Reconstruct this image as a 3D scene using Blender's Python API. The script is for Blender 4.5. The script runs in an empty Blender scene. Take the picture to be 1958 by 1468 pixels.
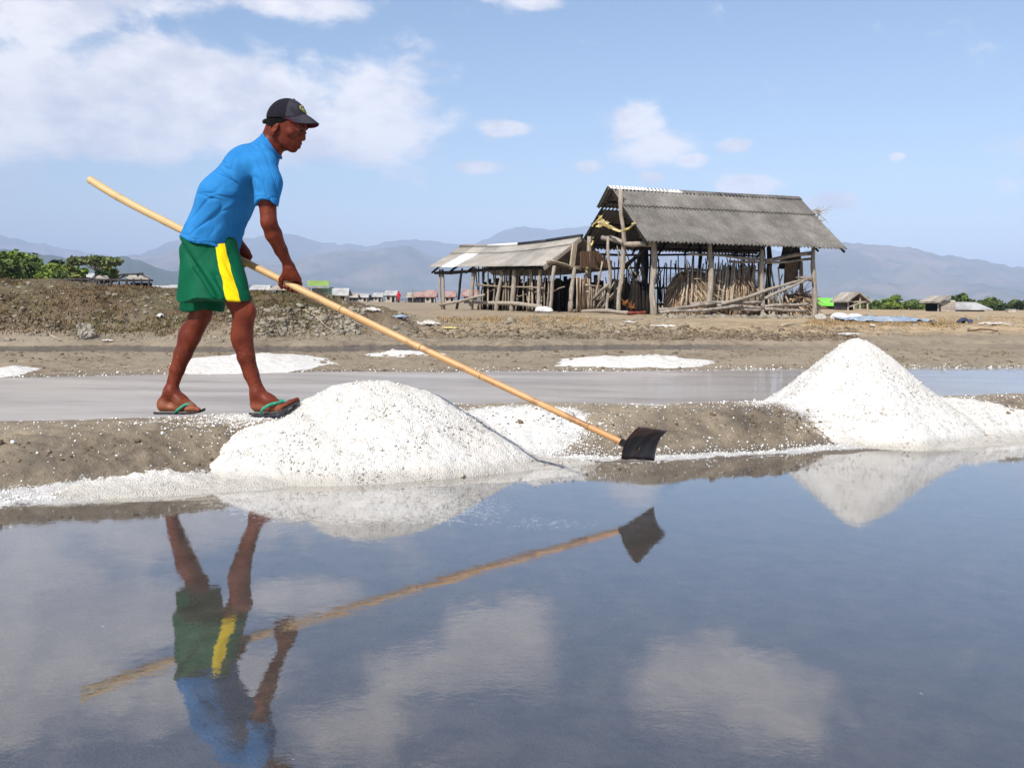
import bpy, bmesh, math, random
import numpy as np
from mathutils import Vector, Matrix

random.seed(7)
RNG = np.random.default_rng(7)
SC = bpy.context.scene
COL = SC.collection

# ------------------------------------------------------------------ camera
F_PX, CX, HY, CAM_H = 1900.0, 979.0, 578.0, 0.767      # focal length in photo pixels, image centre, horizon row, eye height
ROLL = math.radians(0.7)
cam_data = bpy.data.cameras.new('camera')
cam = bpy.data.objects.new('camera', cam_data)
COL.objects.link(cam)
cam_data.sensor_fit = 'HORIZONTAL'
cam_data.sensor_width = 36.0
cam_data.lens = 36.0 * F_PX / 1958.0
cam_data.shift_y = -(734.0 - HY) / 1958.0
cam_data.clip_start = 0.05
cam_data.clip_end = 40000.0
cam.matrix_world = (Matrix.Translation((0, 0, CAM_H)) @ Matrix.Rotation(math.radians(90), 4, 'X')
                    @ Matrix.Rotation(ROLL, 4, 'Z'))
SC.camera = cam

# ------------------------------------------------------------------ exposure
SC.view_settings.view_transform = 'Standard'
SC.view_settings.look = 'None'
SC.view_settings.gamma = 1.0
SC.view_settings.exposure = 0.40
SC.view_settings.use_curve_mapping = False
SC.cycles.use_denoising = True
SC.cycles.max_bounces = 6
SC.cycles.diffuse_bounces = 2
SC.cycles.glossy_bounces = 3
SC.cycles.transparent_max_bounces = 12
SC.cycles.volume_bounces = 0
SC.cycles.sample_clamp_indirect = 6.0

# ------------------------------------------------------------------ sun
SUN_TO = Vector((-0.45, -0.85, 1.0)).normalized()        # direction from the scene towards the sun
SUN_EL = math.asin(SUN_TO.z)
sun_data = bpy.data.lights.new('sun', 'SUN')
sun_data.energy = 5.0
sun_data.angle = math.radians(0.5)
sun_data.color = (1.0, 0.955, 0.885)
sun = bpy.data.objects.new('sun', sun_data)
COL.objects.link(sun)
sun.rotation_euler = SUN_TO.to_track_quat('Z', 'Y').to_euler()
sun.location = (-20, -30, 60)


# ------------------------------------------------------------------ node helper
class NT:
    def __init__(self, tree):
        self.t = tree
        self.n = tree.nodes
        self.l = tree.links

    def new(self, typ, **kw):
        nd = self.n.new(typ)
        for k, v in kw.items():
            setattr(nd, k, v)
        return nd

    def put(self, sock, val):
        if val is None:
            return
        if hasattr(val, 'is_output') or hasattr(val, 'links'):
            self.l.new(val, sock)
        else:
            if isinstance(val, (tuple, list)) and len(val) == 3 and sock.type == 'RGBA':
                val = (*val, 1.0)
            sock.default_value = val

    def math(self, op, a, b=None, c=None, clamp=False):
        nd = self.new('ShaderNodeMath', operation=op)
        nd.use_clamp = clamp
        self.put(nd.inputs[0], a)
        if b is not None:
            self.put(nd.inputs[1], b)
        if c is not None:
            self.put(nd.inputs[2], c)
        return nd.outputs[0]

    def ramp(self, fac, lo, hi, a=0.0, b=1.0, smooth=True):
        nd = self.new('ShaderNodeMapRange')
        nd.interpolation_type = 'SMOOTHSTEP' if smooth else 'LINEAR'
        self.put(nd.inputs[0], fac)
        self.put(nd.inputs[1], lo)
        self.put(nd.inputs[2], hi)
        self.put(nd.inputs[3], a)
        self.put(nd.inputs[4], b)
        return nd.outputs[0]

    def mix(self, fac, a, b, blend='MIX'):
        nd = self.new('ShaderNodeMix', data_type='RGBA', blend_type=blend)
        self.put(nd.inputs[0], fac)
        self.put(nd.inputs[6], a)
        self.put(nd.inputs[7], b)
        return nd.outputs[2]

    def noise(self, vec, scale, detail=4.0, rough=0.55, dist=0.0, out=0):
        nd = self.new('ShaderNodeTexNoise')
        if vec is not None:
            self.put(nd.inputs['Vector'], vec)
        nd.inputs['Scale'].default_value = scale
        nd.inputs['Detail'].default_value = detail
        nd.inputs['Roughness'].default_value = rough
        nd.inputs['Distortion'].default_value = dist
        return nd.outputs[out]

    def voronoi(self, vec, scale, feature='F1', out=0, rand=1.0):
        nd = self.new('ShaderNodeTexVoronoi', feature=feature)
        if vec is not None:
            self.put(nd.inputs['Vector'], vec)
        nd.inputs['Scale'].default_value = scale
        nd.inputs['Randomness'].default_value = rand
        return nd.outputs[out]

    def mapping(self, vec, scale=(1, 1, 1), rot=(0, 0, 0), loc=(0, 0, 0)):
        nd = self.new('ShaderNodeMapping')
        self.put(nd.inputs[0], vec)
        nd.inputs[1].default_value = loc
        nd.inputs[2].default_value = rot
        nd.inputs[3].default_value = scale
        return nd.outputs[0]

    def obj(self):
        return self.new('ShaderNodeTexCoord').outputs['Object']

    def pos(self):
        return self.new('ShaderNodeNewGeometry').outputs['Position']

    def bump(self, h, strength=0.3, dist=0.01, normal=None):
        nd = self.new('ShaderNodeBump')
        nd.inputs['Strength'].default_value = strength
        nd.inputs['Distance'].default_value = dist
        self.put(nd.inputs['Height'], h)
        if normal is not None:
            self.put(nd.inputs['Normal'], normal)
        return nd.outputs[0]

    def sep(self, v):
        return self.new('ShaderNodeSeparateXYZ'), v

    def xyz(self, v):
        nd = self.new('ShaderNodeSeparateXYZ')
        self.put(nd.inputs[0], v)
        return nd.outputs


def material(name):
    m = bpy.data.materials.new(name)
    m.use_nodes = True
    t = NT(m.node_tree)
    b = t.n['Principled BSDF']
    return m, t, b


def simple_mat(name, col, rough=0.8, var=0.25, scale=8.0, spec=0.3, bump=0.2, bdist=0.01, grain=None, col2=None):
    """colour with two scales of noise variation; grain stretches the noise along one axis"""
    m, t, b = material(name)
    v = t.obj()
    if grain:
        v = t.mapping(v, scale=grain)
    n1 = t.noise(v, scale, 5, 0.6)
    n2 = t.noise(v, scale * 6.0, 3, 0.6)
    c2 = col2 if col2 else tuple(max(0.0, c * (1 - 2.0 * var)) for c in col)
    f = t.math('ADD', t.math('MULTIPLY', n1, 0.65), t.math('MULTIPLY', n2, 0.35))
    f = t.ramp(f, 0.36, 0.64)
    t.put(b.inputs['Base Color'], t.mix(f, (*c2, 1), (*[min(1, c * (1 + var * 0.4)) for c in col], 1)))
    b.inputs['Roughness'].default_value = rough
    b.inputs['Specular IOR Level'].default_value = spec
    if bump:
        t.put(b.inputs['Normal'], t.bump(f, bump, bdist))
    return m


# ------------------------------------------------------------------ sky: Nishita daylight with a cumulus layer
world = bpy.data.worlds.new('World')
SC.world = world
world.use_nodes = True
wt = NT(world.node_tree)
wt.n.clear()
w_out = wt.new('ShaderNodeOutputWorld')
w_bg = wt.new('ShaderNodeBackground')
wt.l.new(w_bg.outputs[0], w_out.inputs[0])
w_bg.inputs[1].default_value = 0.118
world.cycles.sampling_method = 'MANUAL'
world.cycles.sample_map_resolution = 512
sky = wt.new('ShaderNodeTexSky', sky_type='NISHITA')
sky.sun_disc = False
sky.sun_elevation = SUN_EL
sky.sun_rotation = math.atan2(SUN_TO.x, SUN_TO.y)
sky.altitude = 0.0
sky.air_density = 1.0
sky.dust_density = 0.25
sky.ozone_density = 2.4
w_dir = wt.new('ShaderNodeTexCoord').outputs['Generated']
wx, wy, wz = wt.xyz(w_dir)
w_az = wt.math('ARCTAN2', wx, wy)
w_el = wt.math('ARCSINE', wz)
comb = wt.new('ShaderNodeCombineXYZ')
wt.put(comb.inputs[0], w_az)
wt.put(comb.inputs[1], wt.math('MULTIPLY', w_el, 1.7))
wvec = comb.outputs[0]


w_ae = wt.new('ShaderNodeCombineXYZ')
wt.put(w_ae.inputs[0], w_az)
wt.put(w_ae.inputs[1], w_el)


def cloud_blob(px, py, rx, ry):
    az = math.atan((px - CX) / F_PX)
    el = math.atan((HY - py) / F_PX * math.cos(az))
    nd = wt.new('ShaderNodeVectorMath', operation='MULTIPLY_ADD')
    wt.l.new(w_ae.outputs[0], nd.inputs[0])
    nd.inputs[1].default_value = (F_PX / rx, F_PX / ry, 0)
    nd.inputs[2].default_value = (-az * F_PX / rx, -el * F_PX / ry, 0)
    dt = wt.new('ShaderNodeVectorMath', operation='DOT_PRODUCT')
    wt.l.new(nd.outputs[0], dt.inputs[0])
    wt.l.new(nd.outputs[0], dt.inputs[1])
    return dt.outputs['Value']


blobs = [(60, 190, 230, 95), (300, 170, 210, 105), (480, 215, 200, 95), (720, 215, 120, 110), (620, 270, 160, 50),
         (150, 270, 260, 45), (60, 40, 160, 65), (-200, 220, 260, 130), (560, 5, 120, 34), (-330, 60, 300, 120),
         (960, 246, 46, 17), (915, 321, 42, 14), (1215, 232, 58, 34), (1275, 275, 80, 34), (1395, 272, 42, 17),
         (1420, 348, 60, 24), (1590, 375, 56, 22), (1118, 318, 26, 14), (1240, 338, 22, 12), (1714, 292, 15, 8),
         (1010, 0, 60, 18), (130, -50, 300, 80), (40, -190, 260, 90), (420, -150, 150, 50), (960, -66, 120, 62), (880, -120, 150, 50), (690, -235, 120, 55), (1340, -135, 170, 70), (1480, -195, 160, 60), (2200, 250, 180, 70), (2450, 120, 240, 110), (-700, 200, 300, 110), (1320, 300, 40, 18)]
acc = None
for bl in blobs:
    g = cloud_blob(*bl)
    acc = g if acc is None else wt.math('MINIMUM', acc, g)
acc = wt.math('EXPONENT', wt.math('MULTIPLY', acc, -1.0))
w_nz = wt.noise(wvec, 13.0, 8.0, 0.62, 0.25)
w_nz2 = wt.noise(wvec, 4.6, 4.0, 0.55)
# scattered cloud over the rest of the dome, thicker away from the horizon
w_gen = wt.math('MULTIPLY', wt.ramp(w_nz2, 0.45, 0.58), wt.ramp(w_el, 0.40, 0.50))
acc = wt.math('MAXIMUM', acc, wt.math('MULTIPLY', w_gen, 1.0))
w_field = wt.math('ADD', acc, wt.math('MULTIPLY', wt.math('SUBTRACT', w_nz, 0.5), 1.9))
w_mask = wt.math('MULTIPLY', wt.ramp(w_field, 0.17, 0.70), 0.93)
w_shade = wt.noise(wvec, 9.0, 6.0, 0.62)
w_cc = wt.mix(wt.ramp(w_shade, 0.36, 0.62), (5.3, 5.4, 6.1, 1), (7.9, 7.7, 7.8, 1))
wt.put(w_bg.inputs[0], wt.mix(w_mask, sky.outputs[0], w_cc))


# ------------------------------------------------------------------ placing: photo pixel + distance -> metres
_c, _s = math.cos(ROLL), math.sin(ROLL)


def flat(px, py):
    """undo the roll of the photograph"""
    dx, dy = px - CX, py - HY
    return CX + _c * dx + _s * dy, HY + _c * dy - _s * dx


def P(px, py, d):
    fx, fy = flat(px, py)
    return np.array([(fx - CX) / F_PX * d, d, CAM_H - (fy - HY) / F_PX * d])


def G(px, py, z):
    """point at height z seen at that pixel"""
    fx, fy = flat(px, py)
    d = (CAM_H - z) * F_PX / (fy - HY)
    return np.array([(fx - CX) / F_PX * d, d, z])


# ------------------------------------------------------------------ noise
def _hash(ix, iy, seed):
    h = (ix.astype(np.int64) * 374761393 + iy.astype(np.int64) * 668265263 + seed * 2147483647) & 0xFFFFFFFF
    h = ((h ^ (h >> 13)) * 1274126177) & 0xFFFFFFFF
    h = h ^ (h >> 16)
    return (h & 0xFFFF) / 65535.0


def vnoise(x, y, seed=0):
    x = np.asarray(x, dtype=np.float64)
    y = np.asarray(y, dtype=np.float64)
    ix, iy = np.floor(x), np.floor(y)
    fx, fy = x - ix, y - iy
    fx = fx * fx * fx * (fx * (fx * 6 - 15) + 10)
    fy = fy * fy * fy * (fy * (fy * 6 - 15) + 10)
    a, b = _hash(ix, iy, seed), _hash(ix + 1, iy, seed)
    c, d = _hash(ix, iy + 1, seed), _hash(ix + 1, iy + 1, seed)
    return (a + (b - a) * fx) * (1 - fy) + (c + (d - c) * fx) * fy


def fbm(x, y, octv=4, seed=0, gain=0.5):
    tot, amp, nrm = 0.0, 1.0, 0.0
    for k in range(octv):
        tot = tot + amp * (vnoise(x, y, seed + k * 17) - 0.5)
        nrm += amp
        amp *= gain
        x = x * 2.03 + 11.3
        y = y * 2.03 + 5.7
    return tot / nrm * 2.0


def sstep(a, b, x):
    t = np.clip((x - a) / (b - a), 0, 1)
    return t * t * (3 - 2 * t)


# ------------------------------------------------------------------ objects
def mesh_from(name, verts, faces, mat=None, smooth=False):
    me = bpy.data.meshes.new(name)
    verts = np.asarray(verts, dtype=np.float32)
    if isinstance(faces, np.ndarray):
        k = faces.shape[1]
        me.vertices.add(len(verts))
        me.vertices.foreach_set('co', verts.ravel())
        me.loops.add(faces.size)
        me.loops.foreach_set('vertex_index', faces.ravel().astype(np.int32))
        me.polygons.add(len(faces))
        me.polygons.foreach_set('loop_start', np.arange(0, faces.size, k, dtype=np.int32))
        me.polygons.foreach_set('loop_total', np.full(len(faces), k, dtype=np.int32))
        me.update(calc_edges=True)
        me.validate()
    else:
        me.from_pydata([tuple(map(float, v)) for v in verts], [], faces)
        me.update()
    if smooth:
        me.polygons.foreach_set('use_smooth', np.ones(len(me.polygons), dtype=bool))
    if mat:
        me.materials.append(mat)
    return me


def link(name, me, parent=None, label=None, cat=None, group=None, kind=None, loc=None, rot=None):
    o = bpy.data.objects.new(name, me)
    COL.objects.link(o)
    if parent:
        o.parent = parent
    if loc is not None:
        o.location = tuple(float(a) for a in loc)
    if rot is not None:
        o.rotation_euler = tuple(float(a) for a in rot)
    if label:
        o['label'] = label
    if cat:
        o['category'] = cat
    if group:
        o['group'] = group
    if kind:
        o['kind'] = kind
    return o


def thing(name, label, cat, loc=(0, 0, 0), rotz=0.0, group=None):
    return link(name, None, None, label, cat, group, None, loc, (0, 0, rotz))


class MB:
    """collects plain shapes into one mesh"""

    def __init__(self):
        self.v, self.f = [], []

    def add(self, vs, fs):
        o = len(self.v)
        self.v.extend([tuple(map(float, a)) for a in vs])
        self.f.extend([tuple(i + o for i in f) for f in fs])
        return self

    def box(self, c, size, rot=None):
        sx, sy, sz = [a / 2 for a in size]
        vs = [Vector((x, y, z)) for x in (-sx, sx) for y in (-sy, sy) for z in (-sz, sz)]
        if rot is not None:
            vs = [rot @ a for a in vs]
        vs = [a + Vector(c) for a in vs]
        return self.add(vs, [(0, 1, 3, 2), (4, 6, 7, 5), (0, 4, 5, 1), (2, 3, 7, 6), (0, 2, 6, 4), (1, 5, 7, 3)])

    def prism(self, pts, z0, z1):
        n = len(pts)
        vs = [(p[0], p[1], z0) for p in pts] + [(p[0], p[1], z1) for p in pts]
        fs = [tuple(range(n - 1, -1, -1)), tuple(range(n, 2 * n))]
        fs += [(i, (i + 1) % n, n + (i + 1) % n, n + i) for i in range(n)]
        return self.add(vs, fs)

    def bar(self, a, b, w, h, up=(0, 0, 1)):
        """square bar from a to b, w wide and h tall"""
        a, b = Vector(a), Vector(b)
        d = (b - a).normalized()
        u = Vector(up)
        s = d.cross(u)
        if s.length < 1e-4:
            s = d.cross(Vector((1, 0, 0)))
        s.normalize()
        u = s.cross(d)
        vs = []
        for p in (a, b):
            for i, j in ((-1, -1), (1, -1), (1, 1), (-1, 1)):
                vs.append(p + s * (i * w / 2) + u * (j * h / 2))
        return self.add(vs, [(3, 2, 1, 0), (4, 5, 6, 7), (0, 1, 5, 4), (1, 2, 6, 5), (2, 3, 7, 6), (3, 0, 4, 7)])

    def tube(self, pts, radii, n=8, wob=0.0, seed=0, cap=True):
        pts = [Vector(p) for p in pts]
        if not hasattr(radii, '__len__'):
            radii = [radii] * len(pts)
        rr = random.Random(seed)
        rings = []
        prev = None
        for i, p in enumerate(pts):
            d = (pts[min(i + 1, len(pts) - 1)] - pts[max(i - 1, 0)]).normalized()
            if prev is None:
                s = d.cross(Vector((0, 0, 1)))
                if s.length < 0.1:
                    s = d.cross(Vector((1, 0, 0)))
            else:
                s = prev - d * prev.dot(d)
            s.normalize()
            prev = s
            u = d.cross(s)
            ring = []
            for k in range(n):
                a = 2 * math.pi * k / n
                r = radii[i] * (1 + (rr.random() - 0.5) * 2 * wob)
                ring.append(p + s * (math.cos(a) * r) + u * (math.sin(a) * r))
            rings.append(ring)
        vs = [v for r in rings for v in r]
        fs = []
        for i in range(len(pts) - 1):
            for k in range(n):
                a, b = i * n + k, i * n + (k + 1) % n
                fs.append((a, b, b + n, a + n))
        if cap:
            fs.append(tuple(range(n - 1, -1, -1)))
            fs.append(tuple(range((len(pts) - 1) * n, len(pts) * n)))
        return self.add(vs, fs)

    def mesh(self, name, mat=None, smooth=False):
        return mesh_from(name, self.v, self.f, mat, smooth)

    def obj(self, name, mat, parent=None, smooth=False, **kw):
        return link(name, self.mesh(name, mat, smooth), parent, **kw)


def rough_log(a, b, r0, r1, seed=0, bend=0.03, n=7, seg=6):
    """crooked, knotty pole between two points"""
    rr = random.Random(seed)
    a, b = Vector(a), Vector(b)
    L = (b - a).length
    d = (b - a) / L
    s = d.cross(Vector((0.31, 0.92, 0.2))).normalized()
    u = d.cross(s)
    pts, rad = [], []
    ph, ph2 = rr.random() * 6, rr.random() * 6
    for i in range(seg + 1):
        t = i / seg
        w = math.sin(t * math.pi)
        k1 = math.sin(t * 4.2 + ph) * w + (rr.random() - .5) * .5 * w
        k2 = math.sin(t * 5.1 + ph2) * w + (rr.random() - .5) * .5 * w
        pts.append(a + d * (L * t) + s * (k1 * bend * L) + u * (k2 * bend * L))
        rad.append((r0 + (r1 - r0) * t) * (1 + (rr.random() - .5) * .28))
    m = MB()
    m.tube(pts, rad, n, 0.10, seed)
    return m


def grid_faces(nr, nc):
    i = np.arange(nr - 1)[:, None] * nc + np.arange(nc - 1)[None, :]
    i = i.ravel()
    return np.stack([i, i + 1, i + nc + 1, i + nc], axis=1)


def color_attr(me, name, rgba):
    at = me.color_attributes.new(name, 'FLOAT_COLOR', 'POINT')
    at.data.foreach_set('color', np.asarray(rgba, dtype=np.float32).ravel())


# =================================================================== GROUND
def curve(pix, z, slope_l, slope_r, wob=0.0):
    pts = np.array([G(a, b, z)[:2] for a, b in pix])
    x, y = pts[:, 0], pts[:, 1]
    x = np.concatenate([[x[0] - 60], x, [x[-1] + 60]])
    y = np.concatenate([[y[0] - 60 * slope_l], y, [y[-1] + 60 * slope_r]])
    return lambda q: np.interp(q, x, y) + wob * fbm(np.asarray(q, float) * 1.1, np.zeros(np.shape(q)) + z * 90, 3, 5)


shore = curve([(0, 968), (150, 958), (300, 946), (400, 933), (600, 906), (800, 894), (1000, 884), (1150, 880), (1300, 876),
               (1500, 867), (1700, 856), (1850, 848), (1958, 843)], 0.0, 0.33, 0.33, .05)
PAN_Z, DITCH_Z = 0.07, 0.075
panfar = curve([(0, 722), (500, 714), (1000, 711), (1500, 707), (1958, 703)], PAN_Z, 0.25, 0.25, .22)
ditch_n = curve([(0, 678), (600, 678), (1000, 677), (1300, 675), (1958, 668)], 0.10, 0.2, 0.2, .5)
ditch_f = curve([(0, 667), (600, 666), (1000, 665), (1300, 664), (1958, 660)], 0.08, 0.2, 0.2, .6)
BUND_W = (np.array([-3.0, -1.3, -0.3, 0.8, 2.5]), np.array([1.02, 1.02, 0.92, 0.74, 0.74]))
B1 = (np.array([-6, -3, -1, -.4, -.15, 0, .1, .2, .35, .5, .65, .95, 1.05, 1.2, 1.35]),
      np.array([-.17, -.16, -.09, -.035, -.012, .0, .012, .04, .115, .170, .196, .198, .17, .06, .045]))
B2 = (np.array([0, .08, .3, .6, .85, 1.0]), np.array([.055, .092, .14, .16, .15, .085]))
FIELD = (np.array([0, .25, .6, 1.2, 2.2, 3.5, 6, 9.5, 14, 40, 120, 20000]),
         np.array([.07, .165, .205, .215, .275, .335, .405, .465, .5, .53, .56, .56]))
_mp = np.array([(-900, 566), (-300, 546), (0, 540), (100, 538), (200, 555), (300, 559), (400, 565), (500, 568), (580, 573),
                (650, 580), (700, 592), (760, 606), (820, 640)], float)
_mc = np.array([P(a, b, 17.0) for a, b in _mp])
MOUND_X, MOUND_Z = _mc[:, 0], _mc[:, 2]


def bund_s(x, y):
    return (y - shore(x)) * 0.93


def ground_masks(x, y):
    """height, and how rough each place is"""
    s = bund_s(x, y)
    w = np.interp(x, *BUND_W)
    sn = np.where(s > 0, s / w, s)
    z1 = np.interp(sn, *B1)
    pf, dn, df = panfar(x), ditch_n(x), ditch_f(x)
    u2 = np.clip((y - pf) / (dn - pf), 0, 1)
    z2 = np.interp(u2, *B2)
    open_d = 1 - sstep(1.6, 3.4, x / np.maximum(y, 1) * 10.0)        # the ditch runs out towards the right
    ud = np.clip((y - dn) / (df - dn), 0, 1)
    zd = 0.085 - 0.10 * np.sin(ud * math.pi) * open_d + 0.045 * np.sin(ud * math.pi) * (1 - open_d)
    v = np.maximum(y - df, 0)
    z3 = np.interp(v, *FIELD)
    z = np.where(y < pf, z1, np.where(y < dn, z2, np.where(y < df, zd, z3)))
    # mound of old spoil on the left
    mz = np.interp(x * 17.0 / np.maximum(y, 10.0), MOUND_X, MOUND_Z)
    foot = np.minimum(df + .5, 15.0)
    bell = sstep(foot, 16.6, y) ** .85 * (1 - sstep(18.5, 25.0, y))
    mound = np.maximum(mz - np.interp(np.maximum(17 - df, .6), *FIELD), 0) * bell * (1 - sstep(-1.8, -0.9, x))
    z = z + mound
    rough = np.where(y < pf, sstep(.12, .25, sn) * (1 - sstep(.55, .75, sn)), 0.0)
    return z, sn, u2, ud, v, mound, rough, open_d


def ground_z(x, y, detail=True):
    x = np.atleast_1d(np.asarray(x, float))
    y = np.atleast_1d(np.asarray(y, float))
    z, sn, u2, ud, v, mound, rough, od = ground_masks(x, y)
    pf, dn, df = panfar(x), ditch_n(x), ditch_f(x)
    near = y < pf
    n_lo = fbm(x * 1.3, y * 1.3, 3, 3)
    n_md = fbm(x * 6, y * 6, 4, 5)
    n_hi = fbm(x * 24, y * 24, 3, 9)
    n_cl = np.abs(fbm(x * 13, y * 13, 3, 31))
    top = sstep(.5, .7, sn) * (1 - sstep(1.0, 1.1, sn))
    amp_n = rough * (0.022 * n_md + 0.020 * n_cl + 0.012 * n_hi) + top * (0.007 * n_md + 0.003 * n_hi)
    fringe = np.exp(-((sn - .07) / .12) ** 2)
    amp_n = amp_n + fringe * (0.013 * n_md + 0.008 * n_hi + 0.006 * n_lo)
    amp_n = amp_n + np.where(sn < 0, 0.012 * n_lo + 0.006 * n_md, 0)
    b2 = (y >= pf) & (y < dn)
    amp_2 = sstep(.03, .2, u2) * (0.022 * n_md + 0.01 * n_hi) * (1 - sstep(.9, 1, u2))
    f3 = y >= df
    bank = sstep(.4, .9, v) * (1 - sstep(4.5, 6, v))
    amp_3 = 0.012 * n_md + bank * (0.035 * n_md + 0.03 * n_cl) + np.minimum(mound, .4) * (0.16 * n_md + 0.10 * n_lo + .06 * n_hi) \
        + sstep(.2, 3, v) * 0.028 * n_lo * (1 - .7 * sstep(14, 30, v))
    amp_3 = amp_3 * sstep(0, .25, v)
    z = z + np.where(near, amp_n, np.where(b2, amp_2, np.where(f3, amp_3, 0)))
    return z


def gz(x, y):
    return float(ground_z(x, y)[0])


def make_ground():
    rows = [np.arange(-1.6, 3.2, 0.15), np.arange(3.2, 6.4, 0.011), np.arange(6.4, 9.0, 0.03), np.arange(9.0, 14.0, 0.032),
            np.arange(14.0, 22.0, 0.05), np.arange(22.0, 34.0, 0.12)]
    yy = np.concatenate(rows + [np.geomspace(34, 16000, 60)])
    tin = np.arange(-0.53, 0.5301, 0.0022)
    tout = np.geomspace(0.54, 2.2, 16)
    tt = np.concatenate([-tout[::-1], tin, tout])
    Y = np.repeat(yy[:, None], len(tt), 1)
    X = tt[None, :] * (Y + 3.0)
    Z = np.zeros_like(X)
    SA = np.zeros(X.shape + (4,))
    for i0 in range(0, len(yy), 200):
        sl = slice(i0, i0 + 200)
        x, y = X[sl].ravel(), Y[sl].ravel()
        z = ground_z(x, y)
        _, sn, u2, ud, v, mound, rough, od = ground_masks(x, y)
        pf, dn, df = panfar(x), ditch_n(x), ditch_f(x)
        Z[sl] = z.reshape(X[sl].shape)
        nz = fbm(x * 2.2, y * 2.2, 4, 77)
        nf = fbm(x * 9, y * 9, 3, 78)
        # salt lying on the mud
        pxx = x / y * F_PX + CX
        wide = np.interp(pxx, [-400, 0, 300, 440, 520, 1000, 1250, 1500, 1750, 1958, 2300], [.17, .19, .24, .26, .18, .16, .10, .10, .22, .18, .12])
        fr = np.exp(-((sn - wide * .38) / (wide * .62)) ** 2) * 1.25
        salt = fr * 1.0 + 0.6 * nz * fr + .35 * nf * fr
        c1 = G(985, 828, .16)
        e1 = np.exp(-((pxx - 1000) / 135) ** 2 - ((sn - .42) / .42) ** 2) * (y < pf)
        c2 = P(1660, 760, 6.0)
        e2 = np.exp(-(((x - c2[0]) / .95) ** 2 + ((y - c2[1]) / .62) ** 2))
        c3 = G(480, 800, .19)
        e3 = np.exp(-(((x - c3[0]) / .34) ** 2 + ((y - c3[1]) / .30) ** 2))
        c4 = G(1230, 775, .19)
        e4 = np.exp(-(((x - c4[0]) / .22) ** 2 + ((y - c4[1]) / .07) ** 2))
        salt = np.maximum(salt, np.where(y < pf, np.maximum.reduce([e1 * 1.5, e2 * 1.3, e3 * .75, e4 * .8]), 0) + .25 * nf * (e1 + e2))
        c5 = G(650, 945, -.01)
        e5 = np.exp(-(((x - c5[0]) / .85) ** 2 + ((y - c5[1]) / .40) ** 2)) * (sn < .1)
        salt = np.maximum(salt, e5 * .95)
        c6 = G(1050, 965, -.01)
        salt = np.maximum(salt, .55 * np.exp(-(((x - c6[0]) / .45) ** 2 + ((y - c6[1]) / .2) ** 2)))
        q = y - pf
        lin = np.exp(-((q - .02) / .10) ** 2) * np.interp(pxx, [-400, 0, 560, 700, 1000, 1150, 1958], [.6, .7, .8, .75, .8, 1.2, 1.3])
        salt = np.maximum(salt, lin)
        b2 = (y >= pf) & (y < dn)
        salt = np.maximum(salt, np.where(b2, (.16 + .30 * nz) * sstep(0, .2, u2), 0))
        topsp = sstep(.4, .7, sn) * (1 - sstep(1.0, 1.1, sn)) * (y < pf)
        salt = np.maximum(salt, topsp * (.20 + .2 * nz))
        salt = np.maximum(salt, rough * (.10 + .25 * nz))
        fld = (y >= df)
        salt = np.maximum(salt, np.where(fld, (.02 + .35 * nz) * (1 - sstep(5, 9, v)), 0))
        # wet mud near water
        wet = np.where(y < pf, np.maximum(1 - sstep(.10, .30, sn), sstep(1.06, 1.12, sn)), 0)
        wet = np.maximum(wet, np.where(y < pf, rough * np.clip(.5 + 1.1 * nz + .5 * nf, 0, .85), 0))
        wet = np.maximum(wet, np.exp(-(q / .16) ** 2))
        wet = np.maximum(wet, np.where((y > dn - .25) & (y < df + .12), od, 0))
        grass = np.clip(mound * 3.2, 0, 1)
        sandy = np.where(fld, sstep(.5, 2.5, v) * np.interp(pxx, [-200, 500, 900, 1250, 1500, 1700], [.15, .15, .35, .55, .85, 1.0]), 0)
        SA[sl] = np.stack([np.clip(salt, 0, 1.4), np.clip(wet, 0, 1), grass, np.clip(sandy, 0, 1)], -1).reshape(X[sl].shape + (4,))
    V = np.stack([X, Y, Z], -1).reshape(-1, 3)
    me = mesh_from('ground', V, grid_faces(len(yy), len(tt)), MAT['ground'], smooth=True)
    color_attr(me, 'mask', SA.reshape(-1, 4))
    return link('ground', me, kind='structure')


MAT = {}


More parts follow.
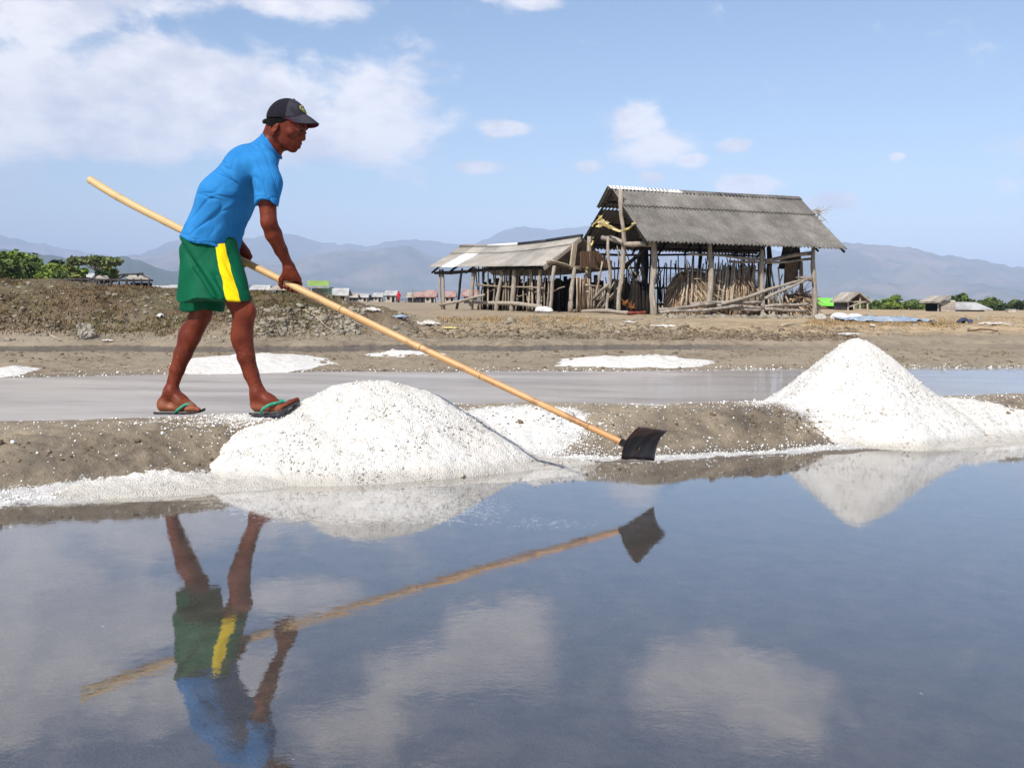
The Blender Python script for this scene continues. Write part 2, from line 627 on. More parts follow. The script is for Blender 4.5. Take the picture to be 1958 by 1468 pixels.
def mat_ground():
    m, t, b = material('ground_mud')
    p = t.pos()
    at = t.new('ShaderNodeAttribute', attribute_name='mask')
    sx = t.new('ShaderNodeSeparateColor')
    t.l.new(at.outputs['Color'], sx.inputs[0])
    salt, wet, grass, sandy = sx.outputs[0], sx.outputs[1], sx.outputs[2], at.outputs['Alpha']
    n1 = t.noise(p, 1.1, 5, 0.6)
    n2 = t.noise(p, 9.0, 6, 0.65)
    n3 = t.noise(p, 60.0, 4, 0.7)
    streak = t.noise(t.mapping(p, scale=(0.35, 1.6, 1.0)), 1.5, 6, 0.62)
    mud = t.mix(t.ramp(n2, 0.35, 0.65), (0.105, 0.078, 0.052), (0.235, 0.185, 0.125))
    mud = t.mix(t.ramp(n1, 0.35, 0.7), mud, (0.25, 0.205, 0.145))
    mud = t.mix(t.math('MULTIPLY', t.ramp(n3, 0.30, 0.72), 0.45), mud, (0.30, 0.255, 0.19))
    sand = t.mix(t.ramp(streak, 0.36, 0.64), (0.22, 0.165, 0.10), (0.43, 0.315, 0.19))
    sand = t.mix(t.math('MULTIPLY', t.ramp(n3, 0.4, 0.75), 0.4), sand, (0.46, 0.36, 0.24))
    g1 = t.mix(t.ramp(n2, 0.32, 0.66), (0.06, 0.043, 0.026), (0.135, 0.115, 0.06))
    g1 = t.mix(t.ramp(n1, 0.45, 0.62), g1, (0.115, 0.08, 0.05))
    col = t.mix(sandy, mud, sand)
    col = t.mix(grass, col, g1)
    wetc = t.mix(t.ramp(n2, 0.3, 0.7), (0.055, 0.044, 0.034), (0.125, 0.098, 0.070))
    col = t.mix(t.math('MULTIPLY', wet, 0.85), col, wetc)
    px_, py_, pz_ = t.xyz(p)
    silt = t.mix(t.ramp(n2, 0.3, 0.7), (0.058, 0.050, 0.042), (0.100, 0.086, 0.072))
    col = t.mix(t.ramp(pz_, -0.004, -0.035), col, silt)
    # salt cover: grain threshold
    vor = t.voronoi(p, 130.0)
    gr = t.math('ADD', t.math('MULTIPLY', t.noise(p, 34.0, 5, 0.75), 0.75), t.math('MULTIPLY', vor, 0.35))
    thr = t.math('SUBTRACT', 0.98, t.math('MULTIPLY', salt, 0.72))
    sm = t.ramp(gr, thr, t.math('ADD', thr, 0.10))
    saltc = t.mix(t.ramp(n2, 0.3, 0.7), (0.46, 0.445, 0.42), (0.66, 0.645, 0.62))
    saltc = t.mix(t.math('MULTIPLY', wet, 0.55), saltc, (0.33, 0.32, 0.31))
    col = t.mix(sm, col, saltc)
    t.put(b.inputs['Base Color'], col)
    rough = t.math('SUBTRACT', 0.92, t.math('MULTIPLY', wet, 0.45))
    t.put(b.inputs['Roughness'], rough)
    b.inputs['Specular IOR Level'].default_value = 0.3
    hgt = t.math('ADD', t.math('MULTIPLY', n3, 0.5), t.math('MULTIPLY', gr, 0.8))
    bm = t.bump(hgt, 0.55, 0.012, t.bump(n2, 0.5, 0.04))
    t.put(b.inputs['Normal'], bm)
    return m


def mat_salt():
    m, t, b = material('salt')
    p = t.pos()
    n1 = t.noise(p, 3.0, 5, 0.6)
    n2 = t.noise(p, 55.0, 5, 0.7)
    n3 = t.noise(p, 28.0, 4, 0.75)
    vor = t.voronoi(p, 150.0)
    c = t.mix(t.ramp(n1, 0.35, 0.7), (0.64, 0.61, 0.56), (0.72, 0.70, 0.67))
    sp = t.ramp(t.math('ADD', t.math('MULTIPLY', n3, .8), t.math('MULTIPLY', n1, .28)), 0.57, 0.67)
    c = t.mix(t.math('MULTIPLY', sp, 0.5), c, (0.30, 0.27, 0.21))
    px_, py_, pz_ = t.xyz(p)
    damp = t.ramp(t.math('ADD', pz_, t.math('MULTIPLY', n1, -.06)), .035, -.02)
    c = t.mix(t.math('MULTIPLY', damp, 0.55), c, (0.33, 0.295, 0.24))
    t.put(b.inputs['Base Color'], c)
    b.inputs['Roughness'].default_value = 0.55
    b.inputs['Specular IOR Level'].default_value = 0.35
    h = t.math('ADD', n2, t.math('MULTIPLY', vor, 0.6))
    t.put(b.inputs['Normal'], t.bump(h, 0.8, 0.012))
    return m


def mat_brine():
    """still, slightly rippled brine over a pale bed"""
    m, t, b = material('brine')
    out = t.n['Material Output']
    t.n.remove(b)
    p = t.pos()
    r1 = t.noise(p, 7.0, 2, 0.5, 0.2)
    r2 = t.noise(t.mapping(p, scale=(1.0, 1.2, 1.0)), 42.0, 3, 0.6, 0.6)
    calm = t.ramp(t.noise(p, 0.8, 3, 0.5), 0.35, 0.65, 0.35, 1.0)
    hh = t.math('ADD', t.math('MULTIPLY', r1, 0.42), t.math('MULTIPLY', t.math('MULTIPLY', r2, calm), 0.16))
    nrm = t.bump(hh, 1.0, 0.0010)
    gl = t.new('ShaderNodeBsdfGlossy')
    gl.inputs['Roughness'].default_value = 0.0
    gl.inputs['Color'].default_value = (0.97, 0.98, 1.0, 1)
    t.put(gl.inputs['Normal'], nrm)
    tr = t.new('ShaderNodeBsdfTransparent')
    tr.inputs['Color'].default_value = (0.88, 0.87, 0.85, 1)
    # Fresnel reflection, the same from above and (for light coming up from the bed) from below
    vd = t.new('ShaderNodeVectorMath', operation='DOT_PRODUCT')
    t.put(vd.inputs[0], t.new('ShaderNodeNewGeometry').outputs['Incoming'])
    t.put(vd.inputs[1], nrm)
    cosv = t.math('ABSOLUTE', vd.outputs['Value'])
    sch = t.math('ADD', 0.16, t.math('MULTIPLY', 0.84, t.math('POWER', t.math('SUBTRACT', 1.0, cosv, clamp=True), 5.0)))
    mx = t.new('ShaderNodeMixShader')
    t.put(mx.inputs[0], sch)
    t.l.new(tr.outputs[0], mx.inputs[1])
    t.l.new(gl.outputs[0], mx.inputs[2])
    # floating flecks of salt skin
    sk = t.noise(t.mapping(p, scale=(1, 2.0, 1)), 30.0, 4, 0.7)
    pt = t.noise(p, 1.6, 3, 0.6)
    fm = t.ramp(t.math('ADD', sk, t.math('MULTIPLY', t.math('SUBTRACT', pt, .5), .5)), 0.745, 0.80)
    df = t.new('ShaderNodeBsdfDiffuse')
    df.inputs['Color'].default_value = (0.62, 0.61, 0.58, 1)
    mx2 = t.new('ShaderNodeMixShader')
    t.put(mx2.inputs[0], t.math('MULTIPLY', fm, 0.7))
    t.l.new(mx.outputs[0], mx2.inputs[1])
    t.l.new(df.outputs[0], mx2.inputs[2])
    t.l.new(mx2.outputs[0], out.inputs[0])
    return m


def mat_pan():
    """drying pan: silty crust at the left, open brine at the right"""
    m, t, b = material('pan_brine')
    out = t.n['Material Output']
    p = t.pos()
    x, y, z = t.xyz(p)
    n1 = t.noise(t.mapping(p, scale=(0.35, 1.3, 1)), 1.3, 5, 0.6)
    n2 = t.noise(t.mapping(p, scale=(0.5, 1.6, 1)), 7.0, 5, 0.65)
    n3 = t.noise(t.mapping(p, scale=(0.25, 2.0, 1)), 22.0, 4, 0.7)
    c = t.mix(t.ramp(n1, 0.3, 0.7), (0.215, 0.175, 0.140), (0.375, 0.330, 0.285))
    c = t.mix(t.math('MULTIPLY', t.ramp(n2, 0.4, 0.75), 0.35), c, (0.42, 0.40, 0.375))
    c = t.mix(t.math('MULTIPLY', t.ramp(n3, 0.66, 0.74), 0.6), c, (0.62, 0.60, 0.57))
    t.put(b.inputs['Base Color'], c)
    b.inputs['Roughness'].default_value = 0.42
    b.inputs['Specular IOR Level'].default_value = 0.4
    t.put(b.inputs['Normal'], t.bump(n2, 0.3, 0.004))
    gl = t.new('ShaderNodeBsdfGlossy')
    gl.inputs['Roughness'].default_value = 0.05
    r1 = t.noise(p, 6.0, 3, 0.5)
    nrm = t.bump(r1, 1.0, 0.002)
    t.put(gl.inputs['Normal'], nrm)
    fr = t.new('ShaderNodeFresnel')
    fr.inputs['IOR'].default_value = 1.5
    t.put(fr.inputs['Normal'], nrm)
    mx = t.new('ShaderNodeMixShader')
    wetx = t.ramp(t.math('ADD', t.math('SUBTRACT', x, t.math('MULTIPLY', y, .05)), t.math('MULTIPLY', t.math('SUBTRACT', n1, .5), 2.5)), 0.6, 4.2, 0.10, 1.0, smooth=False)
    t.put(mx.inputs[0], t.math('MULTIPLY', fr.outputs[0], wetx, clamp=True))
    t.l.new(b.outputs[0], mx.inputs[1])
    t.l.new(gl.outputs[0], mx.inputs[2])
    t.l.new(mx.outputs[0], out.inputs[0])
    return m


MAT['ground'] = mat_ground()
MAT['salt'] = mat_salt()
MAT['brine'] = mat_brine()
MAT['pan'] = mat_pan()
make_ground()


def strip(name, lower, upper, z, mat, x0, x1, n=60):
    xs = np.linspace(x0, x1, n)
    v = [(x, lower(x), z) for x in xs] + [(x, upper(x), z) for x in xs]
    f = [(i, i + 1, n + i + 1, n + i) for i in range(n - 1)]
    return link(name, mesh_from(name, v, f, mat), kind='structure')


strip('brine_pond', lambda x: -12.0, lambda x: float(shore(x)) + .75, 0.0, MAT['brine'], -16, 16, 80)
strip('drying_pan', lambda x: float(shore(x) + .6 * np.interp(x, *BUND_W)), lambda x: float(panfar(x)) + .35, PAN_Z, MAT['pan'], -16, 18, 80)
strip('ditch_water', lambda x: float(ditch_n(x)) - .35, lambda x: float(ditch_f(x)) + .12, DITCH_Z, MAT['brine'], -16, 3.2, 60)


# =================================================================== SALT HEAPS
def salt_heap(name, label, cx, cy, x0, x1, y0, y1, hfun, step, grain=0.006, group=None, base=None):
    xs = np.arange(x0, x1, step)
    ys = np.arange(y0, y1, step)
    X, Y = np.meshgrid(xs, ys)
    H = hfun(X, Y)
    n = fbm(X * 70, Y * 70, 3, 41) * grain * 1.4 + fbm(X * 22, Y * 22, 3, 42) * grain * 2.4 + fbm(X * 5, Y * 5, 2, 43) * grain * 2.5
    Gd = ground_z(X.ravel(), Y.ravel()).reshape(X.shape)
    Z = H + n * np.clip((H - Gd) / .05, 0.2, 1)
    keep = (Z > Gd - 0.006)
    F = grid_faces(*X.shape)
    kf = keep.ravel()[F].any(1)
    F = F[kf]
    Zc = np.maximum(Z, Gd - 0.03)
    V = np.stack([X - cx, Y - cy, Zc], -1).reshape(-1, 3)
    used = np.unique(F)
    mp = np.full(len(V), -1)
    mp[used] = np.arange(len(used))
    me = mesh_from(name, V[used], mp[F], MAT['salt'], smooth=True)
    return link(name, me, None, label, 'salt', group, None, (cx, cy, 0))


PILE = P(712, 728, 4.80)


def pile_main(x, y):
    dx, dy = x - PILE[0], y - PILE[1]
    ang = np.arctan2(dy, dx)
    wob = 1 + .07 * fbm(np.cos(ang) * 2 + 5, np.sin(ang) * 2, 2, 3)
    rx = np.where(dx < 0, .90, .87)
    ry = np.where(dy < 0, .585, .62)
    r = np.sqrt((dx / rx) ** 2 + (dy / ry) ** 2) / wob
    c = .5 + .5 * np.cos(np.pi * np.minimum(r, 1))
    main = PILE[2] * c ** .62 - 1.2 * np.maximum(r - .97, 0) - .004
    main = main - .085 * np.exp(-((x + 1.11) / .15) ** 2 - ((y - 4.72) / .13) ** 2)
    # thin skirt of raked salt following the bank to the left and along the water
    g = ground_z(np.ravel(x), np.ravel(y)).reshape(np.shape(x))
    ux, uy = (x + 1.20) * .91 + (y - 4.03) * .41, -(x + 1.20) * .41 + (y - 4.03) * .91
    sk1 = .028 * (1 - (ux / .60) ** 2 - (uy / .15) ** 2)
    rl = np.sqrt(((dx + .30) / .74) ** 2 + ((dy + .28) / .44) ** 2)
    main = np.maximum(main, .255 * (1 - rl) - .4 * np.maximum(rl - 1, 0))
    r3 = np.sqrt(((dx - .55) / .55) ** 2 + ((dy + .20 - .25 * (dx - .55)) / .22) ** 2)
    skirt = g + np.maximum(sk1, .030 * (1 - r3 ** 2))
    return np.maximum(main, skirt)


PILE2 = P(1640, 648, 6.08)


def pile_small(x, y):
    dx, dy = x - PILE2[0], y - PILE2[1]
    ang = np.arctan2(dy, dx)
    wob = 1 + .10 * fbm(np.cos(ang) * 2 + 1, np.sin(ang) * 2, 2, 8)
    st = np.where(dx > 0, 1.0, 1.0)
    r = np.sqrt((dx / st) ** 2 + (dy / 1.0) ** 2) / wob
    drop = np.interp(r, [0, .04, .10, .19, .36, .48, .56, .66, .9, 1.4], [0, .008, .042, .118, .275, .375, .43, .52, .80, 1.6])
    g = ground_z(np.ravel(x), np.ravel(y)).reshape(np.shape(x))
    r2 = np.sqrt(((dx - .38) / .80) ** 2 + ((dy + .34 - .30 * (dx - .3)) / .36) ** 2)
    return np.maximum(PILE2[2] - drop, g + .022 * (1 - r2 ** 2))


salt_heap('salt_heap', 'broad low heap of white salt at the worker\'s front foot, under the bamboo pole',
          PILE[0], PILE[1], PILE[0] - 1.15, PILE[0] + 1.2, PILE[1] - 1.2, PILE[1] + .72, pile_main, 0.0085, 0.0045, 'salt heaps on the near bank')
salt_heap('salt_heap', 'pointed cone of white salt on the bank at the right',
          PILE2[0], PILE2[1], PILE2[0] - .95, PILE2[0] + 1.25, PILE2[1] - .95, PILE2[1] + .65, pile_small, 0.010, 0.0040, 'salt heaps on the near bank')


def flat_heap(label, pxa, pxb, pya, pyb, h, skew=0.0):
    a, b = G(pxa, pyb, .10), G(pxb, pyb, .10)
    cx, cy = (a[0] + b[0]) / 2, (a[1] + b[1]) / 2
    rx = (b[0] - a[0]) / 2
    far = G((pxa + pxb) / 2, pya, .16)[1]
    ry = max((far - cy) / 2, .35)
    cy = cy + ry
    sl = (b[1] - a[1]) / (b[0] - a[0])

    def hf(x, y):
        dx = x - cx
        dy = y - cy - sl * dx
        r = np.sqrt((dx / rx) ** 2 + (dy / ry) ** 2) * (1 + .12 * fbm(x * 2, y * 2, 2, 4))
        g0 = ground_masks(np.ravel(x), np.ravel(y))[0].reshape(np.shape(x))
        return g0 - .004 + h * np.clip(1 - r ** 2, -1, 1)
    salt_heap('salt_patch', label, cx, cy, cx - rx * 1.2, cx + rx * 1.2, cy - ry * 1.5 - abs(sl) * rx, cy + ry * 1.5 + abs(sl) * rx, hf, 0.03, 0.010,
              'flat salt patches along the far bank')


flat_heap('low spread of white salt on the far bank, seen between the worker\'s legs', 270, 592, 676, 711, .05)
flat_heap('thin small streak of white salt on the far bank above the pole', 695, 850, 677, 690, .035)
flat_heap('long low white salt spread on the far bank below the thatched shed', 1060, 1390, 681, 702, .055)
flat_heap('low white salt spread behind the right of the pointed cone', 1660, 1772, 685, 704, .06)
flat_heap('small low salt spread at the left edge of the far bank', -80, 30, 700, 716, .04)


# =================================================================== HILLS AND HAZE
def mat_hill():
    m, t, b = material('dry_hill')
    p = t.pos()
    n1 = t.noise(p, 0.0011, 6, 0.6)
    n2 = t.noise(p, 0.006, 6, 0.65)
    c = t.mix(t.ramp(n1, 0.40, 0.60), (0.045, 0.062, 0.035), (0.19, 0.15, 0.11))
    c = t.mix(t.ramp(n2, 0.42, 0.66), c, (0.06, 0.075, 0.035))
    t.put(b.inputs['Base Color'], c)
    b.inputs['Roughness'].default_value = 1.0
    b.inputs['Specular IOR Level'].default_value = 0.0
    return m


MAT['hill'] = mat_hill()


MAT['hill_wooded'] = simple_mat('wooded_hill', (0.045, 0.062, 0.032), 1.0, 0.3, .01, 0.0, 0, col2=(0.028, 0.042, 0.022))


def hill(D, pts, front=0.72, seed=1, rug=0.25, nc=420, nr=46, mat='hill'):
    pts = np.array(pts, float)
    px = np.linspace(pts[0, 0], pts[-1, 0], nc)
    cr = np.interp(px, pts[:, 0], pts[:, 1])
    k = np.ones(5) / 5
    crs = np.convolve(np.pad(cr, 2, mode='edge'), k, 'valid')
    zc = np.array([P(a, b, D)[2] for a, b in zip(px, crs)])
    zc = zc + fbm(px * .06, px * 0 + seed, 4, seed) * D * .0022
    zc = np.maximum(zc, 0.2)
    xs = (px - CX) / F_PX
    vs = np.linspace(0, 1, nr)
    V = np.zeros((nr, nc, 3))
    for i, v in enumerate(vs):
        if v < .8:
            u = v / .8
            d = D * (front + (1 - front) * u)
            prof = u ** 1.35
        else:
            u = (v - .8) / .2
            d = D * (1 + .18 * u)
            prof = 1 - .55 * u
        X = xs * d
        rn = fbm(X / D * 26, np.full(nc, d / D * 18), 5, seed + 5)
        rn2 = -np.abs(fbm(X / D * 14, np.full(nc, d / D * 9), 4, seed + 9))
        edge = min(1.0, 4 * abs(v - .8)) if v < .8 else min(1, 4 * (v - .8))
        z = zc * np.clip(prof + rug * (rn * .6 + rn2 * .9) * edge * min(1, 3.2 * prof), 0, 1.02)
        V[i] = np.stack([X, np.full(nc, d), z], -1)
    link('hill', mesh_from('hill', V.reshape(-1, 3), grid_faces(nr, nc), MAT[mat], smooth=True), kind='structure')


hill(8200, [(-900, 500), (-400, 455), (-150, 440), (0, 450), (80, 467), (150, 478), (230, 492), (290, 480), (330, 458), (400, 450), (470, 456), (530, 446),
            (575, 452), (620, 465), (700, 471), (745, 460), (800, 457), (850, 466), (905, 468), (935, 452), (970, 438), (1005, 433), (1050, 441), (1120, 434),
            (1180, 440), (1300, 452), (1450, 470), (1560, 500), (1800, 560)], seed=3)
hill(5600, [(120, 560), (200, 500), (245, 487), (300, 490), (345, 478), (420, 500), (520, 500), (580, 492), (640, 480), (660, 476), (690, 480), (740, 471), (780, 470), (820, 488), (900, 500), (1000, 505),
            (1150, 520), (1300, 545), (1450, 570)], front=.6, seed=14, rug=.3)
hill(3000, [(-900, 470), (-500, 450), (-200, 462), (-60, 470), (0, 476), (50, 484), (90, 486), (115, 491), (145, 500), (200, 492), (240, 490), (265, 500), (300, 514), (330, 520), (360, 512), (400, 522), (460, 540),
            (520, 552), (600, 558), (700, 566), (800, 574)], seed=25, rug=.2, mat='hill_wooded')
hill(5200, [(1180, 572), (1300, 545), (1450, 505), (1540, 478), (1600, 464), (1640, 464), (1690, 470), (1740, 473), (1790, 486), (1860, 494), (1920, 506), (1990, 520), (2150, 530),
            (2400, 505), (2700, 520), (3100, 560)], front=.55, seed=38, rug=.30)

hz_mat = bpy.data.materials.new('haze')
hz_mat.use_nodes = True
hzt = NT(hz_mat.node_tree)
hzt.n.remove(hzt.n['Principled BSDF'])
pv = hzt.new('ShaderNodeVolumePrincipled')
pv.inputs['Color'].default_value = (0.57, 0.70, 0.98, 1)
pv.inputs['Density'].default_value = 2.1e-4
pv.inputs['Anisotropy'].default_value = -0.25
hzt.l.new(pv.outputs[0], hzt.n['Material Output'].inputs['Volume'])
hz = MB().box((0, 3000, 319.0), (30000, 30000, 642.0)).obj('haze', hz_mat, kind='stuff')


# =================================================================== BODIES FROM DISTANCE FIELDS
class Field:
    def __init__(self, lo, hi, h):
        self.lo = np.array(lo, float)
        self.h = h
        self.n = np.ceil((np.array(hi, float) - self.lo) / h).astype(int) + 1
        self.d = np.full(self.n, 0.5, dtype=np.float32)

    def _box(self, lo, hi):
        a = np.clip(np.floor((lo - self.lo) / self.h).astype(int), 0, self.n)
        b = np.clip(np.ceil((hi - self.lo) / self.h).astype(int) + 1, 0, self.n)
        if (b <= a).any():
            return None
        sl = tuple(slice(i, j) for i, j in zip(a, b))
        ax = [self.lo[i] + self.h * np.arange(a[i], b[i]) for i in range(3)]
        X = ax[0][:, None, None]
        Y = ax[1][None, :, None]
        Z = ax[2][None, None, :]
        return sl, X, Y, Z

    def _mix(self, sl, v, k, op):
        a = self.d[sl]
        v = v.astype(np.float32)
        if op == 'add':
            h = np.maximum(k - np.abs(a - v), 0) / max(k, 1e-6)
            self.d[sl] = np.minimum(a, v) - h * h * k * .25
        elif op == 'cut':
            h = np.maximum(k - np.abs(a + v), 0) / max(k, 1e-6)
            self.d[sl] = np.maximum(a, -v) + h * h * k * .25
        else:
            self.d[sl] = np.maximum(a, v)

    def cone(self, a, b, ra, rb, k=.02, ys=1.0, op='add'):
        """tapered capsule; ys squeezes (>1) or widens (<1) it across the body"""
        a, b = np.array(a, float), np.array(b, float)
        m = max(ra, rb) / min(ys, 1.0) + k + .03
        bx = self._box(np.minimum(a, b) - m, np.maximum(a, b) + m)
        if bx is None:
            return self
        sl, X, Y, Z = bx
        yc = (a[1] + b[1]) / 2
        if ys != 1.0:
            Y = yc + (Y - yc) * ys
            a = np.array([a[0], yc + (a[1] - yc) * ys, a[2]])
            b = np.array([b[0], yc + (b[1] - yc) * ys, b[2]])
        ab = b - a
        L = max(float(ab @ ab), 1e-9)
        t = np.clip(((X - a[0]) * ab[0] + (Y - a[1]) * ab[1] + (Z - a[2]) * ab[2]) / L, 0, 1)
        v = np.sqrt((X - a[0] - t * ab[0]) ** 2 + (Y - a[1] - t * ab[1]) ** 2 + (Z - a[2] - t * ab[2]) ** 2) - (ra + (rb - ra) * t)
        if ys > 1.0:
            v = v / ys
        self._mix(sl, v, k, op)
        return self

    def chain(self, pts, rad, k=.02, ys=1.0):
        for i in range(len(pts) - 1):
            self.cone(pts[i], pts[i + 1], rad[i], rad[i + 1], k, ys)
        return self

    def ell(self, c, r, M=None, k=.02, op='add'):
        """ellipsoid; rows of M are its own axes"""
        c, r = np.array(c, float), np.array(r, float)
        M = np.eye(3) if M is None else np.array(M, float)
        m = r.max() + k + .03
        bx = self._box(c - m, c + m)
        if bx is None:
            return self
        sl, X, Y, Z = bx
        q = [((X - c[0]) * M[i, 0] + (Y - c[1]) * M[i, 1] + (Z - c[2]) * M[i, 2]) / r[i] for i in range(3)]
        s = np.sqrt(q[0] ** 2 + q[1] ** 2 + q[2] ** 2)
        g = np.sqrt((q[0] / r[0]) ** 2 + (q[1] / r[1]) ** 2 + (q[2] / r[2]) ** 2) + 1e-6
        v = s * (s - 1) / g
        self._mix(sl, v, k, op)
        return self

    def plane(self, p, n):
        """keep the side the normal points away from"""
        n = np.array(n, float)
        n /= np.linalg.norm(n)
        sl, X, Y, Z = self._box(self.lo, self.lo + self.h * self.n)
        self._mix(sl, (X - p[0]) * n[0] + (Y - p[1]) * n[1] + (Z - p[2]) * n[2], 0, 'and')
        return self

    def coords(self):
        return self._box(self.lo, self.lo + self.h * self.n)[1:]

    def shell(self, t):
        self.d = np.maximum(self.d, -(self.d + t))
        return self

    def mesh(self, smooth_it=2):
        d = self.d
        s = d < 0
        mixed = np.zeros(tuple(np.array(d.shape) - 1), bool)
        cnt = np.zeros(mixed.shape, np.int8)
        for i in (0, 1):
            for j in (0, 1):
                for k in (0, 1):
                    cnt += s[i:d.shape[0] - 1 + i, j:d.shape[1] - 1 + j, k:d.shape[2] - 1 + k]
        mixed = (cnt > 0) & (cnt < 8)
        cells = np.argwhere(mixed)
        idx = np.full(mixed.shape, -1, np.int64)
        idx[tuple(cells.T)] = np.arange(len(cells))
        acc = np.zeros((len(cells), 3))
        num = np.zeros(len(cells))
        corners = [(i, j, k) for i in (0, 1) for j in (0, 1) for k in (0, 1)]
        val = {c: d[cells[:, 0] + c[0], cells[:, 1] + c[1], cells[:, 2] + c[2]].astype(float) for c in corners}
        for c in corners:
            for ax in range(3):
                if c[ax] == 0:
                    e = list(c)
                    e[ax] = 1
                    e = tuple(e)
                    va, vb = val[c], val[e]
                    m = (va < 0) != (vb < 0)
                    t = np.where(m, va / np.where(m, va - vb, 1), 0)
                    p = np.tile(np.array(c, float), (len(cells), 1))
                    p[:, ax] = t
                    acc[m] += p[m]
                    num[m] += 1
        V = cells + acc / np.maximum(num, 1)[:, None]
        F = []
        for ax in range(3):
            sh = [slice(None)] * 3
            sh2 = [slice(None)] * 3
            sh[ax] = slice(0, -1)
            sh2[ax] = slice(1, None)
            A, B = s[tuple(sh)], s[tuple(sh2)]
            cr = np.argwhere(A != B)
            o1, o2 = [(1, 2), (2, 0), (0, 1)][ax]
            ok = (cr[:, o1] > 0) & (cr[:, o2] > 0) & (cr[:, o1] < d.shape[o1] - 1) & (cr[:, o2] < d.shape[o2] - 1)
            cr = cr[ok]
            q = []
            for a, b in ((0, 0), (-1, 0), (-1, -1), (0, -1)):
                c = cr.copy()
                c[:, o1] += a
                c[:, o2] += b
                q.append(idx[tuple(c.T)])
            q = np.stack(q, 1)
            ins = A[tuple(cr.T)]
            q[~ins] = q[~ins][:, ::-1]
            F.append(q)
        F = np.concatenate(F)
        F = F[(F >= 0).all(1)]
        V = self.lo + V * self.h
        for _ in range(smooth_it):
            s1 = np.zeros_like(V)
            c1 = np.zeros(len(V))
            for a, b in ((0, 1), (1, 2), (2, 3), (3, 0)):
                np.add.at(s1, F[:, a], V[F[:, b]])
                np.add.at(c1, F[:, a], 1)
                np.add.at(s1, F[:, b], V[F[:, a]])
                np.add.at(c1, F[:, b], 1)
            V = V * .5 + .5 * s1 / np.maximum(c1, 1)[:, None]
        return V, F


def vnormals(V, F):
    n = np.cross(V[F[:, 2]] - V[F[:, 0]], V[F[:, 3]] - V[F[:, 1]])
    N = np.zeros_like(V)
    for k in range(4):
        np.add.at(N, F[:, k], n)
    return N / np.maximum(np.linalg.norm(N, axis=1), 1e-9)[:, None]


# ------------------------------------------------------------------ materials of the worker
def mat_skin():
    m, t, b = material('skin')
    p = t.obj()
    n1 = t.noise(p, 9.0, 4, 0.6)
    n2 = t.noise(p, 60.0, 4, 0.6)
    c = t.mix(t.ramp(t.math('ADD', t.math('MULTIPLY', n1, .6), t.math('MULTIPLY', t.noise(p, 38.0, 4, .65), .4)), 0.38, 0.64), (0.098, 0.0170, 0.0075), (0.165, 0.0310, 0.0130))
    x, y, z = t.xyz(p)
    sole = t.ramp(z, 0.075, 0.020)
    c = t.mix(t.math('MULTIPLY', sole, 0.55), c, (0.30, 0.11, 0.055))
    t.put(b.inputs['Base Color'], c)
    t.put(b.inputs['Roughness'], t.ramp(t.noise(p, 16.0, 4, 0.65), 0.35, 0.65, 0.40, 0.68))
    b.inputs['Specular IOR Level'].default_value = 0.20
    dust = t.math('MULTIPLY', t.ramp(t.noise(p, 170.0, 2, 0.6), 0.70, 0.76), t.ramp(z, 0.75, 0.20))
    c = t.mix(t.math('MULTIPLY', dust, 0.55), c, (0.55, 0.50, 0.46))
    t.put(b.inputs['Base Color'], c)
    n4 = t.noise(p, 26.0, 4, 0.6)
    t.put(b.inputs['Normal'], t.bump(n2, 0.25, 0.004, t.bump(n4, 0.30, 0.010)))
    b.inputs['Subsurface Weight'].default_value = 0.0
    return m


def mat_cloth(name, col, dark, weave=420.0, rough=0.85):
    m, t, b = material(name)
    p = t.obj()
    n1 = t.noise(p, 5.0, 5, 0.6)
    n2 = t.noise(p, weave, 2, 0.5)
    c = t.mix(t.ramp(n1, 0.3, 0.7), dark, col)
    t.put(b.inputs['Base Color'], c)
    b.inputs['Roughness'].default_value = rough
    b.inputs['Specular IOR Level'].default_value = 0.08
    b.inputs['Sheen Weight'].default_value = 0.0
    t.put(b.inputs['Normal'], t.bump(n2, 0.08, 0.002, t.bump(n1, 0.15, 0.02)))
    return m, t, b


MAT['skin'] = mat_skin()
MAT['shirt'] = mat_cloth('blue_cotton', (0.028, 0.190, 0.46), (0.016, 0.145, 0.37))[0]
MAT['hair'] = simple_mat('black_hair', (0.006, 0.005, 0.005), 0.85, 0.3, 120, 0.12, 0.5, 0.004)
MAT['cap'] = simple_mat('worn_cap_cloth', (0.040, 0.037, 0.050), 0.85, 0.25, 22, 0.2, 0.3, 0.003, col2=(0.022, 0.021, 0.029))
MAT['cap_mesh'] = simple_mat('cap_mesh', (0.014, 0.013, 0.020), 0.9, 0.3, 160, 0.15, 0.5, 0.002)
MAT['cap_under'] = simple_mat('maroon_cloth', (0.12, 0.012, 0.035), 0.85, 0.2, 40, 0.2)
MAT['yellow'] = simple_mat('yellow_thread', (0.68, 0.62, 0.05), 0.7, 0.1, 80, 0.2)
MAT['white_thread'] = simple_mat('white_thread', (0.6, 0.58, 0.6), 0.7, 0.1, 80, 0.2)
MAT['eye'] = simple_mat('shaded_eye_white', (0.09, 0.065, 0.055), 0.4, 0.1, 60, 0.5, 0)  # white of the eye painted dark, for the shade under the cap brim
MAT['dark'] = simple_mat('dark_rubber', (0.02, 0.02, 0.022), 0.7, 0.3, 40, 0.3)
MAT['sole'] = simple_mat('sandal_sole', (0.055, 0.05, 0.055), 0.8, 0.3, 60, 0.25)
MAT['sole_top'] = simple_mat('sandal_footbed', (0.52, 0.49, 0.44), 0.8, 0.25, 60, 0.25)
MAT['strap'] = simple_mat('green_strap', (0.03, 0.30, 0.19), 0.55, 0.2, 60, 0.35)


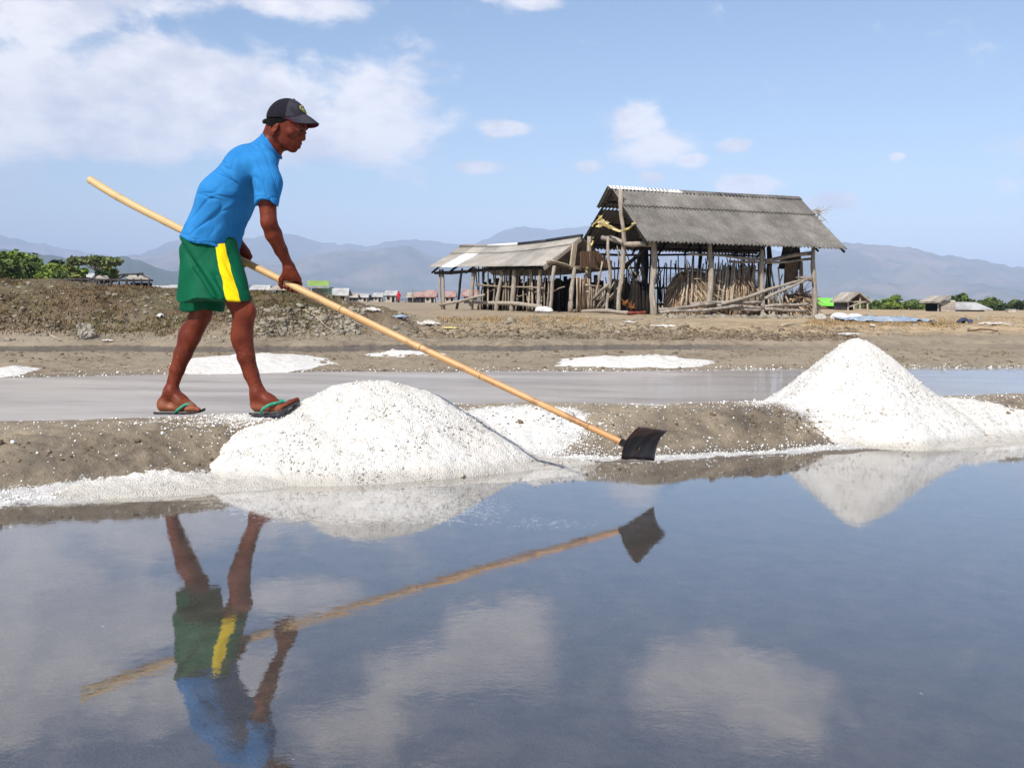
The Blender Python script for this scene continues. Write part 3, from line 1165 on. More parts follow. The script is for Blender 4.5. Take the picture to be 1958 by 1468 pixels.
def mat_shorts(sa, sb, sc, sd):
    """green cloth with one yellow side panel between two seam lines (points in the x-z plane)"""
    m, t, b = mat_cloth('green_jersey', (0.003, 0.098, 0.046), (0.0015, 0.062, 0.028), 500, 0.62)
    p = t.obj()
    x, y, z = t.xyz(p)

    def side(a, c):
        nx, nz = (c[1] - a[1]), -(c[0] - a[0])
        L = math.hypot(nx, nz)
        return t.math('ADD', t.math('MULTIPLY', t.math('SUBTRACT', x, a[0]), nx / L), t.math('MULTIPLY', t.math('SUBTRACT', z, a[1]), nz / L))
    wob = t.math('MULTIPLY', t.math('SUBTRACT', t.noise(p, 14, 2, .5), .5), .012)
    l = t.math('ADD', side(sa, sb), wob)
    r = t.math('ADD', side(sc, sd), wob)
    msk = t.math('MULTIPLY', t.ramp(l, .0012, -.0012), t.ramp(r, -.0012, .0012))
    msk = t.math('MULTIPLY', msk, t.ramp(y, 4.86, 4.84))
    base = b.inputs['Base Color'].links[0].from_socket
    t.put(b.inputs['Base Color'], t.mix(msk, base, (0.80, 0.58, 0.006)))
    return m


YB = 4.92
POLE_A = P(170, 350, 5.46)
POLE_J = P(1203, 852, 4.16)
POLE_D = (POLE_J - POLE_A) / np.linalg.norm(POLE_J - POLE_A)
POLE_B = POLE_J + POLE_D * 0.045
POLE_L = float(np.linalg.norm(POLE_B - POLE_A))


def pole_r(t):
    return 0.0212 + (0.0128 - 0.0212) * t


def pole_bow(t):
    return -.016 * math.sin(t * math.pi) + .020 * max(0, (.12 - t) / .12) ** 2


_py = np.cross(np.array([0, 0, 1.0]), POLE_D)
_py /= np.linalg.norm(_py)
POLE_UP = np.cross(POLE_D, _py)


def pole_at_px(px):
    best = min((abs(979 + F_PX * (POLE_A[0] + POLE_D[0] * s) / (POLE_A[1] + POLE_D[1] * s) - px), s) for s in np.linspace(0, POLE_L, 2000))
    return best[1]


def grip(fl, s, wrist, flip, k=.008):
    """a hand closed round the pole at distance s along it; returns nothing, adds to the field"""
    c = POLE_A + POLE_D * s + POLE_UP * pole_bow(s / POLE_L)
    rp = pole_r(s / POLE_L)
    e1 = np.array(wrist) - c
    e1 -= POLE_D * (e1 @ POLE_D)
    e1 /= np.linalg.norm(e1)
    e2 = np.cross(POLE_D, e1)
    if e2[1] * flip < 0:
        e2 = -e2

    def at(off, ang, rad):
        a = math.radians(ang)
        return c + POLE_D * off + (e1 * math.cos(a) + e2 * math.sin(a)) * rad
    fing = [(-.030, 1.0, .0096), (-.010, 1.08, .0100), (.011, 1.02, .0096), (.031, .86, .0085)]
    for off, ln, fr in fing:
        R = rp + fr * .93
        kn = at(off, 22, R + .016)
        fl.cone(wrist + POLE_D * off * .35, kn, .019, .0135, .012)
        ch = [kn, at(off, 22 + 62 * ln, R + .006), at(off, 22 + 125 * ln, R + .001), at(off + .004, 22 + 178 * ln, R), at(off + .006, 22 + 222 * ln, R)]
        fl.chain(ch, [fr * 1.18, fr * 1.10, fr, fr * .92, fr * .78], .004)
    w0 = np.array(wrist)
    th0 = at(-.030, -12, rp + .040)
    th1 = at(-.046, -48, rp + .017)
    th2 = at(-.047, -100, rp + .0105)
    th3 = at(-.045, -150, rp + .016)
    fl.cone(w0, th0, .022, .019, .012)
    fl.chain([th0, th1, th2, th3], [.018, .0125, .0112, .0085], .006)
    fl.cone(w0, at(0, 0, rp + .028), .022, .022, .02)
    fl.cone(w0, at(-.018, -14, rp + .022), .020, .016, .015)
    fl.cone(th0, at(-.022, 10, rp + .020), .014, .014, .012)


def make_worker():
    root = thing('person', 'barefoot-looking man in blue shirt and green shorts bending over a long bamboo scraper', 'person', P(410, 788, YB))
    root['label'] = 'man in blue shirt, green shorts and dark cap, bending to push a long bamboo scraper'
    base = np.array(root.location)

    def put(name, V, F, mat, parent=root, smooth=True):
        me = mesh_from(name, np.asarray(V) - (base if parent is root else 0), F, mat, smooth)
        o = link(name, me, parent)
        return o
    h = .0042
    lo, hi = (-2.02, 4.58, .16), (-.92, 5.36, 1.78)

    # ---- head frame: f forward, r to the man's right (towards the camera), u up
    Hc = P(528, 246, YB)
    pit, yaw = math.radians(21), math.radians(-9)
    f0 = np.array([math.cos(yaw), math.sin(yaw), 0])
    r = np.array([f0[1], -f0[0], 0.0])
    fw = f0 * math.cos(pit) + np.array([0, 0, -math.sin(pit)])
    up = f0 * math.sin(pit) + np.array([0, 0, math.cos(pit)])
    M = np.stack([fw, r, up])

    def H(a, b, c):
        return Hc + fw * a + r * b + up * c

    # ---- body ------------------------------------------------------
    B = Field(lo, hi, h)
    # near (right) leg, in front
    q = lambda x, y, d: P(x, y, d)
    B.chain([q(416, 492, 4.86), q(446, 558, 4.83), q(466, 598, 4.81)], [.072, .058, .0540], .02)
    B.chain([q(466, 598, 4.81), q(464, 642, 4.82), q(470.5, 682, 4.83), q(480, 714, 4.84), q(491.5, 744, 4.84)], [.0540, .0480, .0420, .0360, .0310], .012)
    B.ell(q(458, 642, 4.825), (.040, .044, .075), k=.02)
    B.ell(q(481, 597, 4.805), (.018, .030, .034), k=.02)
    B.ell(q(490, 766, 4.84), (.030, .028, .040), k=.02)
    B.chain([q(492, 752, 4.84), q(514, 766, 4.835), q(540, 777, 4.825)], [.034, .029, .020], .025, ys=.8)
    B.cone(q(490, 777, 4.84), q(536, 783, 4.82), .022, .017, .02, ys=.62)
    for i, (dy, ln, rr) in enumerate([(.035, 1.0, .0125), (.016, .95, .0095), (-.001, .85, .009), (-.017, .72, .0085), (-.031, .55, .008)]):
        a = q(536, 782, 4.82) + np.array([0, dy, 0.004])
        b2 = a + np.array([.074 * ln, 0, .040 * ln])
        B.chain([a, (a + b2) / 2 + np.array([0, 0, .005]), b2], [rr * 1.15, rr, rr * .9], .008)
    # far (left) leg, behind
    B.chain([q(398, 488, 5.00), q(389, 560, 5.02), q(384, 602, 5.03)], [.075, .064, .0545], .02)
    B.chain([q(384, 602, 5.03), q(364, 643, 5.03), q(350, 676, 5.03), q(339, 706, 5.03), q(328, 742, 5.03)], [.0545, .051, .044, .0365, .0300], .012)
    B.ell(q(358, 644, 5.035), (.042, .045, .072), k=.02)
    B.ell(q(313, 772, 5.03), (.031, .028, .032), k=.02)
    B.cone(q(326, 748, 5.03), q(313, 770, 5.03), .030, .026, .02)
    B.chain([q(328, 750, 5.03), q(346, 766, 5.02), q(368, 777, 5.01)], [.034, .029, .018], .025, ys=.8)
    B.cone(q(312, 778, 5.03), q(366, 782, 5.01), .022, .016, .02, ys=.62)
    for i, (dy, ln, rr) in enumerate([(-.035, 1.0, .0125), (-.016, .98, .0095), (.001, .9, .009), (.017, .78, .0085), (.031, .62, .008)]):
        a = q(362, 782, 5.01) + np.array([0, dy, .002])
        b2 = a + np.array([.056 * ln, 0, -.001])
        B.chain([a, (a + b2) / 2 + np.array([0, 0, .004]), b2], [rr * 1.15, rr, rr * .9], .008)
    # trunk (under the clothes)
    B.cone(q(404, 470, YB), q(436, 385, YB), .105, .095, .05, ys=.70)
    B.cone(q(436, 385, YB), q(482, 318, YB), .095, .095, .05, ys=.62)
    B.cone(q(482, 318, YB), q(508, 292, YB), .085, .062, .05, ys=.75)
    B.cone(q(500, 318, 4.79), q(500, 318, 5.06), .045, .045, .04)
    # neck and head
    B.cone(q(511, 288, YB), H(.008, 0, -.025), .062, .056, .04)
    B.cone(q(520, 290, YB), H(.05, 0, -.062), .040, .028, .02)
    B.ell(H(.040, 0, .055), (.100, .075, .088), M, .02)
    B.ell(H(.004, 0, -.002), (.046, .052, .055), M, .03)
    B.ell(H(.076, 0, -.004), (.058, .057, .080), M, .025)
    for sgn in (-1, 1):
        B.cone(H(.026, .050 * sgn, -.032), H(.110, .013 * sgn, -.068), .012, .013, .015)
        B.ell(H(.100, .048 * sgn, .010), (.022, .020, .018), M, .02)
    B.ell(H(.121, 0, -.066), (.019, .020, .015), M, .012)
    B.ell(H(.117, 0, -.033), (.030, .034, .030), M, .02)
    B.cone(H(.128, -.036, .054), H(.128, .036, .054), .0125, .0125, .014)
    for sgn in (-1, 1):
        B.ell(H(.150, .033 * sgn, .032), (.022, .018, .014), M, .012, 'cut')
        B.ell(H(.122, .031 * sgn, .033), (.0155, .0165, .0135), M, .004)
        B.cone(H(.131, .018 * sgn, .036), H(.128, .046 * sgn, .036), .0068, .005, .004)
        B.cone(H(.133, .019 * sgn, .027), H(.130, .042 * sgn, .026), .0050, .004, .006)
        B.ell(H(.1345, .0165 * sgn, .000), (.0125, .0105, .0095), M, .008)
    B.chain([H(.134, 0, .040), H(.143, 0, .018), H(.1490, 0, .003)], [.0095, .0110, .0140], .008)
    for sgn in (-1, 1):
        B.cone(H(.1445, 0, -.0255), H(.128, .024 * sgn, -.031), .0088, .0055, .006)
        B.cone(H(.1435, 0, -.0435), H(.127, .022 * sgn, -.038), .0098, .0058, .006)
    B.cone(H(.160, 0, -.0345), H(.134, .030 * sgn, -.035), .0035, .003, .004, op='cut')
    B.cone(H(.160, 0, -.0345), H(.134, -.030 * sgn, -.035), .0035, .003, .004, op='cut')
    for sgn in (-1, 1):
        ax = np.stack([fw * .93 - up * .30, r * sgn, up * .93 + fw * .30])
        B.ell(H(.026, .0760 * sgn, -.006), (.0135, .0085, .034), ax, .006)
        B.ell(H(.0285, .0850 * sgn, -.002), (.0085, .0070, .022), ax, .003, 'cut')
        B.ell(H(.029, .0735 * sgn, -.033), (.009, .007, .010), M, .006)
        B.ell(H(.036, .0735 * sgn, -.008), (.006, .005, .009), M, .005)
    # near (right) arm
    B.chain([q(506, 322, 4.765), q(511, 380, 4.735), q(514, 425, 4.72)], [.052, .043, .0375], .02)
    W1 = q(551, 506, 4.855)
    B.chain([q(514, 425, 4.72), q(523, 448, 4.755), q(537, 478, 4.81), W1], [.0375, .0395, .0305, .0235], .012)
    s1 = pole_at_px(559)
    grip(B, s1, W1 + np.array([.004, 0, -.012]), 1)
    # far (left) arm
    W2 = q(452, 462, 5.075)
    B.chain([q(502, 322, 5.075), q(470, 372, 5.15), q(446, 402, 5.20)], [.056, .047, .040], .03)
    B.chain([q(446, 402, 5.20), q(447, 432, 5.16), W2], [.040, .040, .026], .02)
    s2 = pole_at_px(459)
    grip(B, s2, W2, 1)
    V, F = B.mesh(2)
    put('body', V, F, MAT['skin'])

    # ---- eyes
    for sgn in (-1, 1):
        mb = bmesh.new()
        bmesh.ops.create_uvsphere(mb, u_segments=14, v_segments=10, radius=.0128)
        me = bpy.data.meshes.new('eye')
        mb.to_mesh(me)
        mb.free()
        me.materials.append(MAT['eye'])
        o = link('eye', me, root, loc=H(.1275, .0315 * sgn, .0318) - base)
        mi = bmesh.new()
        bmesh.ops.create_uvsphere(mi, u_segments=10, v_segments=8, radius=.0072)
        me2 = bpy.data.meshes.new('iris')
        mi.to_mesh(me2)
        mi.free()
        me2.materials.append(MAT['hair'])
        link('iris', me2, o, loc=fw * .0085)

    # ---- hair below the cap, eyebrows
    Fh = Field(Hc - .17, Hc + .22, .003)
    Fh.ell(H(.040, 0, .055), (.1025, .0775, .0905), M, .0)
    Fh.ell(H(.004, 0, -.002), (.0495, .0555, .058), M, .03)
    X, Y, Z = Fh.coords()
    lf = (X - Hc[0]) * fw[0] + (Y - Hc[1]) * fw[1] + (Z - Hc[2]) * fw[2]
    lu = (X - Hc[0]) * up[0] + (Y - Hc[1]) * up[1] + (Z - Hc[2]) * up[2]
    low = np.where(lf < .0, -.036 - lf * .25, np.where(lf < .036, -.036 + lf * 1.6, .022 + (lf - .036) * .9))
    Fh.d = np.maximum(np.maximum(Fh.d, low - lu), lf - .088).astype(np.float32)
    V, F = Fh.mesh(1)
    V = V + vnormals(V, F) * (fbm(V[:, 0] * 180 + V[:, 1] * 90, V[:, 2] * 180, 2, 3) * .0015)[:, None]
    put('hair', V, F, MAT['hair'])
    for sgn in (-1, 1):
        mb = MB()
        mb.tube([H(.1415, .012 * sgn, .053) - base, H(.1425, .028 * sgn, .058) - base, H(.132, .048 * sgn, .053) - base], [.003, .0038, .002], 6)
        mb.obj('eyebrow', MAT['hair'], root, True)

    # ---- cap
    Fc = Field(Hc - .16, Hc + .24, .003)
    Fc.ell(H(.035, 0, .060), (.102, .084, .105), M, 0)
    X, Y, Z = Fc.coords()
    lf = (X - Hc[0]) * fw[0] + (Y - Hc[1]) * fw[1] + (Z - Hc[2]) * fw[2]
    lu = (X - Hc[0]) * up[0] + (Y - Hc[1]) * up[1] + (Z - Hc[2]) * up[2]
    lr = (X - Hc[0]) * r[0] + (Y - Hc[1]) * r[1] + (Z - Hc[2]) * r[2]
    Fc.d = np.maximum(Fc.d, -(Fc.d + .0065))
    Fc.d = np.maximum(Fc.d, (.044 + .30 * lf + 1.1 * lf ** 2 - lu)).astype(np.float32)
    # adjuster opening at the back
    hole = np.sqrt((lf + .068) ** 2 + (lr / 1.2) ** 2 + (lu - .03) ** 2) - .030
    Fc.d = np.maximum(Fc.d, -hole).astype(np.float32)
    V, F = Fc.mesh(1)
    cap = put('cap', V, F, MAT['cap'])
    cap.data.materials.append(MAT['cap_mesh'])
    C = V[F].mean(1) - Hc
    back = (C @ fw) < (.028 + .35 * ((C @ up) - .16) * -1)
    cap.data.polygons.foreach_set('material_index', back.astype(np.int32))
    # brim
    na, nq = 30, 9
    top, bot = [], []
    for i in range(na + 1):
        a = -1 + 2 * i / na
        w = math.sqrt(max(1 - a * a, 0))
        for j in range(nq + 1):
            qq = j / nq
            fi = .046 + .076 * w
            fo = .046 + .152 * w ** .80
            ff = fi + (fo - fi) * qq
            uu = .1165 - .056 * a * a - .012 * qq * w - .008 * qq * qq * w
            rr2 = .081 * a * (1 - .06 * qq)
            top.append(H(ff, rr2, uu + .0022) - base)
            bot.append(H(ff, rr2, uu - .0022) - base)
    n0 = len(top)
    fs, mi = [], []
    nn = nq + 1
    for i in range(na):
        for j in range(nq):
            a = i * nn + j
            fs.append((a, a + 1, a + nn + 1, a + nn)); mi.append(0)
            fs.append((n0 + a, n0 + a + nn, n0 + a + nn + 1, n0 + a + 1)); mi.append(1)
        a = i * nn + nq
        fs.append((a, n0 + a, n0 + a + nn, a + nn)); mi.append(0)
        a = i * nn
        fs.append((a, a + nn, n0 + a + nn, n0 + a)); mi.append(0)
    me = mesh_from('brim', top + bot, fs, MAT['cap'], True)
    me.materials.append(MAT['cap_under'])
    me.polygons.foreach_set('material_index', np.array(mi, np.int32))
    link('brim', me, cap)

    def on_cap(az, el, k=1.012):
        d = np.array([math.cos(el) * math.cos(az), math.cos(el) * math.sin(az), math.sin(el)])
        return H(.035 + .102 * d[0] * k, .084 * d[1] * k, .060 + .105 * d[2] * k) - base
    e0 = .83
    ring = [on_cap(.62 * math.cos(t_), e0 + .185 * math.sin(t_)) for t_ in np.linspace(0, 2 * math.pi, 33)]
    MB().tube(ring, .0018, 5, cap=False).obj('emblem_ring', MAT['yellow'], cap, True)
    scr = [(.44, .10), (.40, .13), (.36, .08), (.38, -.02), (.36, -.08), (.28, -.06), (.22, .02), (.18, -.04), (.12, .02), (.06, -.04), (0, .02), (-.08, -.04), (-.16, .02), (-.24, -.04), (-.32, .0), (-.4, .05)]
    MB().tube([on_cap(a, e0 + b) for a, b in scr], .0011, 5).obj('emblem_script', MAT['white_thread'], cap, True)
    MB().tube([on_cap(a, e0 - .115) for a in np.linspace(.26, -.26, 8)], .0009, 5).obj('emblem_underline', MAT['yellow'], cap, True)
    MB().tube([H(-.046, -.045, .022) - base, H(-.064, -.022, .012) - base, H(-.072, 0, .006) - base, H(-.064, .022, .012) - base, H(-.046, .045, .022) - base], [.006, .0075, .008, .0075, .006], 6).obj('adjuster_strap', MAT['dark'], cap, True)
    bt = H(.035, 0, .1655) - base
    MB().tube([bt, bt + up * .004], [.007, .004], 8).obj('button', MAT['cap'], cap, True)

    # ---- shirt -----------------------------------------------------
    S = Field(lo, hi, h)
    S.cone(q(399, 472, YB), q(433, 380, YB), .1455, .126, .05, ys=.76)
    S.cone(q(433, 380, YB), q(477, 322, YB), .125, .111, .05, ys=.64)
    S.cone(q(477, 322, YB), q(505, 296, YB), .105, .072, .05, ys=.70)
    S.cone(q(508, 287, YB), q(520, 272, YB), .064, .066, .03)
    S.cone(q(500, 312, 4.78), q(500, 312, 5.07), .062, .062, .05)
    # sleeves
    S.chain([q(504, 316, 4.765), q(511, 350, 4.735), q(510, 400, 4.715)], [.066, .062, .0585], .035)
    S.chain([q(500, 316, 5.075), q(474, 362, 5.14), q(458, 385, 5.175)], [.066, .062, .060], .035)
    # outer cut lines
    X, Y, Z = S.coords()
    a, b2 = q(341, 452, YB), q(446, 483, YB)
    sl = (b2[2] - a[2]) / (b2[0] - a[0])
    hem = a[2] + sl * (X - a[0]) + .006 * np.sin(X * 38) * (Y < 6) - np.clip(X - q(446, 0, YB)[0], 0, .1) * .15
    S.d = np.maximum(S.d, np.where(X < q(478, 0, YB)[0], hem - Z, -1)).astype(np.float32)
    sh = q(508, 391, 4.72)
    region = (X > q(483, 0, 4.72)[0]) & (Y < 4.86)
    curve_h = sh[2] + .015 * np.cos((X - sh[0]) * 40) - .020 * (Y - 4.72) / .05 * .3
    S.d = np.maximum(S.d, np.where(region, curve_h - Z, -1)).astype(np.float32)
    S.shell(.0085)
    S.plane(q(461, 381, 5.17), q(452, 394, 5.19) - q(474, 362, 5.14)) if False else None
    c0, c1 = q(509, 259, YB), q(537, 302, YB)
    dl = np.array([c1[0] - c0[0], 0, c1[2] - c0[2]])
    dl /= np.linalg.norm(dl)
    nrm = np.array([-dl[2], 0, dl[0]])
    cc = (c0 + c1) / 2
    beyond = -((X - cc[0]) * nrm[0] + (Z - cc[2]) * nrm[2])
    along = (X - cc[0]) * dl[0] + (Z - cc[2]) * dl[2]
    nearneck = np.sqrt(along ** 2 + (Y - YB) ** 2) - .085
    S.d = np.maximum(S.d, -np.maximum(beyond, nearneck)).astype(np.float32)
    V, F = S.mesh(2)
    N = vnormals(V, F)
    # creases: pulled from the armpit and gathered at the belly
    ap = q(488, 372, 4.8)
    dx, dz = V[:, 0] - ap[0], V[:, 2] - ap[2]
    ang = np.arctan2(dz, dx)
    rad = np.hypot(dx, dz)
    rid = lambda n: .40 - 1.15 * np.exp(-(n / .15) ** 2) + .6 * n
    fold = rid(fbm(ang * 2.1 + 3, rad * 2.2, 2, 12)) * np.exp(-((rad - .17) / .16) ** 2)
    be = q(452, 470, 4.8)
    dx2, dz2 = V[:, 0] - be[0], V[:, 2] - be[2]
    fold2 = rid(fbm(np.arctan2(dz2, dx2) * 2.3, np.hypot(dx2, dz2) * 2.5 + 7, 2, 15)) * np.exp(-(np.hypot(dx2, dz2) / .19) ** 2)
    body_m = sstep(q(495, 0, 4.9)[0], q(470, 0, 4.9)[0], V[:, 0])
    slv = (V[:, 1] < 4.83) & (V[:, 0] > q(484, 0, 4.8)[0])
    fold3 = rid(fbm(V[:, 0] * 15 + V[:, 2] * 4 + V[:, 1] * 10, V[:, 2] * 5, 2, 21)) * slv
    gen = fbm(V[:, 0] * 9 + V[:, 1] * 6, V[:, 2] * 9 - V[:, 1] * 5, 3, 33)
    face = np.abs(N[:, 1]) ** 1.5
    cdist = np.hypot(V[:, 0] - cc[0], V[:, 2] - cc[2])
    gen = gen * sstep(.05, .13, cdist) * (.25 + .75 * face)
    # long diagonal drag lines across the side of the shirt
    dg = V[:, 0] * .75 + V[:, 2] * .66
    dc = -V[:, 0] * .66 + V[:, 2] * .75
    lines = rid(fbm(dc * 7.5 + 2.2, dg * 2.4, 2, 71)) * sstep(q(0, 330, 4.8)[2], q(0, 400, 4.8)[2], V[:, 2])
    disp = body_m * face * (.0120 * fold + .0140 * fold2 + .0080 * lines) + .0060 * fold3 + .0070 * gen
    hz_ = V[:, 2] - (a[2] + sl * (V[:, 0] - a[0]))
    disp = disp - .0035 * np.exp(-((hz_ - .024) / .0045) ** 2) * (V[:, 0] < q(470, 0, YB)[0])
    disp = disp - .0030 * np.exp(-((V[:, 2] - sh[2] - .030) / .0045) ** 2) * slv
    V = V + N * (disp - .002)[:, None]
    shirt = put('shirt', V, F, MAT['shirt'])
    col = []
    for a_ in np.linspace(0, 2 * math.pi, 25):
        col.append(cc + dl * (.0665 * math.cos(a_)) + np.array([0, .070 * math.sin(a_), 0]) - nrm * .002 - base)
    MB().tube(col, .0062, 8, cap=False).obj('collar', MAT['shirt'], shirt, True)
    # ---- shorts ----------------------------------------------------
    T = Field(lo, hi, h)
    T.cone(q(399, 470, YB), q(403, 500, YB), .132, .138, .05, ys=.80)
    n_t = Field(lo, hi, h)
    n_t.chain([q(401, 478, 4.862), q(417, 640, 4.800)], [.136, .206], .04, ys=1.42)
    zc = q(412, 574, 4.81)[2]
    X, Y, Z = n_t.coords()
    n_t.d = np.maximum(n_t.d, (zc + .010 * np.sin(X * 34 + 1.0) * np.clip((q(425, 0, 4.8)[0] - X) / .1, 0, 1) + .006 * np.sin(Y * 50) - Z)).astype(np.float32)
    n_t.shell(.0065)
    f_t = Field(lo, hi, h)
    f_t.chain([q(400, 478, 4.99), q(394, 530, 5.01), q(383, 612, 5.03)], [.125, .110, .108], .04, ys=1.15)
    f_t.d = np.maximum(f_t.d, (q(390, 594, 5.03)[2] + .006 * np.sin(X * 40) - Z)).astype(np.float32)
    f_t.shell(.0065)
    hipz = q(400, 520, YB)[2]
    T.d = np.maximum(T.d, hipz - .02 - Z).astype(np.float32)
    T.d = np.maximum(T.d, Z - q(400, 452, YB)[2]).astype(np.float32)
    T.d = np.minimum(np.minimum(T.d, n_t.d), f_t.d)
    V, F = T.mesh(1)
    N = vnormals(V, F)
    A1, A2 = q(352, 478, 4.8), q(425, 575, 4.8)
    dvec = np.array([A2[0] - A1[0], A2[2] - A1[2]])
    dvec /= np.linalg.norm(dvec)
    al = (V[:, 0] - A1[0]) * dvec[0] + (V[:, 2] - A1[2]) * dvec[1]
    ac = -(V[:, 0] - A1[0]) * dvec[1] + (V[:, 2] - A1[2]) * dvec[0]
    crease = -np.exp(-((ac - .012 * np.sin(al * 9)) / .014) ** 2) * .016 + .010 * np.exp(-((ac - .035) / .02) ** 2)
    w2 = rid(fbm(ac * 13, al * 2.6, 2, 51)) * sstep(0, .05, ac)
    gen = fbm(V[:, 0] * 14, V[:, 2] * 4 + V[:, 1] * 6, 3, 35)
    nearm = sstep(4.92, 4.86, V[:, 1])
    flare = .009 * np.exp(-np.maximum(V[:, 2] - zc, 0) / .06) * np.where(V[:, 0] < q(400, 0, 4.82)[0], 1.0, .15) * (V[:, 1] < 4.95)
    N[:, 2] *= .15
    V = V + N * (nearm * (crease * sstep(zc - .01, zc + .03, V[:, 2]) + .0085 * w2) + .007 * gen)[:, None]
    outw = np.stack([V[:, 0] - q(409, 560, 4.82)[0], (V[:, 1] - 4.82) * .6, V[:, 0] * 0], 1)
    outw /= np.maximum(np.linalg.norm(outw, axis=1), 1e-6)[:, None]
    V = V + outw * flare[:, None]
    sa, sb = q(413.5, 479, 4.77), q(440, 577, 4.77)
    sc_, sd = q(431, 480, 4.77), q(462.5, 577, 4.77)
    put('shorts', V, F, mat_shorts((sa[0] - base[0], sa[2] - base[2]), (sb[0] - base[0], sb[2] - base[2]), (sc_[0] - base[0], sc_[2] - base[2]), (sd[0] - base[0], sd[2] - base[2])))

    # ---- sandals
    def sandal(path, widths, strap_l, strap_r, post):
        """path: centre points of the sole underside; widths: half widths"""
        sd_ = link('sandal', None, root)
        n = len(path)
        prof = [(1, 0), (1, 1), (-1, 1), (-1, 0)]
        vs = []
        th = .013
        for (p_, w_) in zip(path, widths):
            p_ = np.array(p_) - base
            for sx, sz in prof:
                vs.append(p_ + np.array([0, sx * w_, sz * th]))
        fs = []
        for i in range(n - 1):
            for k in range(4):
                a_, b_ = i * 4 + k, i * 4 + (k + 1) % 4
                fs.append((a_, b_, b_ + 4, a_ + 4))
        fs += [(3, 2, 1, 0), tuple(range((n - 1) * 4, n * 4))]
        me = mesh_from('sole', vs, fs, MAT['sole'])
        me.materials.append(MAT['sole_top'])
        for i, pl in enumerate(me.polygons):
            if pl.index < (n - 1) * 4 and pl.index % 4 == 1:
                pl.material_index = 1
        link('sole', me, sd_)
        for st in (strap_l, strap_r):
            m_ = MB()
            m_.tube([np.array(a_) - base for a_ in st], [.0075, .0078, .0080, .0075, .0055], 8)
            m_.obj('strap', MAT['strap'], sd_, True)
        m_ = MB()
        m_.tube([np.array(post[0]) - base, np.array(post[1]) - base], .0045, 6)
        m_.obj('toe_post', MAT['strap'], sd_)

    zf = lambda x, y, d, dy=0, dz=0: P(x, y, d) + np.array([0, dy, dz])
    sandal([zf(296, 791, 5.02), zf(304, 791, 5.02), zf(330, 791, 5.02), zf(355, 791, 5.01), zf(375, 790, 5.01), zf(386, 787.5, 5.01), zf(391, 785, 5.01)],
           [.020, .034, .037, .045, .046, .036, .016],
           [zf(341, 787, 5.02, -.047), zf(347, 781, 5.02, -.047), zf(356, 774, 5.01, -.034), zf(364, 771, 5.01, -.012), zf(372, 776, 5.01, -.012)],
           [zf(341, 787, 5.02, .047), zf(347, 778, 5.02, .045), zf(356, 772, 5.01, .030), zf(364, 770, 5.01, .006), zf(372, 776, 5.01, -.010)],
           (zf(372, 775, 5.01, -.012), zf(372, 787, 5.01, -.012)))
    sandal([zf(478, 792, 4.83), zf(486, 792.5, 4.83), zf(508, 792.5, 4.83), zf(528, 791, 4.825), zf(543, 786, 4.82), zf(560, 777, 4.82), zf(572, 770, 4.82)],
           [.020, .036, .038, .045, .047, .040, .018],
           [zf(503, 789, 4.82, -.048), zf(508, 779, 4.82, -.050), zf(520, 772, 4.82, -.040), zf(538, 768, 4.82, -.008), zf(548, 771, 4.82, .022)],
           [zf(503, 789, 4.83, .050), zf(512, 774, 4.83, .046), zf(524, 767, 4.83, .040), zf(538, 767, 4.83, .034), zf(548, 771, 4.82, .024)],
           (zf(548, 770, 4.82, .024), zf(549, 783, 4.82, .024)))
    return root


make_worker()


# =================================================================== BAMBOO SCRAPER
def mat_bamboo():
    m, t, b = material('bamboo')
    p = t.obj()
    x, y, z = t.xyz(p)
    v = t.mapping(p, scale=(0.6, 14, 14))
    n1 = t.noise(v, 5.0, 5, 0.6)
    n2 = t.noise(p, 6.0, 4, 0.6)
    tt = t.ramp(x, 0.2, POLE_L, smooth=False)
    base = t.mix(tt, (0.48, 0.325, 0.155), (0.43, 0.19, 0.055))
    c = t.mix(t.math('MULTIPLY', t.ramp(n1, 0.35, 0.75), t.math('SUBTRACT', 1.0, t.math('MULTIPLY', tt, .6))), base, (0.56, 0.40, 0.20))
    dk = t.math('MULTIPLY', t.ramp(t.math('ADD', n2, t.math('MULTIPLY', tt, .12)), 0.60, 0.72), t.math('ADD', 0.25, t.math('MULTIPLY', tt, 0.5)))
    c = t.mix(dk, c, (0.16, 0.075, 0.028))
    t.put(b.inputs['Base Color'], c)
    b.inputs['Roughness'].default_value = 0.42
    b.inputs['Specular IOR Level'].default_value = 0.4
    t.put(b.inputs['Normal'], t.bump(n1, 0.15, 0.004))
    return m


def mat_rust():
    m, t, b = material('wet_rusty_steel')
    p = t.obj()
    n1 = t.noise(p, 14.0, 5, 0.65)
    n2 = t.noise(p, 90.0, 3, 0.6)
    c = t.mix(t.ramp(n1, 0.38, 0.66), (0.010, 0.008, 0.008), (0.055, 0.022, 0.014))
    x, y, z = t.xyz(p)
    edge = t.ramp(z, 0.060, 0.075)
    c = t.mix(t.math('MULTIPLY', edge, 0.8), c, (0.13, 0.06, 0.035))
    fl = t.ramp(n2, 0.70, 0.76)
    c = t.mix(t.math('MULTIPLY', fl, 0.5), c, (0.5, 0.48, 0.46))
    t.put(b.inputs['Base Color'], c)
    b.inputs['Roughness'].default_value = 0.38
    b.inputs['Metallic'].default_value = 0.25
    t.put(b.inputs['Normal'], t.bump(n2, 0.35, 0.004))
    return m


MAT['bamboo'] = mat_bamboo()
MAT['node'] = simple_mat('bamboo_node', (0.27, 0.155, 0.07), 0.7, 0.3, 90, 0.2)
MAT['rust'] = mat_rust()


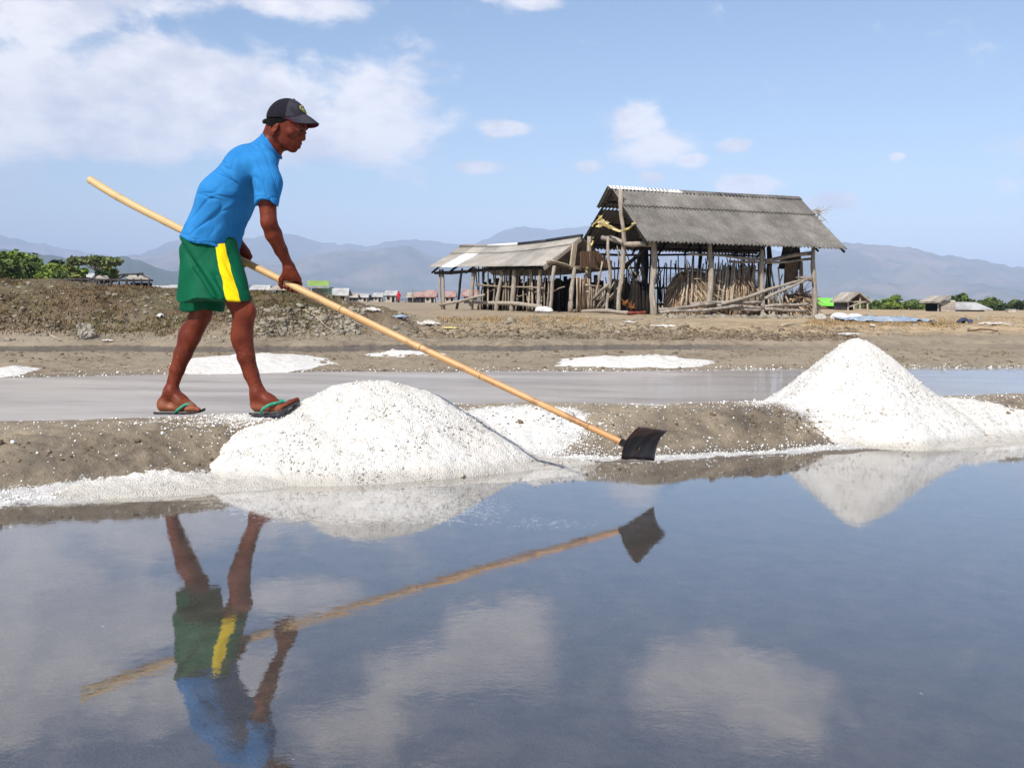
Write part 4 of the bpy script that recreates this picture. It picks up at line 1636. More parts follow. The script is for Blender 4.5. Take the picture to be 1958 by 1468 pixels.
def make_scraper():
    root = thing('salt_scraper', 'long bamboo pole with a dark curved metal blade held by the man', 'scraper', POLE_B)
    # the pole runs along local x from its butt
    ex = Vector(POLE_D)
    ez = Vector((0, 0, 1))
    ey = ez.cross(ex).normalized()
    ez = ex.cross(ey)
    R = Matrix((ex, ey, ez)).transposed()
    m = MB()
    nodes = [0.015, .235, .60, .97, 1.42, 1.80, 2.27, 2.60, 2.96, 3.15, 3.33]
    pts, rad = [], []
    xs = sorted(set([0.0] + [round(n + o, 4) for n in nodes for o in (-.012, -.004, .004, .012)] + list(np.linspace(0, POLE_L, 40))))
    for x in xs:
        if x < 0 or x > POLE_L:
            continue
        t_ = x / POLE_L
        r_ = pole_r(t_)
        for n in nodes:
            r_ += .0015 * (.5 + .8 * abs(math.sin(n * 7))) * math.exp(-((x - n) / .006) ** 2)
        bow = pole_bow(t_)
        pts.append((x, .004 * math.sin(t_ * 9), bow))
        rad.append(r_)
    m.tube(pts, rad, 16)
    po = m.obj('pole', MAT['bamboo'], root, True)
    po.matrix_local = Matrix.Translation(Vector(POLE_A) - Vector(POLE_B)) @ R.to_4x4()
    for n in nodes[1:]:
        t_ = n / POLE_L
        bow = pole_bow(t_)
        c = (n, .004 * math.sin(t_ * 9), bow)
        rr = pole_r(t_) + .0011
        MB().tube([(c[0] - .0022, c[1], c[2]), (c[0] + .0022, c[1], c[2])], rr, 14).obj('node_ring', MAT['node'], po, True)
    # blade: corners measured in the photograph and its mirror image
    A, B_ = P(1220, 815, 3.985), P(1276, 823, 4.285)
    C_, D_ = P(1250, 880, 4.25), P(1188, 877.5, 4.02)
    nrm = np.cross(B_ - A, D_ - A)
    nrm /= np.linalg.norm(nrm)
    if nrm @ POLE_D < 0:
        nrm = -nrm
    nu, nv = 14, 10
    fr, bk = [], []
    o0 = np.array(POLE_B)
    for i in range(nv + 1):
        v = i / nv
        for j in range(nu + 1):
            u = j / nu
            p_ = (A * (1 - u) + B_ * u) * (1 - v) + (D_ * (1 - u) + C_ * u) * v
            bulge = .004 - .020 * math.sin(math.pi * v) - .004 * math.sin(math.pi * u) + .002 * math.sin(u * 17 + v * 5)
            fr.append(p_ + nrm * bulge - o0)
            bk.append(p_ + nrm * (bulge - .0035) - o0)
    k = len(fr)
    fs = []
    w = nu + 1
    for i in range(nv):
        for j in range(nu):
            a = i * w + j
            fs += [(a, a + 1, a + w + 1, a + w), (k + a, k + a + w, k + a + w + 1, k + a + 1)]
    for j in range(nu):
        fs += [(j, k + j, k + j + 1, j + 1), (nv * w + j, nv * w + j + 1, k + nv * w + j + 1, k + nv * w + j)]
    for i in range(nv):
        a, b = i * w, i * w + nu
        fs += [(a, a + w, k + a + w, k + a), (b, k + b, k + b + w, b + w)]
    link('blade', mesh_from('blade', fr + bk, fs, MAT['rust'], True), root)
    # socket welded on the back of the blade
    MB().tube([np.array(POLE_B) - POLE_D * .085 - o0, np.array(POLE_B) - POLE_D * .002 - o0], [.0165, .018], 12).obj('socket', MAT['rust'], root, True)


make_scraper()


# =================================================================== SHEDS
def wood(name, col, col2, grain=(6, 6, .6)):
    return simple_mat(name, col, 0.9, 0.3, 7.0, 0.15, 0.5, 0.02, grain=grain, col2=col2)


MAT['post'] = wood('weathered_post', (0.42, 0.37, 0.31), (0.22, 0.18, 0.14))
MAT['stick'] = wood('weathered_stick', (0.34, 0.285, 0.22), (0.15, 0.115, 0.08))
MAT['pale_stick'] = wood('pale_stick', (0.52, 0.44, 0.34), (0.30, 0.235, 0.165))
MAT['log'] = wood('grey_log', (0.36, 0.315, 0.27), (0.17, 0.14, 0.11), (1, 1, 1))
MAT['plank'] = wood('brown_plank', (0.19, 0.115, 0.075), (0.085, 0.05, 0.033))
MAT['dark_wood'] = wood('shade_dark_wood', (0.030, 0.024, 0.020), (0.013, 0.011, 0.010))  # wood colour darkened to stand in for the deep shade inside the sheds
MAT['straw'] = simple_mat('dry_palm_straw', (0.42, 0.27, 0.18), 0.95, 0.3, 9, 0.1, 0.6, 0.03, grain=(1.2, 1.2, 9), col2=(0.14, 0.08, 0.05))
MAT['straw_pale'] = simple_mat('pale_palm_leaf', (0.55, 0.44, 0.30), 0.95, 0.25, 9, 0.1, 0.5, 0.02, col2=(0.30, 0.20, 0.12))
MAT['rag_yellow'] = simple_mat('faded_yellow_plastic', (0.62, 0.50, 0.16), 0.6, 0.3, 4, 0.3, 0.3, 0.02, col2=(0.40, 0.34, 0.22))
MAT['white_rag'] = simple_mat('white_sack_cloth', (0.58, 0.57, 0.56), 0.8, 0.15, 9, 0.2)
MAT['orange'] = simple_mat('orange_plastic', (0.36, 0.13, 0.035), 0.7, 0.25, 9, 0.2)
MAT['red_wood'] = simple_mat('red_painted_plank', (0.26, 0.055, 0.035), 0.85, 0.3, 9, 0.2)
MAT['mat'] = simple_mat('woven_mat', (0.26, 0.185, 0.125), 0.95, 0.3, 26, 0.1, 0.6, 0.02, col2=(0.09, 0.06, 0.04))


def mat_sheet(name, c1, c2, c3):
    m, t, b = material(name)
    p = t.pos()
    info = t.new('ShaderNodeObjectInfo')
    n1 = t.noise(t.mapping(p, scale=(1, 1, 1)), 2.2, 6, 0.65)
    n2 = t.noise(p, 26.0, 5, 0.7)
    c = t.mix(t.ramp(n1, 0.32, 0.68), c1, c2)
    c = t.mix(t.math('MULTIPLY', t.ramp(n2, 0.46, 0.66), 0.55), c, c3)
    lich = t.ramp(t.noise(p, 60.0, 4, 0.7), 0.64, 0.70)
    c = t.mix(t.math('MULTIPLY', lich, 0.5), c, (0.42, 0.40, 0.36))
    hsv = t.new('ShaderNodeHueSaturation')
    t.put(hsv.inputs['Color'], c)
    t.put(hsv.inputs['Value'], t.math('ADD', 0.82, t.math('MULTIPLY', info.outputs['Random'], 0.34)))
    t.put(b.inputs['Base Color'], hsv.outputs[0])
    b.inputs['Roughness'].default_value = 0.9
    b.inputs['Specular IOR Level'].default_value = 0.15
    t.put(b.inputs['Normal'], t.bump(n2, 0.4, 0.01))
    return m


MAT['sheet_dark'] = mat_sheet('weathered_fibre_cement', (0.130, 0.120, 0.110), (0.215, 0.200, 0.182), (0.075, 0.068, 0.061))
MAT['sheet_pale'] = mat_sheet('bleached_fibre_cement', (0.265, 0.245, 0.215), (0.36, 0.335, 0.30), (0.19, 0.172, 0.148))
MAT['sheet_white'] = mat_sheet('new_white_sheet', (0.66, 0.66, 0.66), (0.74, 0.74, 0.74), (0.55, 0.55, 0.55))
MAT['ridge_black'] = simple_mat('black_plastic_ridge', (0.03, 0.03, 0.04), 0.6, 0.3, 9, 0.3)
MAT['ridge_grey'] = simple_mat('grey_ridge_cap', (0.15, 0.14, 0.13), 0.85, 0.3, 9, 0.2)


def corrugated(a, b, c, d, pitch=.115, depth=.030, nv=5, jag=0.0, seed=0):
    """sheet with corners a,b (top edge) and d,c (bottom edge); waves run from top to bottom"""
    a, b, c, d = [np.array(v, float) for v in (a, b, c, d)]
    w = np.linalg.norm(b - a)
    waves = max(2, int(round(w / pitch)))
    nu = waves * 6
    n = np.cross(b - a, d - a)
    n /= np.linalg.norm(n)
    if n[2] < 0:
        n = -n
    rr = random.Random(seed)
    vs, fs = [], []
    jt = [rr.uniform(-jag, jag) for _ in range(nu + 1)]
    for i in range(nv + 1):
        v = i / nv
        for j in range(nu + 1):
            u = j / nu
            vv = v + (jt[j] if i == nv else 0)
            p = (a * (1 - u) + b * u) * (1 - vv) + (d * (1 - u) + c * u) * vv
            vs.append(p + n * depth * math.sin(u * waves * 2 * math.pi))
    k = len(vs)
    vs += [v - n * .006 for v in vs]
    w1 = nu + 1
    for i in range(nv):
        for j in range(nu):
            q = i * w1 + j
            fs += [(q, q + 1, q + w1 + 1, q + w1), (k + q, k + q + w1, k + q + w1 + 1, k + q + 1)]
    for j in range(nu):
        fs += [(j, k + j, k + j + 1, j + 1), (nv * w1 + j, nv * w1 + j + 1, k + nv * w1 + j + 1, k + nv * w1 + j)]
    for i in range(nv):
        q, q2 = i * w1, i * w1 + nu
        fs += [(q, q + w1, k + q + w1, k + q), (q2, k + q2, k + q2 + w1, q2 + w1)]
    return vs, fs


class Shed:
    """local frame: x along the ridge, y across towards the camera side, z up"""

    def __init__(self, name, label, origin, ax, cat='shed'):
        self.o = np.array(origin, float)
        self.x = np.array([ax[0], ax[1], 0.0]) / math.hypot(*ax)
        self.y = np.array([self.x[1], -self.x[0], 0.0])
        self.root = thing(name, label, cat, self.o)
        self.k = 0

    def L(self, a, b, c):
        return self.x * a + self.y * b + np.array([0, 0, c])

    def px(self, px, py, b=None, a=None):
        """local point seen at a photo pixel, on the plane y=b or x=a"""
        fx, fy = flat(px, py)
        ray = np.array([(fx - CX) / F_PX, 1.0, -(fy - HY) / F_PX])
        cam_p = np.array([0, 0, CAM_H]) - self.o
        ax_ = self.y if b is not None else self.x
        val = b if b is not None else a
        s = (val - cam_p @ ax_) / (ray @ ax_)
        return cam_p + ray * s

    def log(self, name, p, q, r0, r1=None, mat='post', bend=.015, n=7, seg=6, parent=None):
        self.k += 1
        m = rough_log(p, q, r0, r1 if r1 else r0 * .85, self.k * 13 + 5, bend, n, seg)
        return m.obj(name, MAT[mat], parent or self.root, True)

    def sheet(self, a, b, c, d, mat, **kw):
        self.k += 1
        vs, fs = corrugated(a, b, c, d, seed=self.k, **kw)
        return link('roof_sheet', mesh_from('roof_sheet', vs, fs, MAT[mat], True), self.root)


def straw_heap(parent, name, mat, pts_fn, n, ln, wid, seed, base_mesh=None, dirfn=None):
    """bundle of separate straws on the surface of a heap"""
    rr = np.random.default_rng(seed)
    vs, fs = [], []
    for i in range(n):
        p, nrm, along = pts_fn(rr)
        d = along + rr.normal(0, .25, 3)
        d /= np.linalg.norm(d)
        s = np.cross(d, nrm)
        s /= max(np.linalg.norm(s), 1e-6)
        l = ln * rr.uniform(.5, 1.3)
        w = wid * rr.uniform(.5, 1.4)
        o = p + nrm * rr.uniform(-.02, .05)
        q = len(vs)
        mid = o + d * l * .5 + nrm * rr.uniform(-.01, .03)
        e = o + d * l + nrm * rr.uniform(-.03, .05)
        vs += [o - s * w, o + s * w, mid + s * w, mid - s * w, e]
        fs += [(q, q + 1, q + 2, q + 3), (q + 3, q + 2, q + 4)]
    return link(name, mesh_from(name, vs, fs, mat), parent, kind='stuff')


def big_shed():
    # ridge runs (.93,.35); measured: left apex 28 m away, near eave 26 m away
    sh = Shed('thatch_store_shed', 'tall open pole shed with a steep grey corrugated roof, full of palm straw', (2.75, 28.0, .50), (.93, .35))
    L, W = sh.L, 2.2
    zr, ze = 3.52, 1.90          # ridge and eave above the ground here
    length = 6.32
    o = lambda a, b, c: L(a, b, c)
    # ---- roof: near slope, upper short row over lower long row, each sheet separate
    ncol = 7
    wcol = length / ncol
    zm = zr - (zr - ze) * .32
    ym = W * .32
    for i in range(ncol):
        a0, a1 = i * wcol - .02, (i + 1) * wcol + .035
        dz = .005 * (i % 2)
        sh.sheet(o(a0, .02, zr + dz + .035), o(a1, .02, zr + dz + .035), o(a1, ym + .10, zm + dz - .035), o(a0, ym + .10, zm + dz - .035), 'sheet_dark', jag=.006)
        sh.sheet(o(a0, ym, zm + dz + .0), o(a1, ym, zm + dz + .0), o(a1 + .02 * (i == ncol - 1), W + .008 * math.sin(i * 2.1), ze + dz), o(a0, W + .008 * math.sin(i * 2.1), ze + dz), 'sheet_dark', jag=.012, nv=6)
    # far slope
    for i in range(ncol):
        a0, a1 = i * wcol - .02, (i + 1) * wcol + .035
        sh.sheet(o(a0 - (.10 if i == 0 else 0), -.02, zr + .03), o(a1, -.02, zr + .03), o(a1, -ym, zm + .02), o(a0 - (.10 if i == 0 else 0), -ym, zm + .02), 'sheet_dark')
        sh.sheet(o(a0, -ym + .08, zm - .02), o(a1, -ym + .08, zm - .02), o(a1, -W, ze + .02), o(a0, -W, ze + .02), 'sheet_dark')
    # ridge caps
    for a0, a1, mt in ((-.08, 1.08, 'sheet_white'), (1.06, 2.25, 'sheet_white'), (2.22, 3.40, 'ridge_grey'), (3.38, 4.30, 'ridge_black'), (4.27, 5.3, 'ridge_grey'), (5.27, 6.36, 'ridge_grey')):
        m = MB()
        sg = -.02 * math.sin((a0 + a1) / 2 / length * math.pi)
        for s_ in (1, -1):
            vs, fs = corrugated(o(a0, 0, zr + .075 + sg), o(a1, 0, zr + .075 + sg), o(a1, s_ * .17, zr - .03 + sg), o(a0, s_ * .17, zr - .03 + sg), depth=.008 if 'white' in mt else .002, nv=1)
            m.add(vs, fs)
        m.obj('ridge_cap', MAT[mt], sh.root, True)
    # ---- posts, near row (pixels of the feet)
    yp = W - .48
    feet = [(1252, 601, .085, 1249), (1355, 607, .075, 1357), (1457, 601, .07, 1459), (1556, 601, .07, 1556)]
    heads = []
    for fx, fy, r_, tx in feet:
        f_ = sh.px(fx, fy, b=yp)
        t_ = sh.px(tx, 470, b=yp)
        t_[2] = ze + .12
        f_[2] = min(f_[2], .06) - .18
        sh.log('post', f_, t_, r_ * 1.08, r_ * .80, 'post', .024, 9, 10)
        heads.append(t_)
    # gable end posts
    for fx, fy, tx, ty, a_, r_ in [(1183, 596, 1187, 362, -.02, .075), (1160, 594, 1163, 452, -.06, .05), (1119, 596, 1127, 452, -.05, .085)]:
        f_ = sh.px(fx, fy, a=a_)
        t_ = sh.px(tx, ty, a=a_)
        f_[2] = -.15
        sh.log('post', f_, t_, r_, r_ * .78, 'post', .030, 9, 10)
    # far row and inner posts, in the dark
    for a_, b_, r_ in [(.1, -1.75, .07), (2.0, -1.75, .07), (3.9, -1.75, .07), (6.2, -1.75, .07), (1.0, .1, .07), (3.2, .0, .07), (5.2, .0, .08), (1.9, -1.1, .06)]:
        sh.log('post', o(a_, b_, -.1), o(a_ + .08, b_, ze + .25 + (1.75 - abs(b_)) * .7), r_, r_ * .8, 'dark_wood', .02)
    # beams
    sh.log('tie_beam', sh.px(1152, 455, a=-.05), sh.px(1246, 470, b=yp) + o(0, 0, .03), .085, .07, 'post', .03)
    for i in range(3):
        sh.log('eave_beam', heads[i] + o(-.1, 0, -.02), heads[i + 1] + o(.1, 0, -.02), .05, .045, 'dark_wood', .01)
    sh.log('rail', sh.px(1316, 486, b=yp - .12), sh.px(1458, 496, b=yp - .1), .035, .04, 'log', .012)
    sh.log('rail', sh.px(1395, 500, b=yp - .16), sh.px(1460, 502, b=yp - .16), .04, .03, 'stick', .015)
    sh.log('rail', sh.px(1462, 498, b=yp - .08), sh.px(1553, 484, b=yp - .05), .05, .055, 'log', .012)
    sh.log('rail', sh.px(1464, 503, b=yp - .12), sh.px(1552, 495, b=yp - .12), .035, .035, 'log', .012)
    for b_ in (-1.75,):
        for z_ in (.25, .75, 1.3, 1.75):
            sh.log('rail', o(.0, b_, z_), o(6.3, b_, z_ + .08), .035, .03, 'dark_wood', .008)
    for i in range(8):
        a_ = i * .9 + .02
        sh.log('rafter', o(a_, W - .06, ze - .09), o(a_, .05, zr - .12), .035, .03, 'dark_wood', .004)
        sh.log('rafter', o(a_, -W + .06, ze - .09), o(a_, -.05, zr - .12), .035, .03, 'dark_wood', .004)
    for t_ in (.15, .5, .85):
        sh.log('purlin', o(-.08, W * t_, zr + (ze - zr) * t_ - .13), o(length + .1, W * t_, zr + (ze - zr) * t_ - .13), .03, .03, 'dark_wood', .006)
        sh.log('purlin', o(-.08, -W * t_, zr + (ze - zr) * t_ - .13), o(length + .1, -W * t_, zr + (ze - zr) * t_ - .13), .03, .03, 'dark_wood', .006)
    sh.log('brace', sh.px(1195, 510, b=.4), sh.px(1240, 472, b=.9), .06, .05, 'dark_wood', .01)
    sh.log('brace', sh.px(1213, 530, b=-.9), sh.px(1228, 470, b=-.9), .08, .075, 'dark_wood', .02)
    sh.log('gable_strut', sh.px(1198, 440, a=-.06), sh.px(1216, 427, a=-.04), .02, .02, 'pale_stick', .02)
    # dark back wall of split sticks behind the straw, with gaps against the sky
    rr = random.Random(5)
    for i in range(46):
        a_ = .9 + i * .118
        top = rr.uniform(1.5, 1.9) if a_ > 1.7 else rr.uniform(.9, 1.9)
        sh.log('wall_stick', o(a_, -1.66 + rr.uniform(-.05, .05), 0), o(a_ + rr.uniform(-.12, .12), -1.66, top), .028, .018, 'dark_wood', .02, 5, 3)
    # thick dark sticks standing in for deep shade, corner (left, below) and right end
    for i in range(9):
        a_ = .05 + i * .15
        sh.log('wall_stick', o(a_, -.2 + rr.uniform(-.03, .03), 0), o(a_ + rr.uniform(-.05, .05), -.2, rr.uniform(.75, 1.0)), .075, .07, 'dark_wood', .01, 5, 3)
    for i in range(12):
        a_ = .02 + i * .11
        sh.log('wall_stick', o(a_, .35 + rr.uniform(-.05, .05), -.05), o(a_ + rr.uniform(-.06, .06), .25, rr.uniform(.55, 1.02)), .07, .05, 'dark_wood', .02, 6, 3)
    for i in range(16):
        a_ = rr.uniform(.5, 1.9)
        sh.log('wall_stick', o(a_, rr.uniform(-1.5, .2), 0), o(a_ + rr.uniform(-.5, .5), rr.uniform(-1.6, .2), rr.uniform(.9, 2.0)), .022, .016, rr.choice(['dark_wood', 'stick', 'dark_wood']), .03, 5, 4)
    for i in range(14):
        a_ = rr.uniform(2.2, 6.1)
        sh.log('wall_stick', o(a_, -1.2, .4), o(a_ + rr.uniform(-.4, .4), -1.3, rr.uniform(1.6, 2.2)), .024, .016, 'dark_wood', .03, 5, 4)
    for i in range(7):
        sh.log('loose_pole', o(rr.uniform(4.4, 5.0), 1.2, 0), o(rr.uniform(4.3, 5.6), .9, rr.uniform(.6, 1.2)), .024, .018, rr.choice(['pale_stick', 'stick']), .02, 5, 4)
    # sheet of dark matting under the right eave
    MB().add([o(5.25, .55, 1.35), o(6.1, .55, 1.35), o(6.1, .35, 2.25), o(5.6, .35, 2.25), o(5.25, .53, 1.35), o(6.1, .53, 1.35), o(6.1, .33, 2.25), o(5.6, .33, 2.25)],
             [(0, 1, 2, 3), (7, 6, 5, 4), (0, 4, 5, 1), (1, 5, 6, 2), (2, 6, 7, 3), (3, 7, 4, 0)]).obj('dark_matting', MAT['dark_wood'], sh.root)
    # woven panel right
    m = MB()
    p0, p1, p2, p3 = sh.px(1502, 500, b=.75), sh.px(1526, 500, b=.75), sh.px(1526, 545, b=.75), sh.px(1500, 545, b=.75)
    off = L(0, -.04, 0)
    m.add([p0, p1, p2, p3, p0 + off, p1 + off, p2 + off, p3 + off], [(3, 2, 1, 0), (4, 5, 6, 7), (0, 1, 5, 4), (1, 2, 6, 5), (2, 3, 7, 6), (3, 0, 4, 7)])
    m.obj('woven_panel', MAT['mat'], sh.root)
    for k in range(7):
        t_ = (k + .5) / 7
        MB().bar(p0 * (1 - t_) + p3 * t_ + L(0, .012, 0), p1 * (1 - t_) + p2 * t_ + L(0, .012, 0), .012, .045).obj('slat', MAT['mat'], sh.root)
    # poles stacked upright against the straw
    for i in range(24):
        x_ = 1372 + i * 3.7
        sh.log('upright_pole', sh.px(x_ + rr.uniform(-2, 4), 588, b=1.52 + rr.uniform(-.05, .1)), sh.px(x_ + rr.uniform(-1, 7), 503 + rr.uniform(-2, 10), b=1.30), .030, .022, rr.choice(['stick', 'pale_stick', 'pale_stick']), .012, 6, 4)
    for x_, x2, y2 in [(1302, 1310, 540), (1312, 1316, 515), (1348, 1351, 505), (1362, 1368, 512), (1370, 1379, 503), (1321, 1325, 503), (1328, 1335, 512), (1341, 1340, 515), (1381, 1389, 510), (1399, 1404, 515)]:
        sh.log('upright_pole', sh.px(x_, 586, b=1.62), sh.px(x2, y2, b=1.40), .026, .02, 'pale_stick', .012, 6, 5)
    for x_, x2, y2, mt in [(1474, 1462, 504, 'stick'), (1478, 1470, 508, 'stick'), (1486, 1473, 506, 'stick'), (1497, 1488, 510, 'pale_stick'), (1470, 1466, 550, 'pale_stick'), (1480, 1474, 545, 'pale_stick'), (1493, 1484, 550, 'pale_stick'), (1510, 1497, 552, 'pale_stick')]:
        sh.log('upright_pole', sh.px(x_, 585, b=1.45), sh.px(x2, y2, b=1.25), .026, .02, mt, .012, 6, 4)
    for x_, x2 in [(1529, 1531), (1536, 1533)]:
        sh.log('upright_pole', sh.px(x_, 586, b=.9), sh.px(x2, 500, b=.9), .04, .035, 'stick', .012, 6, 4)
    return sh


def heap_mesh(sh, name, label_parent, c, rx, ry, rz, mat, seed, zlo=0.0):
    nu, nv = 28, 12
    vs, fs = [], []
    for i in range(nv + 1):
        ph = i / nv * math.pi / 2
        for j in range(nu):
            th = j / nu * 2 * math.pi
            rr = 1 + .12 * float(fbm(np.array([math.cos(th) * 2 + seed]), np.array([math.sin(th) * 2 + ph * 2]), 3, seed)[0])
            vs.append(c + sh.x * (rx * math.cos(th) * math.cos(ph) ** .6 * rr) + sh.y * (ry * math.sin(th) * math.cos(ph) ** .6 * rr) + np.array([0, 0, rz * math.sin(ph) * rr + zlo]))
    for i in range(nv):
        for j in range(nu):
            a, b = i * nu + j, i * nu + (j + 1) % nu
            fs.append((a, b, b + nu, a + nu))
    fs.append(tuple(range(nu - 1, -1, -1)))
    return vs, fs


BIG = big_shed()


def straw_piles():
    sh = BIG
    g = 'palm straw heaps stored in the tall shed'
    defs = [('rounded heap of reddish palm straw at the left inside the tall shed', 2.15, .85, .80, .70, 1.20, (.25, 0, -1), 30),
            ('tall leaning bundle of palm straw and stalks in the middle of the tall shed', 3.45, .85, .80, .66, 1.26, (-.42, 0, -1), 60),
            ('small heap of straw and offcuts at the right end of the tall shed', 5.55, 1.0, .55, .45, .62, (.3, 0, -1), 90)]
    for label, a, b, rx, ry, rz, al, seed in defs:
        c = sh.L(a, b, 0)
        root = thing('straw_heap', label, 'straw heap', sh.o + c, 0, g)
        vs, fs = heap_mesh(sh, 'core', None, np.zeros(3), rx, ry, rz, None, seed, -.05)
        link('core', mesh_from('core', vs, fs, MAT['straw'], True), root)
        al = sh.x * al[0] + np.array([0, 0, al[2]])

        def fn(rr):
            th = rr.uniform(math.pi * .0, math.pi * 1.0)
            ph = math.asin(rr.uniform(.03, .99) ** .8)
            nrm = sh.x * (math.cos(th) * math.cos(ph) / rx) + sh.y * (math.sin(th) * math.cos(ph) / ry) + np.array([0, 0, math.sin(ph) / rz])
            nrm /= np.linalg.norm(nrm)
            p = sh.x * (rx * math.cos(th) * math.cos(ph) ** .6) + sh.y * (ry * math.sin(th) * math.cos(ph) ** .6) + np.array([0, 0, rz * math.sin(ph)])
            return p, nrm, al - nrm * (al @ nrm)
        straw_heap(root, 'straw', MAT['straw'], fn, 800, .34, .014, seed)
        straw_heap(root, 'pale_straw', MAT['straw_pale'], fn, 520, .55, .013, seed + 1)


straw_piles()


def shed_litter():
    sh = BIG
    g = 'logs lying along the front of the tall shed'
    k = 0
    for (x0, y0, x1, y1, b0, b1, r_, lab) in [
            (1260, 592, 1365, 581, 2.0, 1.95, .045, 'grey log at ground level between the first two front posts of the tall shed'),
            (1262, 597, 1420, 585, 2.08, 2.05, .05, 'long crooked log lying in front of the second post of the tall shed'),
            (1320, 581, 1455, 578, 1.9, 1.85, .05, 'thick pole lying behind the second post of the tall shed'),
            (1372, 584, 1462, 589, 1.92, 1.95, .045, 'pole on the ground reaching the third post of the tall shed'),
            (1395, 592, 1456, 593, 2.02, 2.02, .04, 'short lowest log in front of the third post of the tall shed'),
            (1462, 586, 1546, 581, 1.9, 1.9, .05, 'upper horizontal log between the last two posts of the tall shed'),
            (1462, 591, 1545, 594, 1.95, 1.95, .05, 'lower horizontal log between the last two posts of the tall shed'),
            (1380, 581, 1536, 535, 1.98, 1.75, .05, 'long pale pole leaning up to the right in front of the third post'),
            (1462, 571, 1543, 534, 1.80, 1.78, .045, 'shorter pale pole leaning beside the long one at the right end of the shed')]:
        a, b = sh.px(x0, y0, b=b0) + sh.o, sh.px(x1, y1, b=b1) + sh.o
        m = rough_log(np.zeros(3), b - a, r_, r_ * .8, 300 + k, .012, 8, 7)
        m.obj('log', MAT['log' if k < 7 else 'post'], None, True, label=lab, cat='log', group=g, loc=a)
        k += 1
    # beam stubs tied at the right post, firewood block
    a = sh.px(1531, 533, b=1.7) + sh.o
    MB().tube([(-.15, 0, .05), (.1, 0, .02), (.32, -.02, -.03)], [.03, .045, .06], 7, .15, 3).obj('lashed_stub', MAT['stick'], None, True, label='short wood stubs lashed to the rightmost post of the tall shed', cat='wood', loc=a)
    # yellow plastic rags
    def rag(pix, a_, lab, seed, w=.10):
        pts = [sh.px(x, y, a=a_) + sh.o for x, y in pix]
        o_ = pts[0].copy()
        rr = random.Random(seed)
        vs, fs = [], []
        fine = []
        for i in range(len(pts) - 1):
            for k_ in range(4):
                fine.append(pts[i] + (pts[i + 1] - pts[i]) * k_ / 4)
        pts = fine + [pts[-1]]
        for i, p in enumerate(pts):
            ww = w * (.55 + .45 * abs(math.sin(i * .5 + seed))) * rr.uniform(.8, 1.1) * (.3 if i in (0, len(pts) - 1) else 1)
            j = np.array([rr.uniform(-.03, .03), rr.uniform(-.06, .06), 0])
            for s_ in (-1, -.3, .4, 1):
                vs.append(p - o_ + j * .6 + np.array([rr.uniform(-.03, .03), rr.uniform(-.05, .05), (s_ - .35) * ww]))
        for i in range(len(pts) - 1):
            for s_ in range(3):
                q = i * 4 + s_
                fs.append((q, q + 1, q + 5, q + 4))
        me = mesh_from('plastic_rag', vs, fs, MAT['rag_yellow'], True)
        ob = link('plastic_rag', me, None, lab, 'rag', 'yellow plastic rags on the shed', None, o_)
        md = ob.modifiers.new('thickness', 'SOLIDIFY')
        md.thickness = .012
    out = [(345, 380), (360, 374), (372, 400), (386, 420), (412, 436), (428, 430), (432, 452), (428, 468), (455, 476), (484, 492), (522, 512), (565, 522), (602, 530), (600, 544), (560, 545), (528, 540), (498, 522),
           (470, 508), (444, 512), (418, 508), (404, 486), (388, 480), (370, 496), (352, 500), (318, 490), (334, 468), (330, 450), (312, 452), (292, 470), (272, 492), (264, 484), (284, 456), (312, 428), (334, 408)]
    rr = random.Random(8)
    pts = [sh.px(1080 + a_ / 5.243, 340 + b_ / 5.243, a=-.22) + sh.o for a_, b_ in out]
    o_ = pts[0].copy()
    fr_ = [p - o_ + sh.x * rr.uniform(-.05, .05) for p in pts]
    bk_ = [p + sh.x * .012 for p in fr_]
    n_ = len(fr_)
    mb = MB()
    mb.add(fr_ + bk_, [tuple(range(n_)), tuple(range(2 * n_ - 1, n_ - 1, -1))] + [(i, n_ + i, n_ + (i + 1) % n_, (i + 1) % n_) for i in range(n_)])
    mb.obj('plastic_rag', MAT['rag_yellow'], None, label='torn yellow plastic sheet hanging across the gable of the tall shed', cat='rag', group='yellow plastic rags on the shed', loc=o_)
    rag([(1193, 441), (1202, 436), (1210, 430), (1215, 426)], -.20, 'thin strip of yellowed plastic at the right of the gable post', 2, .03)
    rag([(1129, 470), (1132, 462), (1134, 454)], -.20, 'yellow scrap on top of the short left gable post', 3, .08)
    rag([(1117, 545), (1119, 530), (1121, 518), (1124, 512)], -.22, 'yellow plastic wrapped round the left gable post at mid height', 4, .09)
    # floor log, red plank, orange scraps and salvage wood under the gable
    def lying(name, x0, y0, x1, y1, a_, r_, mat, lab, cat='log', grp=None):
        a, b = sh.px(x0, y0, a=a_) + sh.o, sh.px(x1, y1, a=a_) + sh.o
        rough_log(np.zeros(3), b - a, r_, r_ * .8, int(x0 + y0), .01, 8, 6).obj(name, MAT[mat], None, True, label=lab, cat=cat, group=grp, loc=a)
    lying('log', 1098, 595, 1200, 598, -.35, .06, 'post', 'pale grey log lying across the foot of the gable posts')
    lying('plank', 1200, 599, 1234, 597, -.3, .045, 'red_wood', 'short red painted timber lying at the gable entrance', 'plank')
